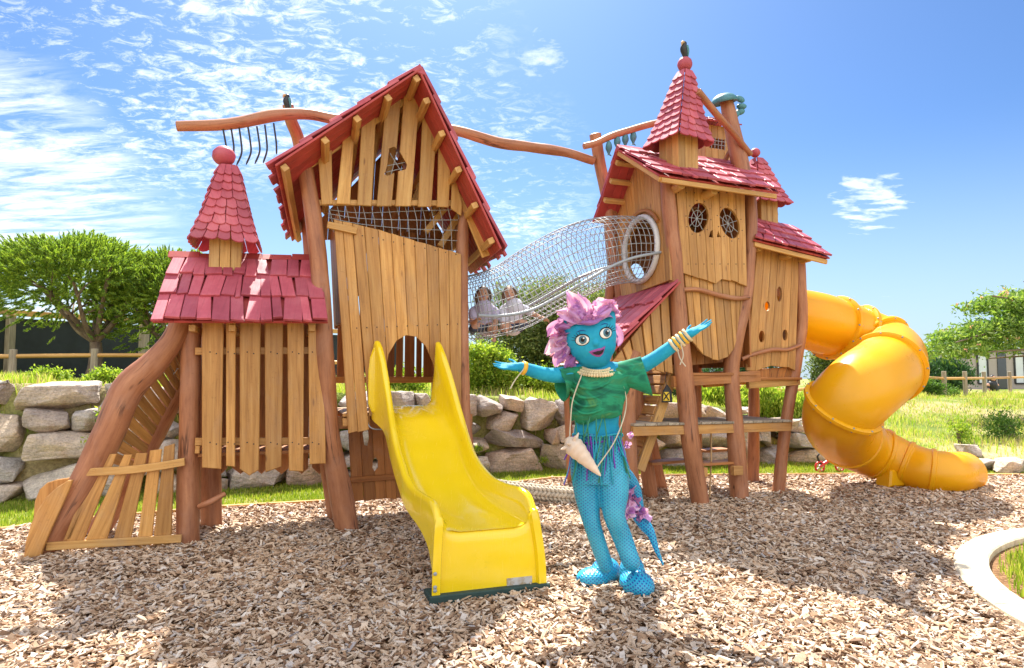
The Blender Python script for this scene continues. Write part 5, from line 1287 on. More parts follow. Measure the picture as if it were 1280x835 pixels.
# short beam with four carved fish
FB = thing('fish_beam', 'short crooked log beam tied to the top of the post beside the tallest turret', 'log beam', pv(775, 172, 6.7))
mb = MB(); log(mb, [pv(730, 183, 6.75), pv(745, 179, 6.75), pv(765, 170, 6.72), pv(790, 162, 6.7), pv(820, 154, 6.65), pv(850, 150, 6.6)], [.038, .04, .042, .04, .04, .04], 10, wob=.1); mb.build('beam', M['log'], FB); settle(FB)
for (px, py, lb) in ((761, 185, 'teal carved fish hanging first after the log post, farthest left'), (771.5, 178, 'teal carved fish hanging second from the log post'), (781.5, 175, 'teal carved fish hanging third from the log post'), (791.5, 172, 'teal carved fish hanging nearest the red turret')):
    t = thing('carved_fish', lb, 'carved fish', pv(px, py, 6.72), 'carved fish hanging from the short beam')
    c = pv(px, py, 6.72); mb = MB(); log(mb, [c + UP * .085, c + UP * .06, c, c - UP * .05, c - UP * .07], [.012, .03, .042, .022, .014], 10); mb.build('body', M['teal'], t)
    mb = MB(); prism(mb, [c - UP * .06 - BX * .01, c - UP * .095 + AX * .035 - BX * .01, c - UP * .085 - BX * .01, c - UP * .095 - AX * .035 - BX * .01], BX * .02, .003); mb.build('tail', M['teal'], t)
    mb = MB(); tube(mb, [c + UP * .08, pv(px, py - 9 - (px - 761) * .12, 6.72)], .005, 5); mb.build('cord', M['rope'], t); settle(t)

# ================================================================ SIDE CABIN
SCb = thing('side_cabin', 'narrow side cabin with a red lean roof and round holes right of the eye windows', 'play cabin', W(5.4, 6.4, 0))
post(SCb, [pv(972, 626, 6.22), pv(977, 573, 6.2), pv(984, 518, 6.18), pv(994, 459, 6.15), pv(1002, 405, 6.12), pv(1001, 360, 6.1), pv(999, 318, 6.1)], [.072, .068, .066, .070, .068, .064, .064])
post(SCb, [W(5.75, 7.0, -.05), W(5.8, 7.0, 1.2), W(5.82, 7.0, 2.75)], [.075, .07, .065])
el, er = pv(942, 299, 5.85), pv(1038, 322, 5.85); rl, rr_ = pv(944, 274, 6.5), pv(981, 286, 6.5)
rr_ = W(uvz(er)[0] - .22, 6.5, uvz(rl)[2] - .0)
rr_ = pv(990, 284, 6.5)
mb = MB(); shingles(mb, el, er, rl, rr_, 4, .12, .024, .03, skew=1); mb.build('roof_slope', M['red'], SCb)
mb = MB(); slab(mb, el, er, rl, rr_, wid=.13); mb.build('roof_boards', M['red_under'], SCb)
bk0, bk1 = W(uvz(rl)[0], 7.15, uvz(el)[2]), W(uvz(er)[0], 7.15, uvz(er)[2])
mb = MB(); shingles(mb, bk1, bk0, rr_, rl, 4, .12, .024, .03); slab(mb, bk0, bk1, rl, rr_, wid=.13); mb.build('roof_slope', M['red'], SCb)
mb = MB(); shingles(mb, er, bk1, rr_, rr_.lerp(bk1, .02) + UP * .01, 4, .13, .022, .03); mb.build('roof_end', M['red'], SCb)
mb = MB(); bar(mb, el - UP * .05 + AX * .03 + BX * .03, er - UP * .05 - AX * .03 + BX * .03, .05, .035); mb.build('fascia', M['plank_pale'], SCb)
for px, py in ((950, 309), (988, 318), (1012, 323)):
    mb = MB(); a = pv(px, py, 5.93); log(mb, [a, a + BX * .3, a + BX * .8], [.042, .05, .045], 10); mb.build('rafter', M['plank_pale'], SCb)
VC = 6.1
mb = MB(); wall_planks(mb, ppoly([(945, 303), (997, 318)], VC), ppoly([(931, 463), (948, 464), (955, 457), (985, 459), (992, 463)], VC), 6, FWD * .03, .03, .0, .006, jit=.1); o = mb.build('front_wall', M['plank'], SCb)
cut(o, [cutter(ell(957, 383, 3.2, 6, 0, VC), FWD * .2), cutter(ell(972, 368, 3.2, 9.5, 0, VC), FWD * .2), cutter(ell(950, 421, 3.6, 7.5, 0, VC), FWD * .2), cutter(ell(979, 419, 3.2, 7, 0, VC), FWD * .2)])
mb = MB(); wall_planks(mb, ppoly([(940, 400), (996, 400)], VC + .12), ppoly([(938, 440), (992, 440)], VC + .12), 3, FWD * .02, .02); mb.build('inner_boards', M['plank_red'], SCb)
mb = MB(); tube(mb, crom([pv(927, 449, VC - .05), pv(945, 442, VC - .06), pv(966, 437, VC - .06), pv(984, 437, VC - .06), pv(1001, 431, VC - .04)], 5), .024, 10, wob=.15); mb.build('branch_rail', M['log'], SCb)
mb = MB(); wall_planks(mb, ppoly([(938, 462), (992, 458)], VC + .05), ppoly([(940, 478), (986, 472)], VC + .05), 5, FWD * .028, .03); mb.build('skirt_boards', M['plank_red'], SCb)
for v_ in (6.12, 6.95):
    mb = MB(); bar(mb, W(4.98, v_, 1.30), W(5.72, v_, 1.34), .09, .06); mb.build('beam', M['plank_pale'], SCb)
mb = MB()
for i in range(7): bar(mb, W(5.0, 6.12 + i * .135, 1.37), W(5.72, 6.12 + i * .135, 1.37), .03, .125)
mb.build('floor', M['plank_red'], SCb)
mb = MB(); wall_planks(mb, [W(5.02, 7.1, 2.7), W(5.78, 7.1, 2.7)], [W(5.02, 7.1, 2.3), W(5.78, 7.1, 2.3)], 6, FWD * .025, .06); mb.build('back_wall', M['plank_red'], SCb)
VT = 6.55; c = pv(953, 262, VT); C = Vector((c.x, c.y, 0)); zB = pv(953, 282, VT).z; zE = pv(953, 255, VT).z; zT = pv(945, 197, VT).z
tu = box_turret(SCb, C, .13, zB - .1, zE + .05, R(19), 3)
mb = MB(); tp = pv(946, 197, VT); turret_roof(mb, C + UP * (zE - .02), .215, .05, zT - zE, 8, R(19), .1, 4, lean=(tp.x - C.x, tp.y - C.y)); mb.build('turret_roof', M['red'], tu)
mb = MB(); ellipsoid(mb, pv(944, 191, VT), .062, .062, .06, disp=.05); mb.build('finial_ball', M['red'], tu)
settle(SCb)
bird('teal carved crow perched behind the smaller right turret', pv(969, 274, 6.75), .15, -1)

# ================================================================ COVERED STAIR (lean-to)
ST = thing('covered_stair', 'lean-to stair with a sloping plum red roof and plank side under the round tunnel door', 'stair', W(3.4, 6.5, 0))
post(ST, [pv(791, 645, 6.05), pv(787, 580, 6.04), pv(784, 520, 6.02), pv(787, 465, 6.0), pv(793, 440, 6.0)], [.085, .085, .09, .085, .08])
post(ST, [pv(816, 632, 6.55), pv(808, 580, 6.5), pv(800, 530, 6.45), pv(794, 480, 6.4)], [.082, .08, .08, .075])
post(ST, [pv(829, 622, 6.9), pv(820, 580, 6.88), pv(812, 540, 6.85)], [.075, .072, .07])
post(ST, [pz(714, 604) - UP * .05, pv(712, 560, 7.35), pv(709, 500, 7.3), pv(703, 455, 7.2)], [.05, .048, .046, .045])
post(ST, [pv(733, 615, 6.35), pv(735, 560, 6.3), pv(740, 480, 6.2)], [.06, .058, .055])
# roof: falls from the tower down to the left
hf, lf = pv(850, 351, 5.82), pv(762, 442, 5.82); hb, lb_ = pv(768, 369, 7.25), pv(686, 441, 7.25)
lb2 = W(uvz(lf)[0] + .0, 7.25, uvz(lf)[2]); hb2 = W(uvz(hf)[0], 7.25, uvz(hf)[2])
mb = MB(); shingles(mb, lf, lb2, hf, hb2, 3, .105, .03, .05, skew=.4); mb.build('roof_slope', M['red'], ST)
mb = MB(); slab(mb, lf, lb2, hf, hb2, wid=.12); mb.build('roof_boards', M['red_under'], ST)
for t in (.02, .97):
    mb = MB(); a = lf.lerp(hf, t) - UP * .06; b = lb2.lerp(hb2, t) - UP * .06; bar(mb, a + BX * .04, b, .055, .05); mb.build('purlin', M['plank_pale'], ST)
mb = MB(); wall_planks(mb, [lf + BX * .12 - UP * .09 + AX * .08, hf + BX * .12 - UP * .10 - AX * .06], ppoly([(772, 452), (842, 468)], 5.94), 6, BX * .028, .14, .0, .012, jit=.15); mb.build('side_boards', M['plank'], ST)
mb = MB(); bar(mb, pv(768, 470, 6.0), pv(846, 440, 6.0), .06, .04); mb.build('rail', M['plank_red'], ST)
s0, s1 = pv(845, 458, 6.08), pv(800, 588, 6.08); s0b, s1b = s0 + BX * .8, s1 + BX * .8
for a, b in ((s0, s1), (s0b, s1b)):
    mb = MB(); bar(mb, a, b, .10, .045, up=AX); mb.build('stringer', M['plank_pale'], ST)
sd_ = (s1 - s0) / 10
for i in range(10):
    a = s0 + sd_ * (i + .08); c = s0 + sd_ * (i + .90); e = BX * .03; o_ = sd_.cross(BX).normalized() * .03
    if o_.x > 0: o_ = -o_
    mb = MB(); prism(mb, [a + e + o_, c + e + o_, c - e + BX * .8 + o_, a - e + BX * .8 + o_], o_, .005, along=BX); mb.build('step', M['plank'], ST)
settle(ST)
# lantern shaped plaque on the stair
LN = thing('lantern_plaque', 'small black lantern shaped plaque with a yellow face hanging on the stair stringer', 'plaque', pv(833, 493, 5.98))
mb = MB(); P = ppoly([(826.5, 503), (839, 503), (838, 489), (835, 484), (833, 481), (831, 484), (828, 489)], 6.0); prism(mb, P, FWD * .03, .004); mb.build('frame', M['black'], LN)
M['lamp_y'] = paint_mat('yellow plaque face', (.75, .5, .03), .5, .1, .05, 5, 0)
mb = MB(); P = ppoly([(828.5, 501), (837, 501), (836, 490), (829.5, 490)], 5.968); prism(mb, P, FWD * .008, .001); mb.build('face', M['lamp_y'], LN)
mb = MB(); tube(mb, [pv(829.5, 500, 5.955), pv(836, 491, 5.955)], .006, 5); tube(mb, [pv(830, 491, 5.955), pv(836, 500, 5.955)], .006, 5); mb.build('cross_bars', M['black'], LN)
mb = MB(); tube(mb, crom([pv(833, 481, 5.985), pv(832, 472, 5.99), pv(835, 462, 5.99)], 4), .004, 5); mb.build('hanger', M['black_metal'], LN)
settle(LN)

# ================================================================ LOW PLATFORM between the right hand posts
PL = thing('low_platform', 'low plank platform with two little steps between the legs of the right tower', 'platform', W(4.3, 6.2, 0))
a, b = pv(790, 539, 5.90), pv(987, 533, 6.02)
mb = MB(); bar(mb, a, b, .10, .05); mb.build('beam', M['plank'], PL)
mb = MB(); bar(mb, a + BX * .62, b + BX * .62, .10, .05); mb.build('beam', M['plank_red'], PL)
mb = MB(); L = (b - a).length; k = 15; d = (b - a) / k
for i in range(k):
    e = d * .03; p = a + d * i + UP * .052; prism(mb, [p + e - BX * .04, p + d - e - BX * .04, p + d - e + BX * .68, p + e + BX * .68], UP * .026, .004, along=BX)
mb.build('deck_boards', M['grey_wood'], PL)
for (p, q, v_) in (((815, 582), (862, 578), 6.25), ((878, 583), (926, 580), 6.0), ((882, 566), (914, 564), 6.6)):
    p, q = pv(*p, v_), pv(*q, v_); mb = MB(); prism(mb, [p, q, q + BX * .2, p + BX * .2], UP * .03, .004); mb.build('step', M['plank_red'], PL)
mb = MB(); p = pv(921, 588, 5.93); box(mb, p, AX * .06, BX * .03, UP * .05); mb.build('bracket', M['plank'], PL)
mb = MB(); p = pv(880, 590, 5.93); box(mb, p, AX * .025, BX * .03, UP * .05); mb.build('bracket', M['plank'], PL)
mb = MB(); tube(mb, [pv(889, 536, 6.1), pv(889, 575, 6.1), pv(887, 622, 6.1)], .010, 7); mb.build('climbing_rope', M['tan'], PL)
settle(PL)

# ================================================================ NET TUNNEL
NT = thing('net_tunnel', 'sagging tubular net tunnel of grey wire rope joining the two towers', 'net tunnel', W(2.7, 6.4, 2))
cpx = [(584, 386), (610, 381), (640, 371), (672, 352), (704, 334), (736, 320), (768, 313), (803, 312)]
vs_ = [6.45, 6.45, 6.45, 6.45, 6.43, 6.42, 6.41, uvz(rc)[1]]
CPT = crom([pv(x, y, v) for (x, y), v in zip(cpx[:-1], vs_)] + [rc], 6)
RD = cr1([.335, .35, .37, .39, .40, .395, .385, .37], 6)
def frame(i):
    T = (CPT[min(i + 1, len(CPT) - 1)] - CPT[max(i - 1, 0)]).normalized(); a = BX.copy(); b = T.cross(a).normalized(); b = b if b.z > 0 else -b
    a = b.cross(T).normalized(); a = a if a.dot(BX) > 0 else -a
    return a, b
NW = 26; mb = MB()
fr_ = [frame(i) for i in range(len(CPT))]
for i in range(len(CPT)):
    a, b = fr_[i]; tube(mb, [CPT[i] + (a * math.cos(2 * PI * k / NW) + b * math.sin(2 * PI * k / NW)) * RD[i] for k in range(NW)], .0040, 5, closed=True)
for k in range(NW):
    an = 2 * PI * k / NW; tube(mb, [CPT[i] + (fr_[i][0] * math.cos(an) + fr_[i][1] * math.sin(an)) * RD[i] for i in range(len(CPT))], .0040, 5)
mb.build('net', M['rope'], NT)
for sgn in (-1, 1):
    mb = MB(); tube(mb, [CPT[i] + fr_[i][0] * sgn * (RD[i] + .012) - fr_[i][1] * (.10 + .12 * math.sin(PI * i / (len(CPT) - 1))) for i in range(len(CPT))], .016, 10); mb.build('side_rail', M['steel'], NT)
settle(NT)

# ================================================================ YELLOW TUBE SLIDE
TS = thing('tube_slide', 'amber yellow spiral tube slide leaving the side cabin and ending on the chips', 'tube slide', W(6.6, 6.2, 0))
pp = [((945, 384), 6.62, .35), ((985, 394), 6.60, .36), ((1022, 403), 6.55, .385), ((1056, 415), 6.55, .39), ((1088, 428), 6.45, .40), ((1111, 444), 6.15, .41), ((1104, 463), 5.80, .41), ((1076, 486), 5.60, .41), ((1052, 512), 5.70, .40), ((1051, 536), 6.05, .385), ((1073, 555), 6.28, .35), ((1104, 569), 6.22, .31), ((1136, 582), 6.02, .28), ((1164, 590), 5.80, .27), ((1188, 592), 5.72, .265), ((1203, 591), 5.92, .265)]
PT = crom([pv(*a, v) for a, v, r in pp], 7); RT = cr1([r for a, v, r in pp], 7)
def tslab(mb, i0, i1, r_add=0.0, n=36, th=.02):
    P = PT[i0:i1 + 1]; V = []; m_ = len(P)
    for lay in (0, 1):
        for q in range(m_):
            i = i0 + q; T = (PT[min(i + 1, len(PT) - 1)] - PT[max(i - 1, 0)]).normalized(); a = T.cross(UP).normalized(); b = a.cross(T).normalized()
            rr = RT[i] + r_add - lay * th
            for k in range(n): an = 2 * PI * k / n; V.append(P[q] + (a * math.cos(an) + b * math.sin(an)) * rr)
    F = []; N = m_ * n
    for q in range(m_ - 1):
        for k in range(n):
            j = (k + 1) % n; F.append([q * n + k, q * n + j, (q + 1) * n + j, (q + 1) * n + k]); F.append([N + q * n + j, N + q * n + k, N + (q + 1) * n + k, N + (q + 1) * n + j])
    for e, s in ((0, 1), (m_ - 1, -1)):
        for k in range(n):
            j = (k + 1) % n; f = [e * n + k, N + e * n + k, N + e * n + j, e * n + j]; F.append(f if s > 0 else f[::-1])
    mb.add(V, F, None, 0, True)
fl_idx = [0, 18, 24, 31, 41, 55, 67, 76, 83, 91, len(PT) - 1]
for a, b in zip(fl_idx[:-1], fl_idx[1:]):
    mb = MB(); tslab(mb, a, b); o = mb.build('tube_section', M['orange'], TS)
    bm = bmesh.new(); bm.from_mesh(o.data); bmesh.ops.recalc_face_normals(bm, faces=bm.faces[:]); bm.to_mesh(o.data); bm.free(); smooth_by_angle(o, 45)
for i in fl_idx[1:-1]:
    T = (PT[i + 1] - PT[i - 1]).normalized(); a = T.cross(UP).normalized(); b = a.cross(T).normalized(); R0 = RT[i] - .003; big = .048 if i < 62 else .022
    mb = MB(); lathe(mb, PT[i], [(R0 + .003, -.030), (R0 + big * .6, -.026), (R0 + big, -.018), (R0 + big, .018), (R0 + big * .6, .026), (R0 + .003, .030)], 44, T)
    fo = mb.build('flange', M['orange'], TS); smooth_by_angle(fo, 40)
    if i < 62:
        mb = MB()
        for k in range(12):
            an = 2 * PI * k / 12
            for s in (-1, 1): lathe(mb, PT[i] + (a * math.cos(an) + b * math.sin(an)) * (R0 + big * .72) + T * s * .021, [(.011, 0), (.010, .009), (.0, .011)], 8, T * s)
        mb.build('bolts', M['steel'], fo)
mb = MB(); p = pv(1128, 606, 5.95); prism(mb, [p - AX * .2 - UP * .02, p + AX * .14 - UP * .02, p + AX * .10 + UP * .18, p - AX * .17 + UP * .18], BX * .22, .02); mb.build('foot', M['orange'], TS)
settle(TS)

# ================================================================ BRAIDED BALANCE ROPE
BR = None
mb = MB(); a, b = pv(598, 606, 6.75), pv(790, 622, 6.25); Lr = (b - a).length; d = (b - a).normalized(); sd = d.cross(UP).normalized(); n_ = int(Lr / .045)
tube(mb, [a.lerp(b, i / 10) - UP * .03 * math.sin(PI * i / 10) for i in range(11)], .062, 12, 0, True)
for i in range(n_):
    c = a + d * (i + .5) * Lr / n_ - UP * .03 * math.sin(PI * i / n_)
    for q in range(8):
        an = q * PI / 4; nrm = sd * math.cos(an) + UP * math.sin(an); tg = d.cross(nrm); s = 1 if q % 2 else -1
        X_ = (d * .72 + tg * .69 * s).normalized(); Y_ = nrm.cross(X_)
        ellipsoid(mb, c + nrm * .070, .044, .020, .020, Matrix((X_, Y_, nrm)).transposed(), 8, 5)
M['braid'] = paint_mat('pale rope fibre', (.52, .45, .35), .85, .15, .8, 60, 0)
BR = mb.build('braided_rope', M['braid']); tag(BR, 'thick pale braided balance rope stretched low behind the yellow slide', 'rope')

# ================================================================ RED TOY BY THE WALL
TY = thing('toy_scooter', 'small red toy scooter with red spoked wheels left by the boulders', 'toy scooter', pz(1036, 591))
p = pz(1025, 591); q = pz(1050, 590); M['redtoy'] = paint_mat('toy red', (.62, .03, .04), .3, .1, .05, 5, .3)
for c in (p + UP * .085, q + UP * .085):
    dd = (q - p).normalized(); nn = dd.cross(UP)
    mb = MB(); tube(mb, [c + (dd * math.cos(k * PI / 10) + UP * math.sin(k * PI / 10)) * .072 for k in range(20)], .015, 8, closed=True); wh = mb.build('wheel', M['redtoy'], TY)
    mb = MB()
    for k in range(5): an = k * 2 * PI / 5; tube(mb, [c, c + (dd * math.cos(an) + UP * math.sin(an)) * .07], .010, 6)
    mb.build('spokes', M['white_ring'], wh)
mb = MB(); log(mb, [p + UP * .09, p + (q - p) * .35 + UP * .15, p + (q - p) * .5 + UP * .17, q + UP * .09], [.022, .026, .026, .02], 8); mb.build('frame', M['redtoy'], TY)
mb = MB(); log(mb, [p + UP * .10 + (q - p) * .1, p + UP * .22 - (q - p) * .1, p + UP * .27 - (q - p) * .02], [.015, .014, .012], 8); mb.build('handlebar', M['black'], TY)
settle(TY)
# ================================================================ PEOPLE
def skin_mat(name, col, rough=.5, bump=.08, sc=60, var=.12):
    m, nt, out = nt_new(name); tc = nt.nodes.new('ShaderNodeTexCoord'); o = tc.outputs['Object']
    n = noi(nt, o, 7, 4); c = ramp(nt, n, [(.3, tuple(q * (1 - var) for q in col)), (.7, tuple(min(1, q * (1 + var)) for q in col))])
    finish(nt, out, c, rough, noi(nt, o, sc, 3), bump, .003, .35); return m
def knit_mat():
    m, nt, out = nt_new('turquoise stretch fabric'); tc = nt.nodes.new('ShaderNodeTexCoord'); o = tc.outputs['Object']
    c = ramp(nt, noi(nt, o, 5, 5, .6), [(.3, (.008, .23, .42)), (.5, (.012, .31, .50)), (.72, (.03, .40, .58))])
    w_ = noi(nt, vmap(nt, o, (26, 10, 8)), 1.0, 4, .6, 1.2); b = math_(nt, 'ADD', math_(nt, 'MULTIPLY', w_, 4.0), math_(nt, 'MULTIPLY', noi(nt, o, 420, 2), .5))
    finish(nt, out, c, .68, b, .45, .003, .25); return m
M['turq'] = knit_mat()
def scale_mat():
    m, nt, out = nt_new('fish scale fabric'); tc = nt.nodes.new('ShaderNodeTexCoord'); o = tc.outputs['Object']
    # net of dark blue diamonds over pale turquoise, as the printed cloth has
    def grid(ang):
        mp = nt.nodes.new('ShaderNodeMapping'); mp.inputs['Rotation'].default_value = (0, R(ang), 0); lk(nt, o, mp.inputs[0])
        w_ = nd(nt, 'ShaderNodeTexWave', Scale=19.0, Distortion=.5); w_.inputs['Detail'].default_value = 1; w_.bands_direction = 'X'; lk(nt, mp.outputs[0], w_.inputs['Vector']); return w_.outputs['Fac']
    g = math_(nt, 'MULTIPLY', grid(52), grid(-52))
    c = ramp(nt, g, [(.0, (.012, .30, .50)), (.20, (.025, .46, .62)), (.36, (.012, .13, .40)), (.7, (.008, .06, .30))])
    n = noi(nt, o, 2.6, 4); c = mixc(nt, c, (.10, .55, .66), math_(nt, 'MULTIPLY', ramp(nt, n, [(.45, (0, 0, 0)), (.65, (1, 1, 1))]), .35))
    finish(nt, out, c, .38, g, .4, .006, .5); return m
M['scales'] = scale_mat()
M['sole'] = skin_mat('blue sole', (.015, .07, .28), .6)
def drape_mat():
    m, nt, out = nt_new('green draped cloth'); tc = nt.nodes.new('ShaderNodeTexCoord'); o = tc.outputs['Object']
    mp = nt.nodes.new('ShaderNodeMapping'); mp.inputs['Rotation'].default_value = (0, R(18), 0); mp.inputs['Scale'].default_value = (2.2, 1, 5); lk(nt, o, mp.inputs[0])
    n = noi(nt, mp.outputs[0], 1.9, 4, .5, 1.4)
    c = ramp(nt, n, [(.26, (.008, .09, .06)), (.40, (.012, .16, .09)), (.50, (.02, .27, .14)), (.58, (.025, .20, .10)), (.66, (.08, .27, .10)), (.76, (.015, .17, .11))])
    n2 = noi(nt, o, 220, 2); finish(nt, out, c, .75, n2, .3, .002, .25); return m
M['drape'] = drape_mat()
M['lilac'] = leaf_mat('lilac tulle', [(.34, .15, .52), (.56, .26, .68), (.72, .38, .78), (.80, .54, .84)], .4, 9)
M['strip_g'] = skin_mat('green fringe', (.04, .22, .12), .7); M['strip_p'] = skin_mat('purple fringe', (.17, .05, .42), .6); M['strip_t'] = skin_mat('teal fringe', (.02, .30, .42), .6)
M['shell'] = skin_mat('cream shell', (.72, .58, .46), .45, .3, 40, .2); M['cord'] = skin_mat('pale cord', (.55, .50, .38), .7)
M['bead'] = skin_mat('bone beads', (.72, .58, .34), .5, .2, 40, .25); M['gold'] = skin_mat('yellow wrap', (.72, .42, .04), .5)
M['eye_w'] = skin_mat('eye white', (.85, .86, .84), .15, 0); M['iris'] = skin_mat('grey blue iris', (.09, .22, .30), .15, 0, 60, .3); M['ink'] = skin_mat('black ink', (.008, .008, .012), .3, 0)
M['lips'] = skin_mat('plum lips', (.30, .07, .30), .35, 0); M['lips_in'] = skin_mat('mouth inside', (.02, .008, .02), .5, 0)
def limb(mb, P, r, n=14): 
    P = [Vector(p) for p in P]; Q = crom(P, 5); tube(mb, Q, cr1(r, 5), n, 0, True)
    ellipsoid(mb, P[0], r[0], r[0], r[0], n=12, m=8); ellipsoid(mb, P[-1], r[-1], r[-1], r[-1], n=12, m=8)
def hand(mb, wrist, tip_dir, palm_n, size, thumb_side, curls=(.15, .1, .12, .2), spread=.12, fr=.0085):
    """palm with four unequal bent fingers and a thumb off its side"""
    d = Vector(tip_dir).normalized(); n = (Vector(palm_n) - d * d.dot(palm_n)).normalized(); s = d.cross(n).normalized() * thumb_side
    pl = size * .50; pw = size * .42
    rot = Matrix((d, s, n)).transposed()
    ellipsoid(mb, wrist + d * pl * .52, pl * .60, pw * .5, size * .115, rot, 14, 10)
    limb(mb, [wrist - d * .02, wrist + d * pl * .4], [size * .145, size * .15], 12)
    for i, (ln, off) in enumerate(((.46, .36), (.52, .12), (.48, -.12), (.38, -.34))):
        b = wrist + d * pl * (.90 - .08 * abs(off)) + s * pw * off * 1.1
        fd = (d + s * off * spread * 2.2).normalized(); c = curls[i]; L = size * ln; q1 = b + fd * L * .42; f2 = (fd + n * c).normalized(); q2 = q1 + f2 * L * .32; f3 = (fd + n * c * 2.2).normalized(); q3 = q2 + f3 * L * .26
        limb(mb, [b - fd * .012, q1, q2, q3], [fr * 1.05, fr, fr * .92, fr * .8], 10)
    b = wrist + d * pl * .22 + s * pw * .40; q1 = b + (d * .55 + s * .75 + n * .15).normalized() * size * .20; q2 = q1 + (d * .85 + s * .5 + n * .1).normalized() * size * .18
    limb(mb, [b - s * .01, q1, q2], [fr * 1.35, fr * 1.15, fr * .9], 10)
YM = 4.22
def mp_(px, py, Y=YM): return pY(px, py, Y)
PE = thing('person', 'performer in blue sea creature costume and lilac tulle hair, arms spread beside the yellow slide', 'person', pz(772, 740))
mb = MB()
# torso
def ring_tube(rows):
    V = []; n = 20
    for (c, a, b) in rows:
        for k in range(n): an = 2 * PI * k / n; V.append(Vector(c) + Vector((a * math.cos(an), b * math.sin(an), 0)))
    F = [[i * n + k, i * n + (k + 1) % n, (i + 1) * n + (k + 1) % n, (i + 1) * n + k] for i in range(len(rows) - 1) for k in range(n)]
    F.append(list(range(n - 1, -1, -1))); F.append([(len(rows) - 1) * n + k for k in range(n)]); mb.add(V, F)
k_ = YM / FPX
rows = []
for (cx, cy, hw, dp) in [(749, 603, 34, .125), (749, 585, 36, .135), (747, 565, 35, .13), (746, 548, 30, .115), (746, 530, 27, .10), (746, 512, 29, .105), (747, 492, 33, .115), (748, 474, 34, .115), (748, 464, 29, .10), (747, 457, 18, .075)]:
    rows.append((mp_(cx, cy), hw * k_, dp))
ring_tube(rows)
limb(mb, [mp_(748, 472), mp_(744, 455, YM - .01)], [.070, .058]); limb(mb, [mp_(722, 468), mp_(748, 465), mp_(776, 464)], [.058, .075, .058])
# arms
limb(mb, [mp_(722, 466), mp_(698, 469, YM - .03), mp_(682, 468, YM - .07), mp_(664, 463, YM - .11), mp_(651, 459, YM - .14)], [.062, .052, .046, .042, .034])
limb(mb, [mp_(778, 463), mp_(800, 458, YM - .02), mp_(816, 450, YM - .05), mp_(836, 436, YM - .08), mp_(857, 420, YM - .12)], [.062, .052, .047, .043, .034])
w1 = mp_(651, 459, YM - .14); t1 = mp_(617, 457, YM - .16); hand(mb, w1, t1 - w1, Vector((.1, -.5, .85)), .185, 1, (.10, .05, .08, .18), .16)
w2 = mp_(857, 420, YM - .12); t2 = mp_(893, 400, YM - .14); hand(mb, w2, t2 - w2, Vector((-.1, -.35, .9)), .20, -1, (.10, .04, .04, .10), .14)
# legs: narrow knees, flared padded shoes
limb(mb, [mp_(733, 592), mp_(735, 622), mp_(739, 650, YM - .02), mp_(748, 680), mp_(757, 706, YM + .02)], [.105, .085, .060, .054, .050])
limb(mb, [mp_(766, 592, YM), mp_(767, 618, YM - .04), mp_(768, 645, YM - .07), mp_(778, 672, YM - .04), mp_(789, 702, YM - .07)], [.112, .096, .070, .064, .058])
fA = pz(751, 733); fB = pz(795, 744)
ellipsoid(mb, fA + Vector((.035, .03, .085)), .090, .13, .095, Matrix.Rotation(R(-40), 3, 'Z'), 18, 12); ellipsoid(mb, fA + Vector((-.05, -.02, .062)), .105, .125, .068, Matrix.Rotation(R(-60), 3, 'Z'), 18, 12)
ellipsoid(mb, fB + Vector((-.005, .09, .11)), .085, .12, .12, None, 18, 12); ellipsoid(mb, fB + Vector((.004, -.01, .075)), .108, .155, .082, Matrix.Rotation(R(8), 3, 'Z'), 18, 12)
# big costume head
hc = mp_(739, 426, YM - .03); tilt = Matrix.Rotation(R(-8), 3, 'Y') @ Matrix.Rotation(R(4), 3, 'X')
ellipsoid(mb, hc + tilt @ Vector((0, 0, .03)), .170, .155, .158, tilt, 28, 18); ellipsoid(mb, hc + tilt @ Vector((.005, -.02, -.080)), .118, .120, .110, tilt, 24, 16)
ellipsoid(mb, hc + tilt @ Vector((.003, -.008, -.030)), .154, .143, .128, tilt, 28, 18)
for sx in (1, -1): limb(mb, [hc + tilt @ Vector((.115 * sx, -.03, .08)), hc + tilt @ Vector((.145 * sx, -.035, .14)), hc + tilt @ Vector((.158 * sx, -.04, .205))], [.055, .032, .008])
ellipsoid(mb, hc + tilt @ Vector((.006, -.150, -.015)), .020, .022, .022, tilt)
# tail
limb(mb, [mp_(768, 580, YM + .08), mp_(790, 608, YM + .22), mp_(797, 640, YM + .25), mp_(806, 656, YM + .2), mp_(814, 668, YM + .15), mp_(821, 688, YM + .1), mp_(829, 706, YM + .05)], [.06, .055, .05, .045, .03, .018, .008])
body = mb.build('person', M['turq'])
zw = mp_(745, 541).z; zs = .035
def mfn(c):
    if c.z < zs: return 2
    if c.z < zw + .01 * math.sin(c.x * 30): return 1
    return 0
voxel(body, .0058, [M['turq'], M['scales'], M['sole']], mfn, 7)
body.name = 'body'; body.parent = PE
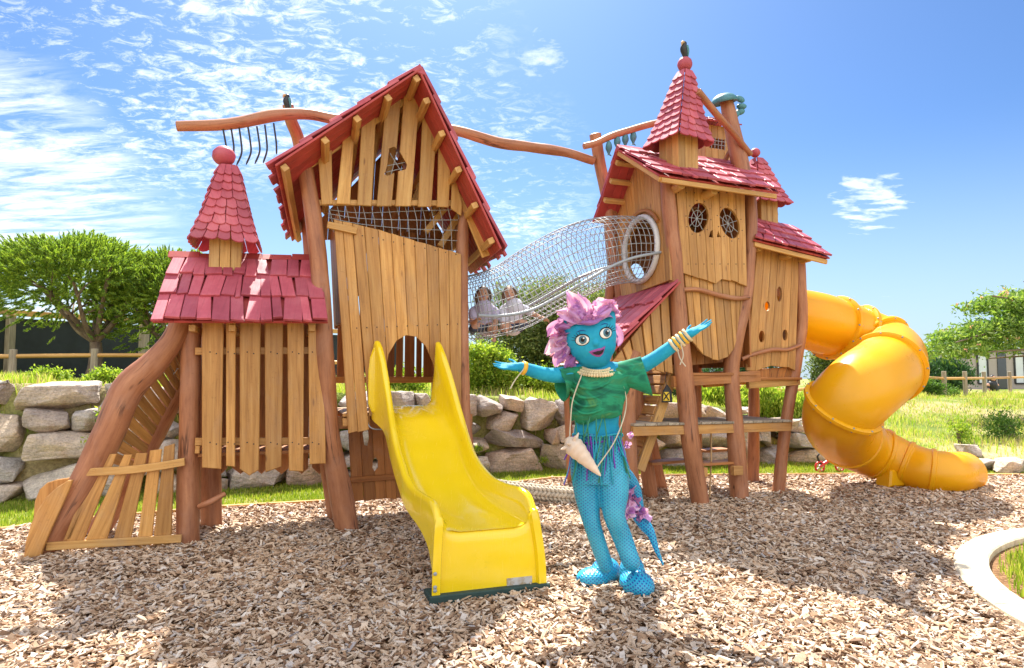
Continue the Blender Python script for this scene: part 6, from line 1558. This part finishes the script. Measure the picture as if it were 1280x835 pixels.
# ---- face
def on_head(x, z, dx=0.0):
    """point on the front of the head for local x, z (found by a ray against the body)"""
    o_ = hc + tilt @ Vector((x, -.5, z)); d_ = tilt @ Vector((0, 1, 0)); ok, loc, nr, fi = body.ray_cast(o_, d_); 
    return (loc, nr) if ok else (hc + tilt @ Vector((x, -.15, z)), tilt @ Vector((0, -1, 0)))
def disc(name, x, z, rx, rz, mat, lift, parent, ang=0.0, dome=.010, pts=None):
    mb = MB(); n = 26; V = []; loc, nr = on_head(x, z)
    for rr, hh in ((1.0, 0), (.92, .55), (.6, .85), (.25, 1.0)):
        for k in range(n):
            an = 2 * PI * k / n; a = rx * rr * math.cos(an); b = rz * rr * math.sin(an); xx = a * math.cos(ang) - b * math.sin(ang); z_ = a * math.sin(ang) + b * math.cos(ang)
            p, q = on_head(x + xx, z + z_); V.append(p + q * (lift + dome * hh))
    F = [[i * n + k, i * n + (k + 1) % n, (i + 1) * n + (k + 1) % n, (i + 1) * n + k] for i in range(3) for k in range(n)] + [[3 * n + k for k in range(n)]]
    mb.add(V, F, None, 0, True); return mb.build(name, mat, parent)
for (x, z, a) in ((-.072, .018, .10), (.082, .040, .12)):
    disc('eye_rim', x, z, .045, .038, M['ink'], .0005, PE, a, .002); e = disc('eye', x, z, .041, .034, M['eye_w'], .001, PE, a, .004)
    disc('iris', x + .003, z + .001, .024, .026, M['iris'], .005, e, 0, .002); disc('pupil', x + .003, z + .001, .0115, .013, M['ink'], .008, e, 0, .001); disc('glint', x + .010, z + .010, .005, .005, M['eye_w'], .010, e, 0, .001)
    mb = MB(); P = []
    for t in range(9):
        an = R(20 + t * 17.5); p, q = on_head(x + .041 * math.cos(an), z + .002 + .032 * math.sin(an)); P.append(p + q * .004)
    tube(mb, P, [.002, .0035, .004, .0045, .0045, .004, .004, .003, .002], 6)
    so_ = -1 if x < 0 else 1
    for t in range(5):
        an = PI / 2 + so_ * -1 * R(8 + t * 18); p, q = on_head(x + .040 * math.cos(an), z + .031 * math.sin(an)); p2 = p + q * .016 + (tilt @ Vector((math.cos(an), 0, math.sin(an)))) * .024; tube(mb, [p + q * .003, p.lerp(p2, .5) + q * .005, p2], [.003, .0022, .0008], 5)
    mb.build('eyelashes', M['ink'], e)
    mb = MB(); P = [on_head(x - .028 + .014 * t, z + .052 + .008 * math.sin(PI * t / 4)) for t in range(5)]; tube(mb, [p + q * .001 for p, q in P], [.001, .003, .0035, .003, .001], 6); mb.build('eyebrow', M['sole'], PE)
def mouth(name, outline, mat, lift):
    mb = MB(); n = len(outline); cx = sum(p[0] for p in outline) / n; cz = sum(p[1] for p in outline) / n; V = []
    for s, l in ((1, 0), (.85, .004), (.4, .005)):
        for (x, z) in outline: p, q = on_head(cx + (x - cx) * s, cz + (z - cz) * s); V.append(p + q * (lift + l))
    mb.add(V, [[i * n + k, i * n + (k + 1) % n, (i + 1) * n + (k + 1) % n, (i + 1) * n + k] for i in range(2) for k in range(n)] + [[2 * n + k for k in range(n)]], None, 0, True); return mb.build(name, mat, PE)
mouth('lips', [(-.044, -.062), (-.02, -.055), (.006, -.050), (.024, -.048), (.036, -.050), (.066, -.040), (.058, -.060), (.044, -.090), (.022, -.104), (.0, -.100), (-.022, -.086)], M['lips'], .002)
mouth('mouth', [(-.024, -.069), (.008, -.062), (.030, -.062), (.052, -.055), (.046, -.072), (.032, -.087), (.016, -.090), (-.006, -.084)], M['lips_in'], .008)
# ---- tulle hair: ruffled ribbons
def ruffle(mb, P, w, amp, freq, up, seed, rows=5):
    Q = crom(P, 18); V = []; n = len(Q); r_ = random.Random(seed); ph = r_.random() * 6
    for i, q in enumerate(Q):
        t = (Q[min(i + 1, n - 1)] - Q[max(i - 1, 0)]).normalized(); u_ = (up - t * up.dot(t)).normalized(); s = t.cross(u_).normalized(); e = math.sin(PI * i / (n - 1)) ** .5
        for j in range(rows):
            f = j / (rows - 1); a = i * freq + ph
            V.append(q + u_ * w * f * (.8 + .25 * math.sin(a * .7)) * (.4 + .6 * e) + s * amp * f * (math.sin(a) + .5 * math.sin(a * 2.3 + ph)) + t * amp * .4 * f * math.cos(a * 1.3))
    F = [[i * rows + j, i * rows + j + 1, (i + 1) * rows + j + 1, (i + 1) * rows + j] for i in range(n - 1) for j in range(rows - 1)]
    mb.add(V, F, None, 0, True)
H = lambda x, y, z: hc + tilt @ Vector((x, y, z))
def puff(mb, c, r, seed):
    """a gathered bloom of tulle: several crumpled petals round one centre"""
    r_ = random.Random(seed)
    for k in range(4):
        d = Vector((r_.uniform(-1, 1), r_.uniform(-1, .6), r_.uniform(-.6, 1))).normalized(); a = d.cross(Vector((.3, .5, .8))).normalized(); b = d.cross(a); V = []; n = 22; m_ = 6; ph = r_.random() * 6
        for j in range(m_):
            f = j / (m_ - 1)
            for i in range(n):
                an = 2 * PI * i / n; rr = r * (.15 + 1.05 * f) * (1 + .22 * f * math.sin(an * 2 + ph)); h = r * (.55 * f ** .7) + r * .30 * f * math.sin(an * 4 + ph * 2) + r * .08 * f * math.sin(an * 7)
                V.append(Vector(c) + d * h * .8 + (a * math.cos(an) + b * math.sin(an)) * rr * .72)
        mb.add(V, [[j * n + i, j * n + (i + 1) % n, (j + 1) * n + (i + 1) % n, (j + 1) * n + i] for j in range(m_ - 1) for i in range(n)], None, 0, True)
mb = MB()
for i, (x, y, z, r) in enumerate([(-.11, -.05, .135, .062), (-.16, -.02, .08, .058), (-.175, .02, .02, .055), (-.04, -.07, .175, .060), (.03, -.07, .175, .058), (.09, -.04, .175, .055), (.13, 0, .155, .05), (-.10, .03, .19, .06), (.0, .03, .20, .06), (.07, .05, .20, .055), (-.17, .05, -.05, .05), (-.15, .06, -.12, .045), (-.11, .05, -.17, .04), (.14, .06, .06, .045), (-.06, -.09, .155, .045), (-.19, -.03, .11, .07), (-.21, 0, .05, .065), (.14, -.03, .17, .06), (.10, -.05, .20, .065), (-.19, .0, -.04, .06), (-.08, -.05, .21, .07), (-.16, .0, -.16, .045)]):
    puff(mb, H(x, y, z), r, i)
ruffle(mb, [H(-.055, -.13, .13), H(-.06, -.12, .19), H(-.07, -.09, .25), H(-.085, -.06, .30)], .055, .022, .55, Vector((1, .0, .2)), 3)
ruffle(mb, [H(-.03, -.14, .115), H(-.035, -.13, .17), H(-.06, -.10, .23), H(-.095, -.05, .285)], .05, .02, .5, Vector((-1, .1, .3)), 4)
ruffle(mb, [H(-.15, -.06, .10), H(-.09, -.12, .125), H(-.02, -.15, .12), H(.05, -.14, .135), H(.11, -.09, .15)], .05, .02, .5, Vector((0, -.4, 1)), 5)
ruffle(mb, [H(-.16, -.02, .05), H(-.165, -.03, -.03), H(-.15, -.02, -.10), H(-.12, -.01, -.17)], .045, .018, .6, Vector((-1, -.2, 0)), 6)
ruffle(mb, [H(-.155, .0, .0), H(-.19, .0, -.03), H(-.235, .0, -.05)], .05, .012, .5, Vector((0, -.2, 1)), 7)
def petal(P, w0, tw):
    # a folded, pointed length of tulle: wide in the middle, drawn to a tip
    Q = crom(P, 8); n = len(Q); V = []; cw = 7
    for i, q in enumerate(Q):
        t = (Q[min(i + 1, n - 1)] - Q[max(i - 1, 0)]).normalized(); s = t.cross(Vector((.1, 1, .1))).normalized(); u_ = s.cross(t); f = i / (n - 1); w_ = w0 * (math.sin(PI * (f * .80 + .14)) ** .8)
        for j in range(cw): g_ = j / (cw - 1) - .5; V.append(q + s * w_ * g_ * 2 + u_ * w0 * (.38 * math.cos(g_ * 9 + tw + f * 2) + .25 * math.sin(f * 9 + j)))
    mb.add(V, [[i * cw + j, i * cw + j + 1, (i + 1) * cw + j + 1, (i + 1) * cw + j] for i in range(n - 1) for j in range(cw - 1)], None, 0, True)
for k, (P, w0) in enumerate([([H(-.02, -.13, .14), H(-.055, -.13, .21), H(-.095, -.09, .28), H(-.12, -.06, .335)], .050), ([H(.0, -.12, .14), H(-.02, -.12, .20), H(-.045, -.09, .27), H(-.05, -.06, .315)], .045), ([H(-.05, -.13, .13), H(-.10, -.12, .17), H(-.15, -.09, .20), H(-.20, -.06, .215)], .045),
    ([H(.02, -.14, .14), H(.07, -.13, .175), H(.12, -.09, .215), H(.18, -.05, .235)], .048), ([H(.05, -.12, .15), H(.11, -.10, .18), H(.165, -.05, .17), H(.21, -.02, .135)], .045), ([H(-.13, -.08, .12), H(-.19, -.06, .12), H(-.25, -.04, .10), H(-.275, -.02, .07)], .050), ([H(-.15, -.04, .06), H(-.20, -.04, .03), H(-.255, -.02, .0), H(-.31, .0, -.045)], .048),
    ([H(-.15, -.03, .0), H(-.195, -.03, -.05), H(-.235, -.01, -.09), H(-.25, .0, -.14)], .040), ([H(-.13, -.03, -.08), H(-.16, -.03, -.13), H(-.15, -.02, -.18), H(-.11, -.02, -.215)], .038), ([H(.14, .02, .10), H(.175, .02, .05), H(.19, .03, -.01), H(.18, .04, -.06)], .032), ([H(-.08, -.12, .13), H(-.03, -.16, .135), H(.03, -.165, .14), H(.08, -.13, .15)], .034)]): petal(P, w0, k * 1.7)
mb.build('hair', M['lilac'], PE)
# ---- draped green top: shell over shoulders and chest
mb = MB(); n = 56; V = []; Rw = []
prof = [(748, 464, 30, .112), (748, 467, 36, .125), (748, 470, 38, .130), (749, 476, 38, .135), (749, 488, 36.5, .140), (748, 500, 34.5, .140), (747, 510, 33, .138), (746, 519, 31.5, .135)]
for j, (cx, cy, hw, dp) in enumerate(prof):
    c = mp_(cx, cy)
    for k in range(n):
        an = 2 * PI * k / n; f = j / (len(prof) - 1)
        fold = .007 * f * math.sin(an * 7 + j * .9) + .005 * math.sin(an * 3 - j * 1.4) + (.006 * math.sin(j * 2.6 + an * 1.5) if math.sin(an) < 0 else 0)
        hem = (.045 * math.cos(an - R(215)) + .012 * math.sin(an * 5)) * f ** 3
        V.append(c + Vector(((hw * k_ + fold) * math.cos(an), (dp + fold) * math.sin(an), -hem)))
m_ = len(prof)
N = len(V); cc_ = [mp_(p[0], p[1]) for p in prof for _ in range(n)]
Vi = [v + (c - v).normalized() * .006 for v, c in zip(V, cc_)]
F = [[j * n + k, j * n + (k + 1) % n, (j + 1) * n + (k + 1) % n, (j + 1) * n + k] for j in range(m_ - 1) for k in range(n)]
F2 = [[N + a for a in f][::-1] for f in F]
F3 = [[(m_ - 1) * n + k, (m_ - 1) * n + (k + 1) % n, N + (m_ - 1) * n + (k + 1) % n, N + (m_ - 1) * n + k] for k in range(n)]
mb.add(V + Vi, F + F2 + F3, None, 0, True)
def sleeve(P, r0, r1, seed):
    n = 30; Q = crom(P, 5); V = []; m_ = len(Q); T0 = None
    for i, q in enumerate(Q):
        t = (Q[min(i + 1, m_ - 1)] - Q[max(i - 1, 0)]).normalized(); a = t.cross(Vector((0, 1, 0))).normalized(); b = t.cross(a); f = i / (m_ - 1)
        a = a if a.z < 0 else -a
        for k in range(n):
            an = 2 * PI * k / n; dn = max(0, math.cos(an)); r = (r0[0] + (r0[1] - r0[0]) * f) + dn ** 1.5 * (r1 * f ** 1.3) + .006 * f * math.sin(an * 6 + seed) ; V.append(q + (a * math.cos(an) + b * math.sin(an)) * r)
    N = len(V); W_ = [v + (Q[i // n] - v).normalized() * .005 for i, v in enumerate(V)]
    F = [[j * n + k, j * n + (k + 1) % n, (j + 1) * n + (k + 1) % n, (j + 1) * n + k] for j in range(m_ - 1) for k in range(n)]
    mb.add(V + W_, F + [[N + a for a in f][::-1] for f in F] + [[(m_ - 1) * n + k, (m_ - 1) * n + (k + 1) % n, N + (m_ - 1) * n + (k + 1) % n, N + (m_ - 1) * n + k] for k in range(n)], None, 0, True)
sleeve([mp_(740, 470), mp_(722, 468), mp_(708, 469, YM - .01), mp_(698, 471, YM - .03)], (.070, .062), .10, 1)
sleeve([mp_(757, 469), mp_(776, 465), mp_(790, 461, YM - .01), mp_(804, 457, YM - .02)], (.070, .062), .15, 4)
top_ = mb.build('top', M['drape'], PE)
def fold_roll(P, r): tube(mb, crom(P, 8), [r] * (8 * (len(P) - 1)) + [r * .4], 8)
mb = MB(); yf = YM - .135
for j, (x0, y0, x1, y1, sag) in enumerate([(716, 476, 776, 470, 12), (713, 486, 779, 478, 14), (713, 497, 781, 486, 14), (715, 508, 780, 496, 12)]):
    fold_roll([mp_(x0, y0, YM - .07), mp_(x0 + 14, y0 + sag * .75, yf + .015), mp_((x0 + x1) / 2, (y0 + y1) / 2 + sag, yf), mp_(x1 - 14, y1 + sag * .6, yf + .015), mp_(x1, y1, YM - .06)], .011 - .001 * j)
mb.build('drape_folds', M['drape'], PE)
# ---- fringes, belt, cords
r_ = random.Random(5)
for key, cnt in (('strip_g', 16), ('strip_p', 10), ('strip_t', 18)):
    mb = MB()
    for i in range(cnt):
        x = 716 + r_.random() * 62; y0 = 545 if key != 'strip_g' or i % 2 else 517; L = r_.uniform(28, 62); sw = r_.uniform(-12, 12) + (x - 746) * .12; e = abs(x - 747) / 36; Yf = YM - .145 + .11 * min(1, e) ** 2
        tube(mb, crom([mp_(x, y0, Yf + (.035 if y0 < 530 else 0)), mp_(x + sw * .3, y0 + L * .35, Yf - .003), mp_(x + sw * .6, y0 + L * .7, Yf - .008), mp_(x + sw, y0 + L, Yf - .002)], 4), .0045, 5)
    mb.build('fringe', M[key], PE)
mb = MB()
for j, mt in ((0, 0), (1, 1)):
    tube(mb, [mp_(747 + 31 * math.cos(a), 544 + j * 8 + 2 * math.sin(a * 3 + j), YM + .128 * math.sin(a)) for a in [2 * PI * q / 28 for q in range(28)]], .008 - .002 * j, 8, mt, closed=True)
mb.build('belt', [M['strip_t'], M['strip_p']], PE)
# shell purse
a, b = mp_(709, 549, YM - .16), mp_(751, 595, YM - .20); ax_ = (b - a).normalized(); L = (b - a).length; sp_ = []
for i in range(40):
    f = i / 39; r = .074 * (math.sin(min(1, f * 3.0 + .18) * PI / 2)) * (1 - f) ** .75 + .002; sp_.append((r * (1 + .05 * math.sin(f * 40) * (1 - f * .5)), f * L))
mb = MB(); lathe(mb, a, [(.004, -.008), (.03, -.004)] + sp_, 20, ax_); 
for q in range(7): an = q * 2 * PI / 7; e1 = ax_.cross(Vector((0, 1, 0))).normalized(); e2 = ax_.cross(e1); d_ = e1 * math.cos(an) + e2 * math.sin(an); limb(mb, [a + ax_ * .035 + d_ * .04, a + ax_ * .02 + d_ * .078], [.016, .004], 8)
sh = mb.build('shell', M['shell'], PE)
mb = MB()
tube(mb, crom([mp_(728, 466, YM - .12), mp_(716, 500, YM - .13), mp_(713, 530, YM - .12), mp_(712, 552, YM - .14)], 6), .0045, 6); mb.build('cord', M['cord'], PE); mb = MB(); tube(mb, crom([mp_(775, 470, YM - .10), mp_(783, 505, YM - .06), mp_(770, 548, YM - .15), mp_(745, 586, YM - .19)], 6), .0045, 6)
mb.build('cord', M['cord'], PE); mb = MB()
tube(mb, crom([w1 + Vector((.02, -.03, -.01)), mp_(644, 475, YM - .17), mp_(638, 486, YM - .17)], 5), .004, 5)
mb.build('cord', M['cord'], PE); mb = MB()
tube(mb, crom([mp_(851, 430, YM - .15), mp_(854, 444, YM - .16), mp_(850, 456, YM - .16)], 5), .004, 5); tube(mb, crom([mp_(846, 434, YM - .15), mp_(850, 448, YM - .16), mp_(857, 458, YM - .16)], 5), .004, 5)
mb.build('cord', M['cord'], PE)
# necklace and bracelets
mb = MB(); nc = mp_(745, 463, YM - .02)
for j, r0 in enumerate((.128, .110, .092)):
    for q in range(26):
        an = R(170 + q * 8); ellipsoid(mb, nc + Vector((r0 * math.cos(an), r0 * 1.05 * math.sin(an), -.004 + j * .014 - .030 * abs(math.sin(an)))), .010, .009, .012, None, 8, 6)
mb.build('necklace', M['bead'], PE)
mb = MB()
for q in range(5): t = q / 4; c = mp_(836, 436, YM - .08).lerp(mp_(859, 419, YM - .12), .25 + t * .75); ax_ = (w2 - mp_(836, 436, YM - .08)).normalized(); lathe(mb, c, [(.040, -.010), (.048, -.008), (.050, 0), (.048, .008), (.040, .010)], 16, ax_, q % 2)
mb.build('bracelet', [M['bead'], M['gold']], PE)
mb = MB(); ax_ = (w1 - mp_(664, 463, YM - .11)).normalized(); lathe(mb, w1 - ax_ * .02, [(.034, -.014), (.044, -.011), (.044, .011), (.034, .014)], 16, ax_); mb.build('bracelet', M['gold'], PE)
# tail ruffles
mb = MB()
for i, (x, y, dY, r) in enumerate([(787, 612, .16, .045), (793, 625, .2, .05), (790, 634, .14, .045), (798, 640, .2, .055), (806, 646, .18, .05), (786, 640, .1, .045)]): puff(mb, mp_(x, y, YM + dY), r, 60 + i)
mb.build('tail_ruffle', M['lilac'], PE); mb = MB(); puff(mb, mp_(785, 556, YM + .12), .025, 77); puff(mb, mp_(788, 544, YM + .1), .022, 78); mb.build('hip_ruffle', M['lilac'], PE)
settle(PE)

# ---- children in the net tunnel and the person by the mobile home
M['skin'] = skin_mat('skin', (.55, .30, .20), .5, .05); M['shirt_l'] = skin_mat('lilac grey shirt', (.50, .46, .62), .8, .3, 30); M['shirt_w'] = skin_mat('white shirt', (.62, .62, .72), .8, .3, 30); M['hair_b'] = skin_mat('brown hair', (.12, .065, .035), .6, .5, 90, .4); M['jeans'] = skin_mat('dark trousers', (.06, .08, .14), .8)
def child(label, head, Y, shirt, hair, pose, hr=.085, sun=False):
    t = thing('person', label, 'person', pY(head[0], head[1] + 40, Y)); mb = MB(); h = pY(*head, Y); f = hr
    ellipsoid(mb, h, f * .82, f * .95, f * 1.08, None, 18, 14); ellipsoid(mb, h + Vector((0, -f * .92, -f * .08)), f * .13, f * .18, f * .2)
    ellipsoid(mb, h + Vector((-f * .84, 0, -f * .05)), f * .1, f * .18, f * .25); ellipsoid(mb, h + Vector((f * .84, 0, -f * .05)), f * .1, f * .18, f * .25)
    sh = h + Vector(pose['sh']); hp = h + Vector(pose['hip']); limb(mb, [h - UP * f * .6, sh + UP * .01], [f * .48, f * .5])
    w_ = pose.get('w', .10)
    limb(mb, [sh - UP * .01, sh.lerp(hp, .5), hp], [w_ * .95, w_ * .88, w_ * .95]); 
    for s in (-1, 1):
        a = sh + Vector((s * w_ * 1.15, 0, -.02)); limb(mb, [sh, a], [w_ * .5, w_ * .42]); e = h + Vector(pose['el'][s]); w__ = h + Vector(pose['wr'][s]); limb(mb, [a, e, w__], [.034, .028, .021])
        hand(mb, w__, w__ - e, Vector((0, -.6, -.6)), .115, s, (.4, .4, .4, .4), .1, .0062)
        k = h + Vector(pose['kn'][s]); an = h + Vector(pose['an'][s]); limb(mb, [hp, k, an], [.062, .046, .032]); limb(mb, [an, an + Vector(pose.get('toe', (0, -.1, -.01)))], [.032, .024])
    b = mb.build('body', M['skin'])
    zs_ = hp.z + .02; zt = sh.z + .045
    def fn(c):
        if c.z < zs_ and (Vector((c.x, c.y, c.z)) - hp).length > .0 and min((c - (h + Vector(pose['wr'][s]))).length for s in (-1, 1)) > .12 and c.z < zs_: return 1
        return 0
    voxel(b, .009, [M['skin'], M['jeans']], fn, 2); b.parent = t
    # shirt: a shell round trunk and upper sleeves
    mb = MB(); limb(mb, [sh + UP * .008, sh.lerp(hp, .5), hp], [w_ * 1.05, w_ * 1.02, w_ * 1.08])
    for s in (-1, 1):
        a = sh + Vector((s * w_ * 1.15, 0, -.02)); e = h + Vector(pose['el'][s]); limb(mb, [sh - UP * .01, a, a.lerp(e, pose.get('slv', .55))], [w_ * .6, .050, .046])
    s_ = mb.build('shirt', shirt); voxel(s_, .010, [shirt], None, 2); s_.parent = t
    mb = MB(); V = []
    ellipsoid(mb, h + Vector((0, f * .14, f * .16)), f * .92, f * .98, f * 1.02, None, 18, 12)
    for s in (-1, 1): limb(mb, [h + Vector((s * f * .72, f * .1, f * .3)), h + Vector((s * f * .92, 0, -f * .4)), h + Vector((s * f * .82, -.005, -f * 1.5))], [f * .3, f * .26, f * .12])
    hb = mb.build('hair', hair); voxel(hb, .008, [hair], None, 1); hb.parent = t
    # face marks
    for s in (-1, 1):
        mb = MB(); ellipsoid(mb, h + Vector((s * f * .32, -f * .83, f * .05)), f * .12, f * .05, f * .07); mb.build('eye', M['ink'], t)
    mb = MB(); ellipsoid(mb, h + Vector((0, -f * .86, -f * .42)), f * .22, f * .06, f * .055); mb.build('mouth', M['lips'], t)
    settle(t)
child('girl with long brown hair in a lilac shirt crouching low in the net tunnel', (604, 368), 7.02, M['shirt_l'], M['hair_b'], dict(sh=(.01, .02, -.16), hip=(.03, .06, -.36), el={-1: (-.12, -.08, -.32), 1: (.14, -.06, -.33)}, wr={-1: (-.05, -.22, -.30), 1: (.13, -.15, -.46)}, kn={-1: (-.10, -.12, -.38), 1: (.12, -.12, -.38)}, an={-1: (-.12, .10, -.41), 1: (.14, .10, -.41)}), .082)
child('child in a white shirt leaning uphill with one arm on the tunnel netting', (637, 367), 7.05, M['shirt_w'], M['hair_b'], dict(sh=(.05, .02, -.15), hip=(.04, .08, -.36), el={-1: (-.08, -.05, -.32), 1: (.24, -.02, -.22)}, wr={-1: (-.04, -.18, -.42), 1: (.36, -.10, -.28)}, kn={-1: (-.06, -.12, -.38), 1: (.16, -.1, -.34)}, an={-1: (-.08, .12, -.41), 1: (.12, .14, -.39)}, slv=.9, w=.098), .078)
child('adult in a black top bending by the grey mobile home beyond the fence', (1241, 473), 26.5, M['black'], M['ink'], dict(sh=(-.03, .0, -.26), hip=(.12, .05, -.75), el={-1: (-.22, -.1, -.50), 1: (.15, -.1, -.52)}, wr={-1: (.02, -.2, -.70), 1: (.22, -.2, -.70)}, kn={-1: (-.05, -.05, -1.15), 1: (.2, -.05, -1.15)}, an={-1: (-.08, 0, -1.55), 1: (.2, 0, -1.55)}, w=.17), .12)
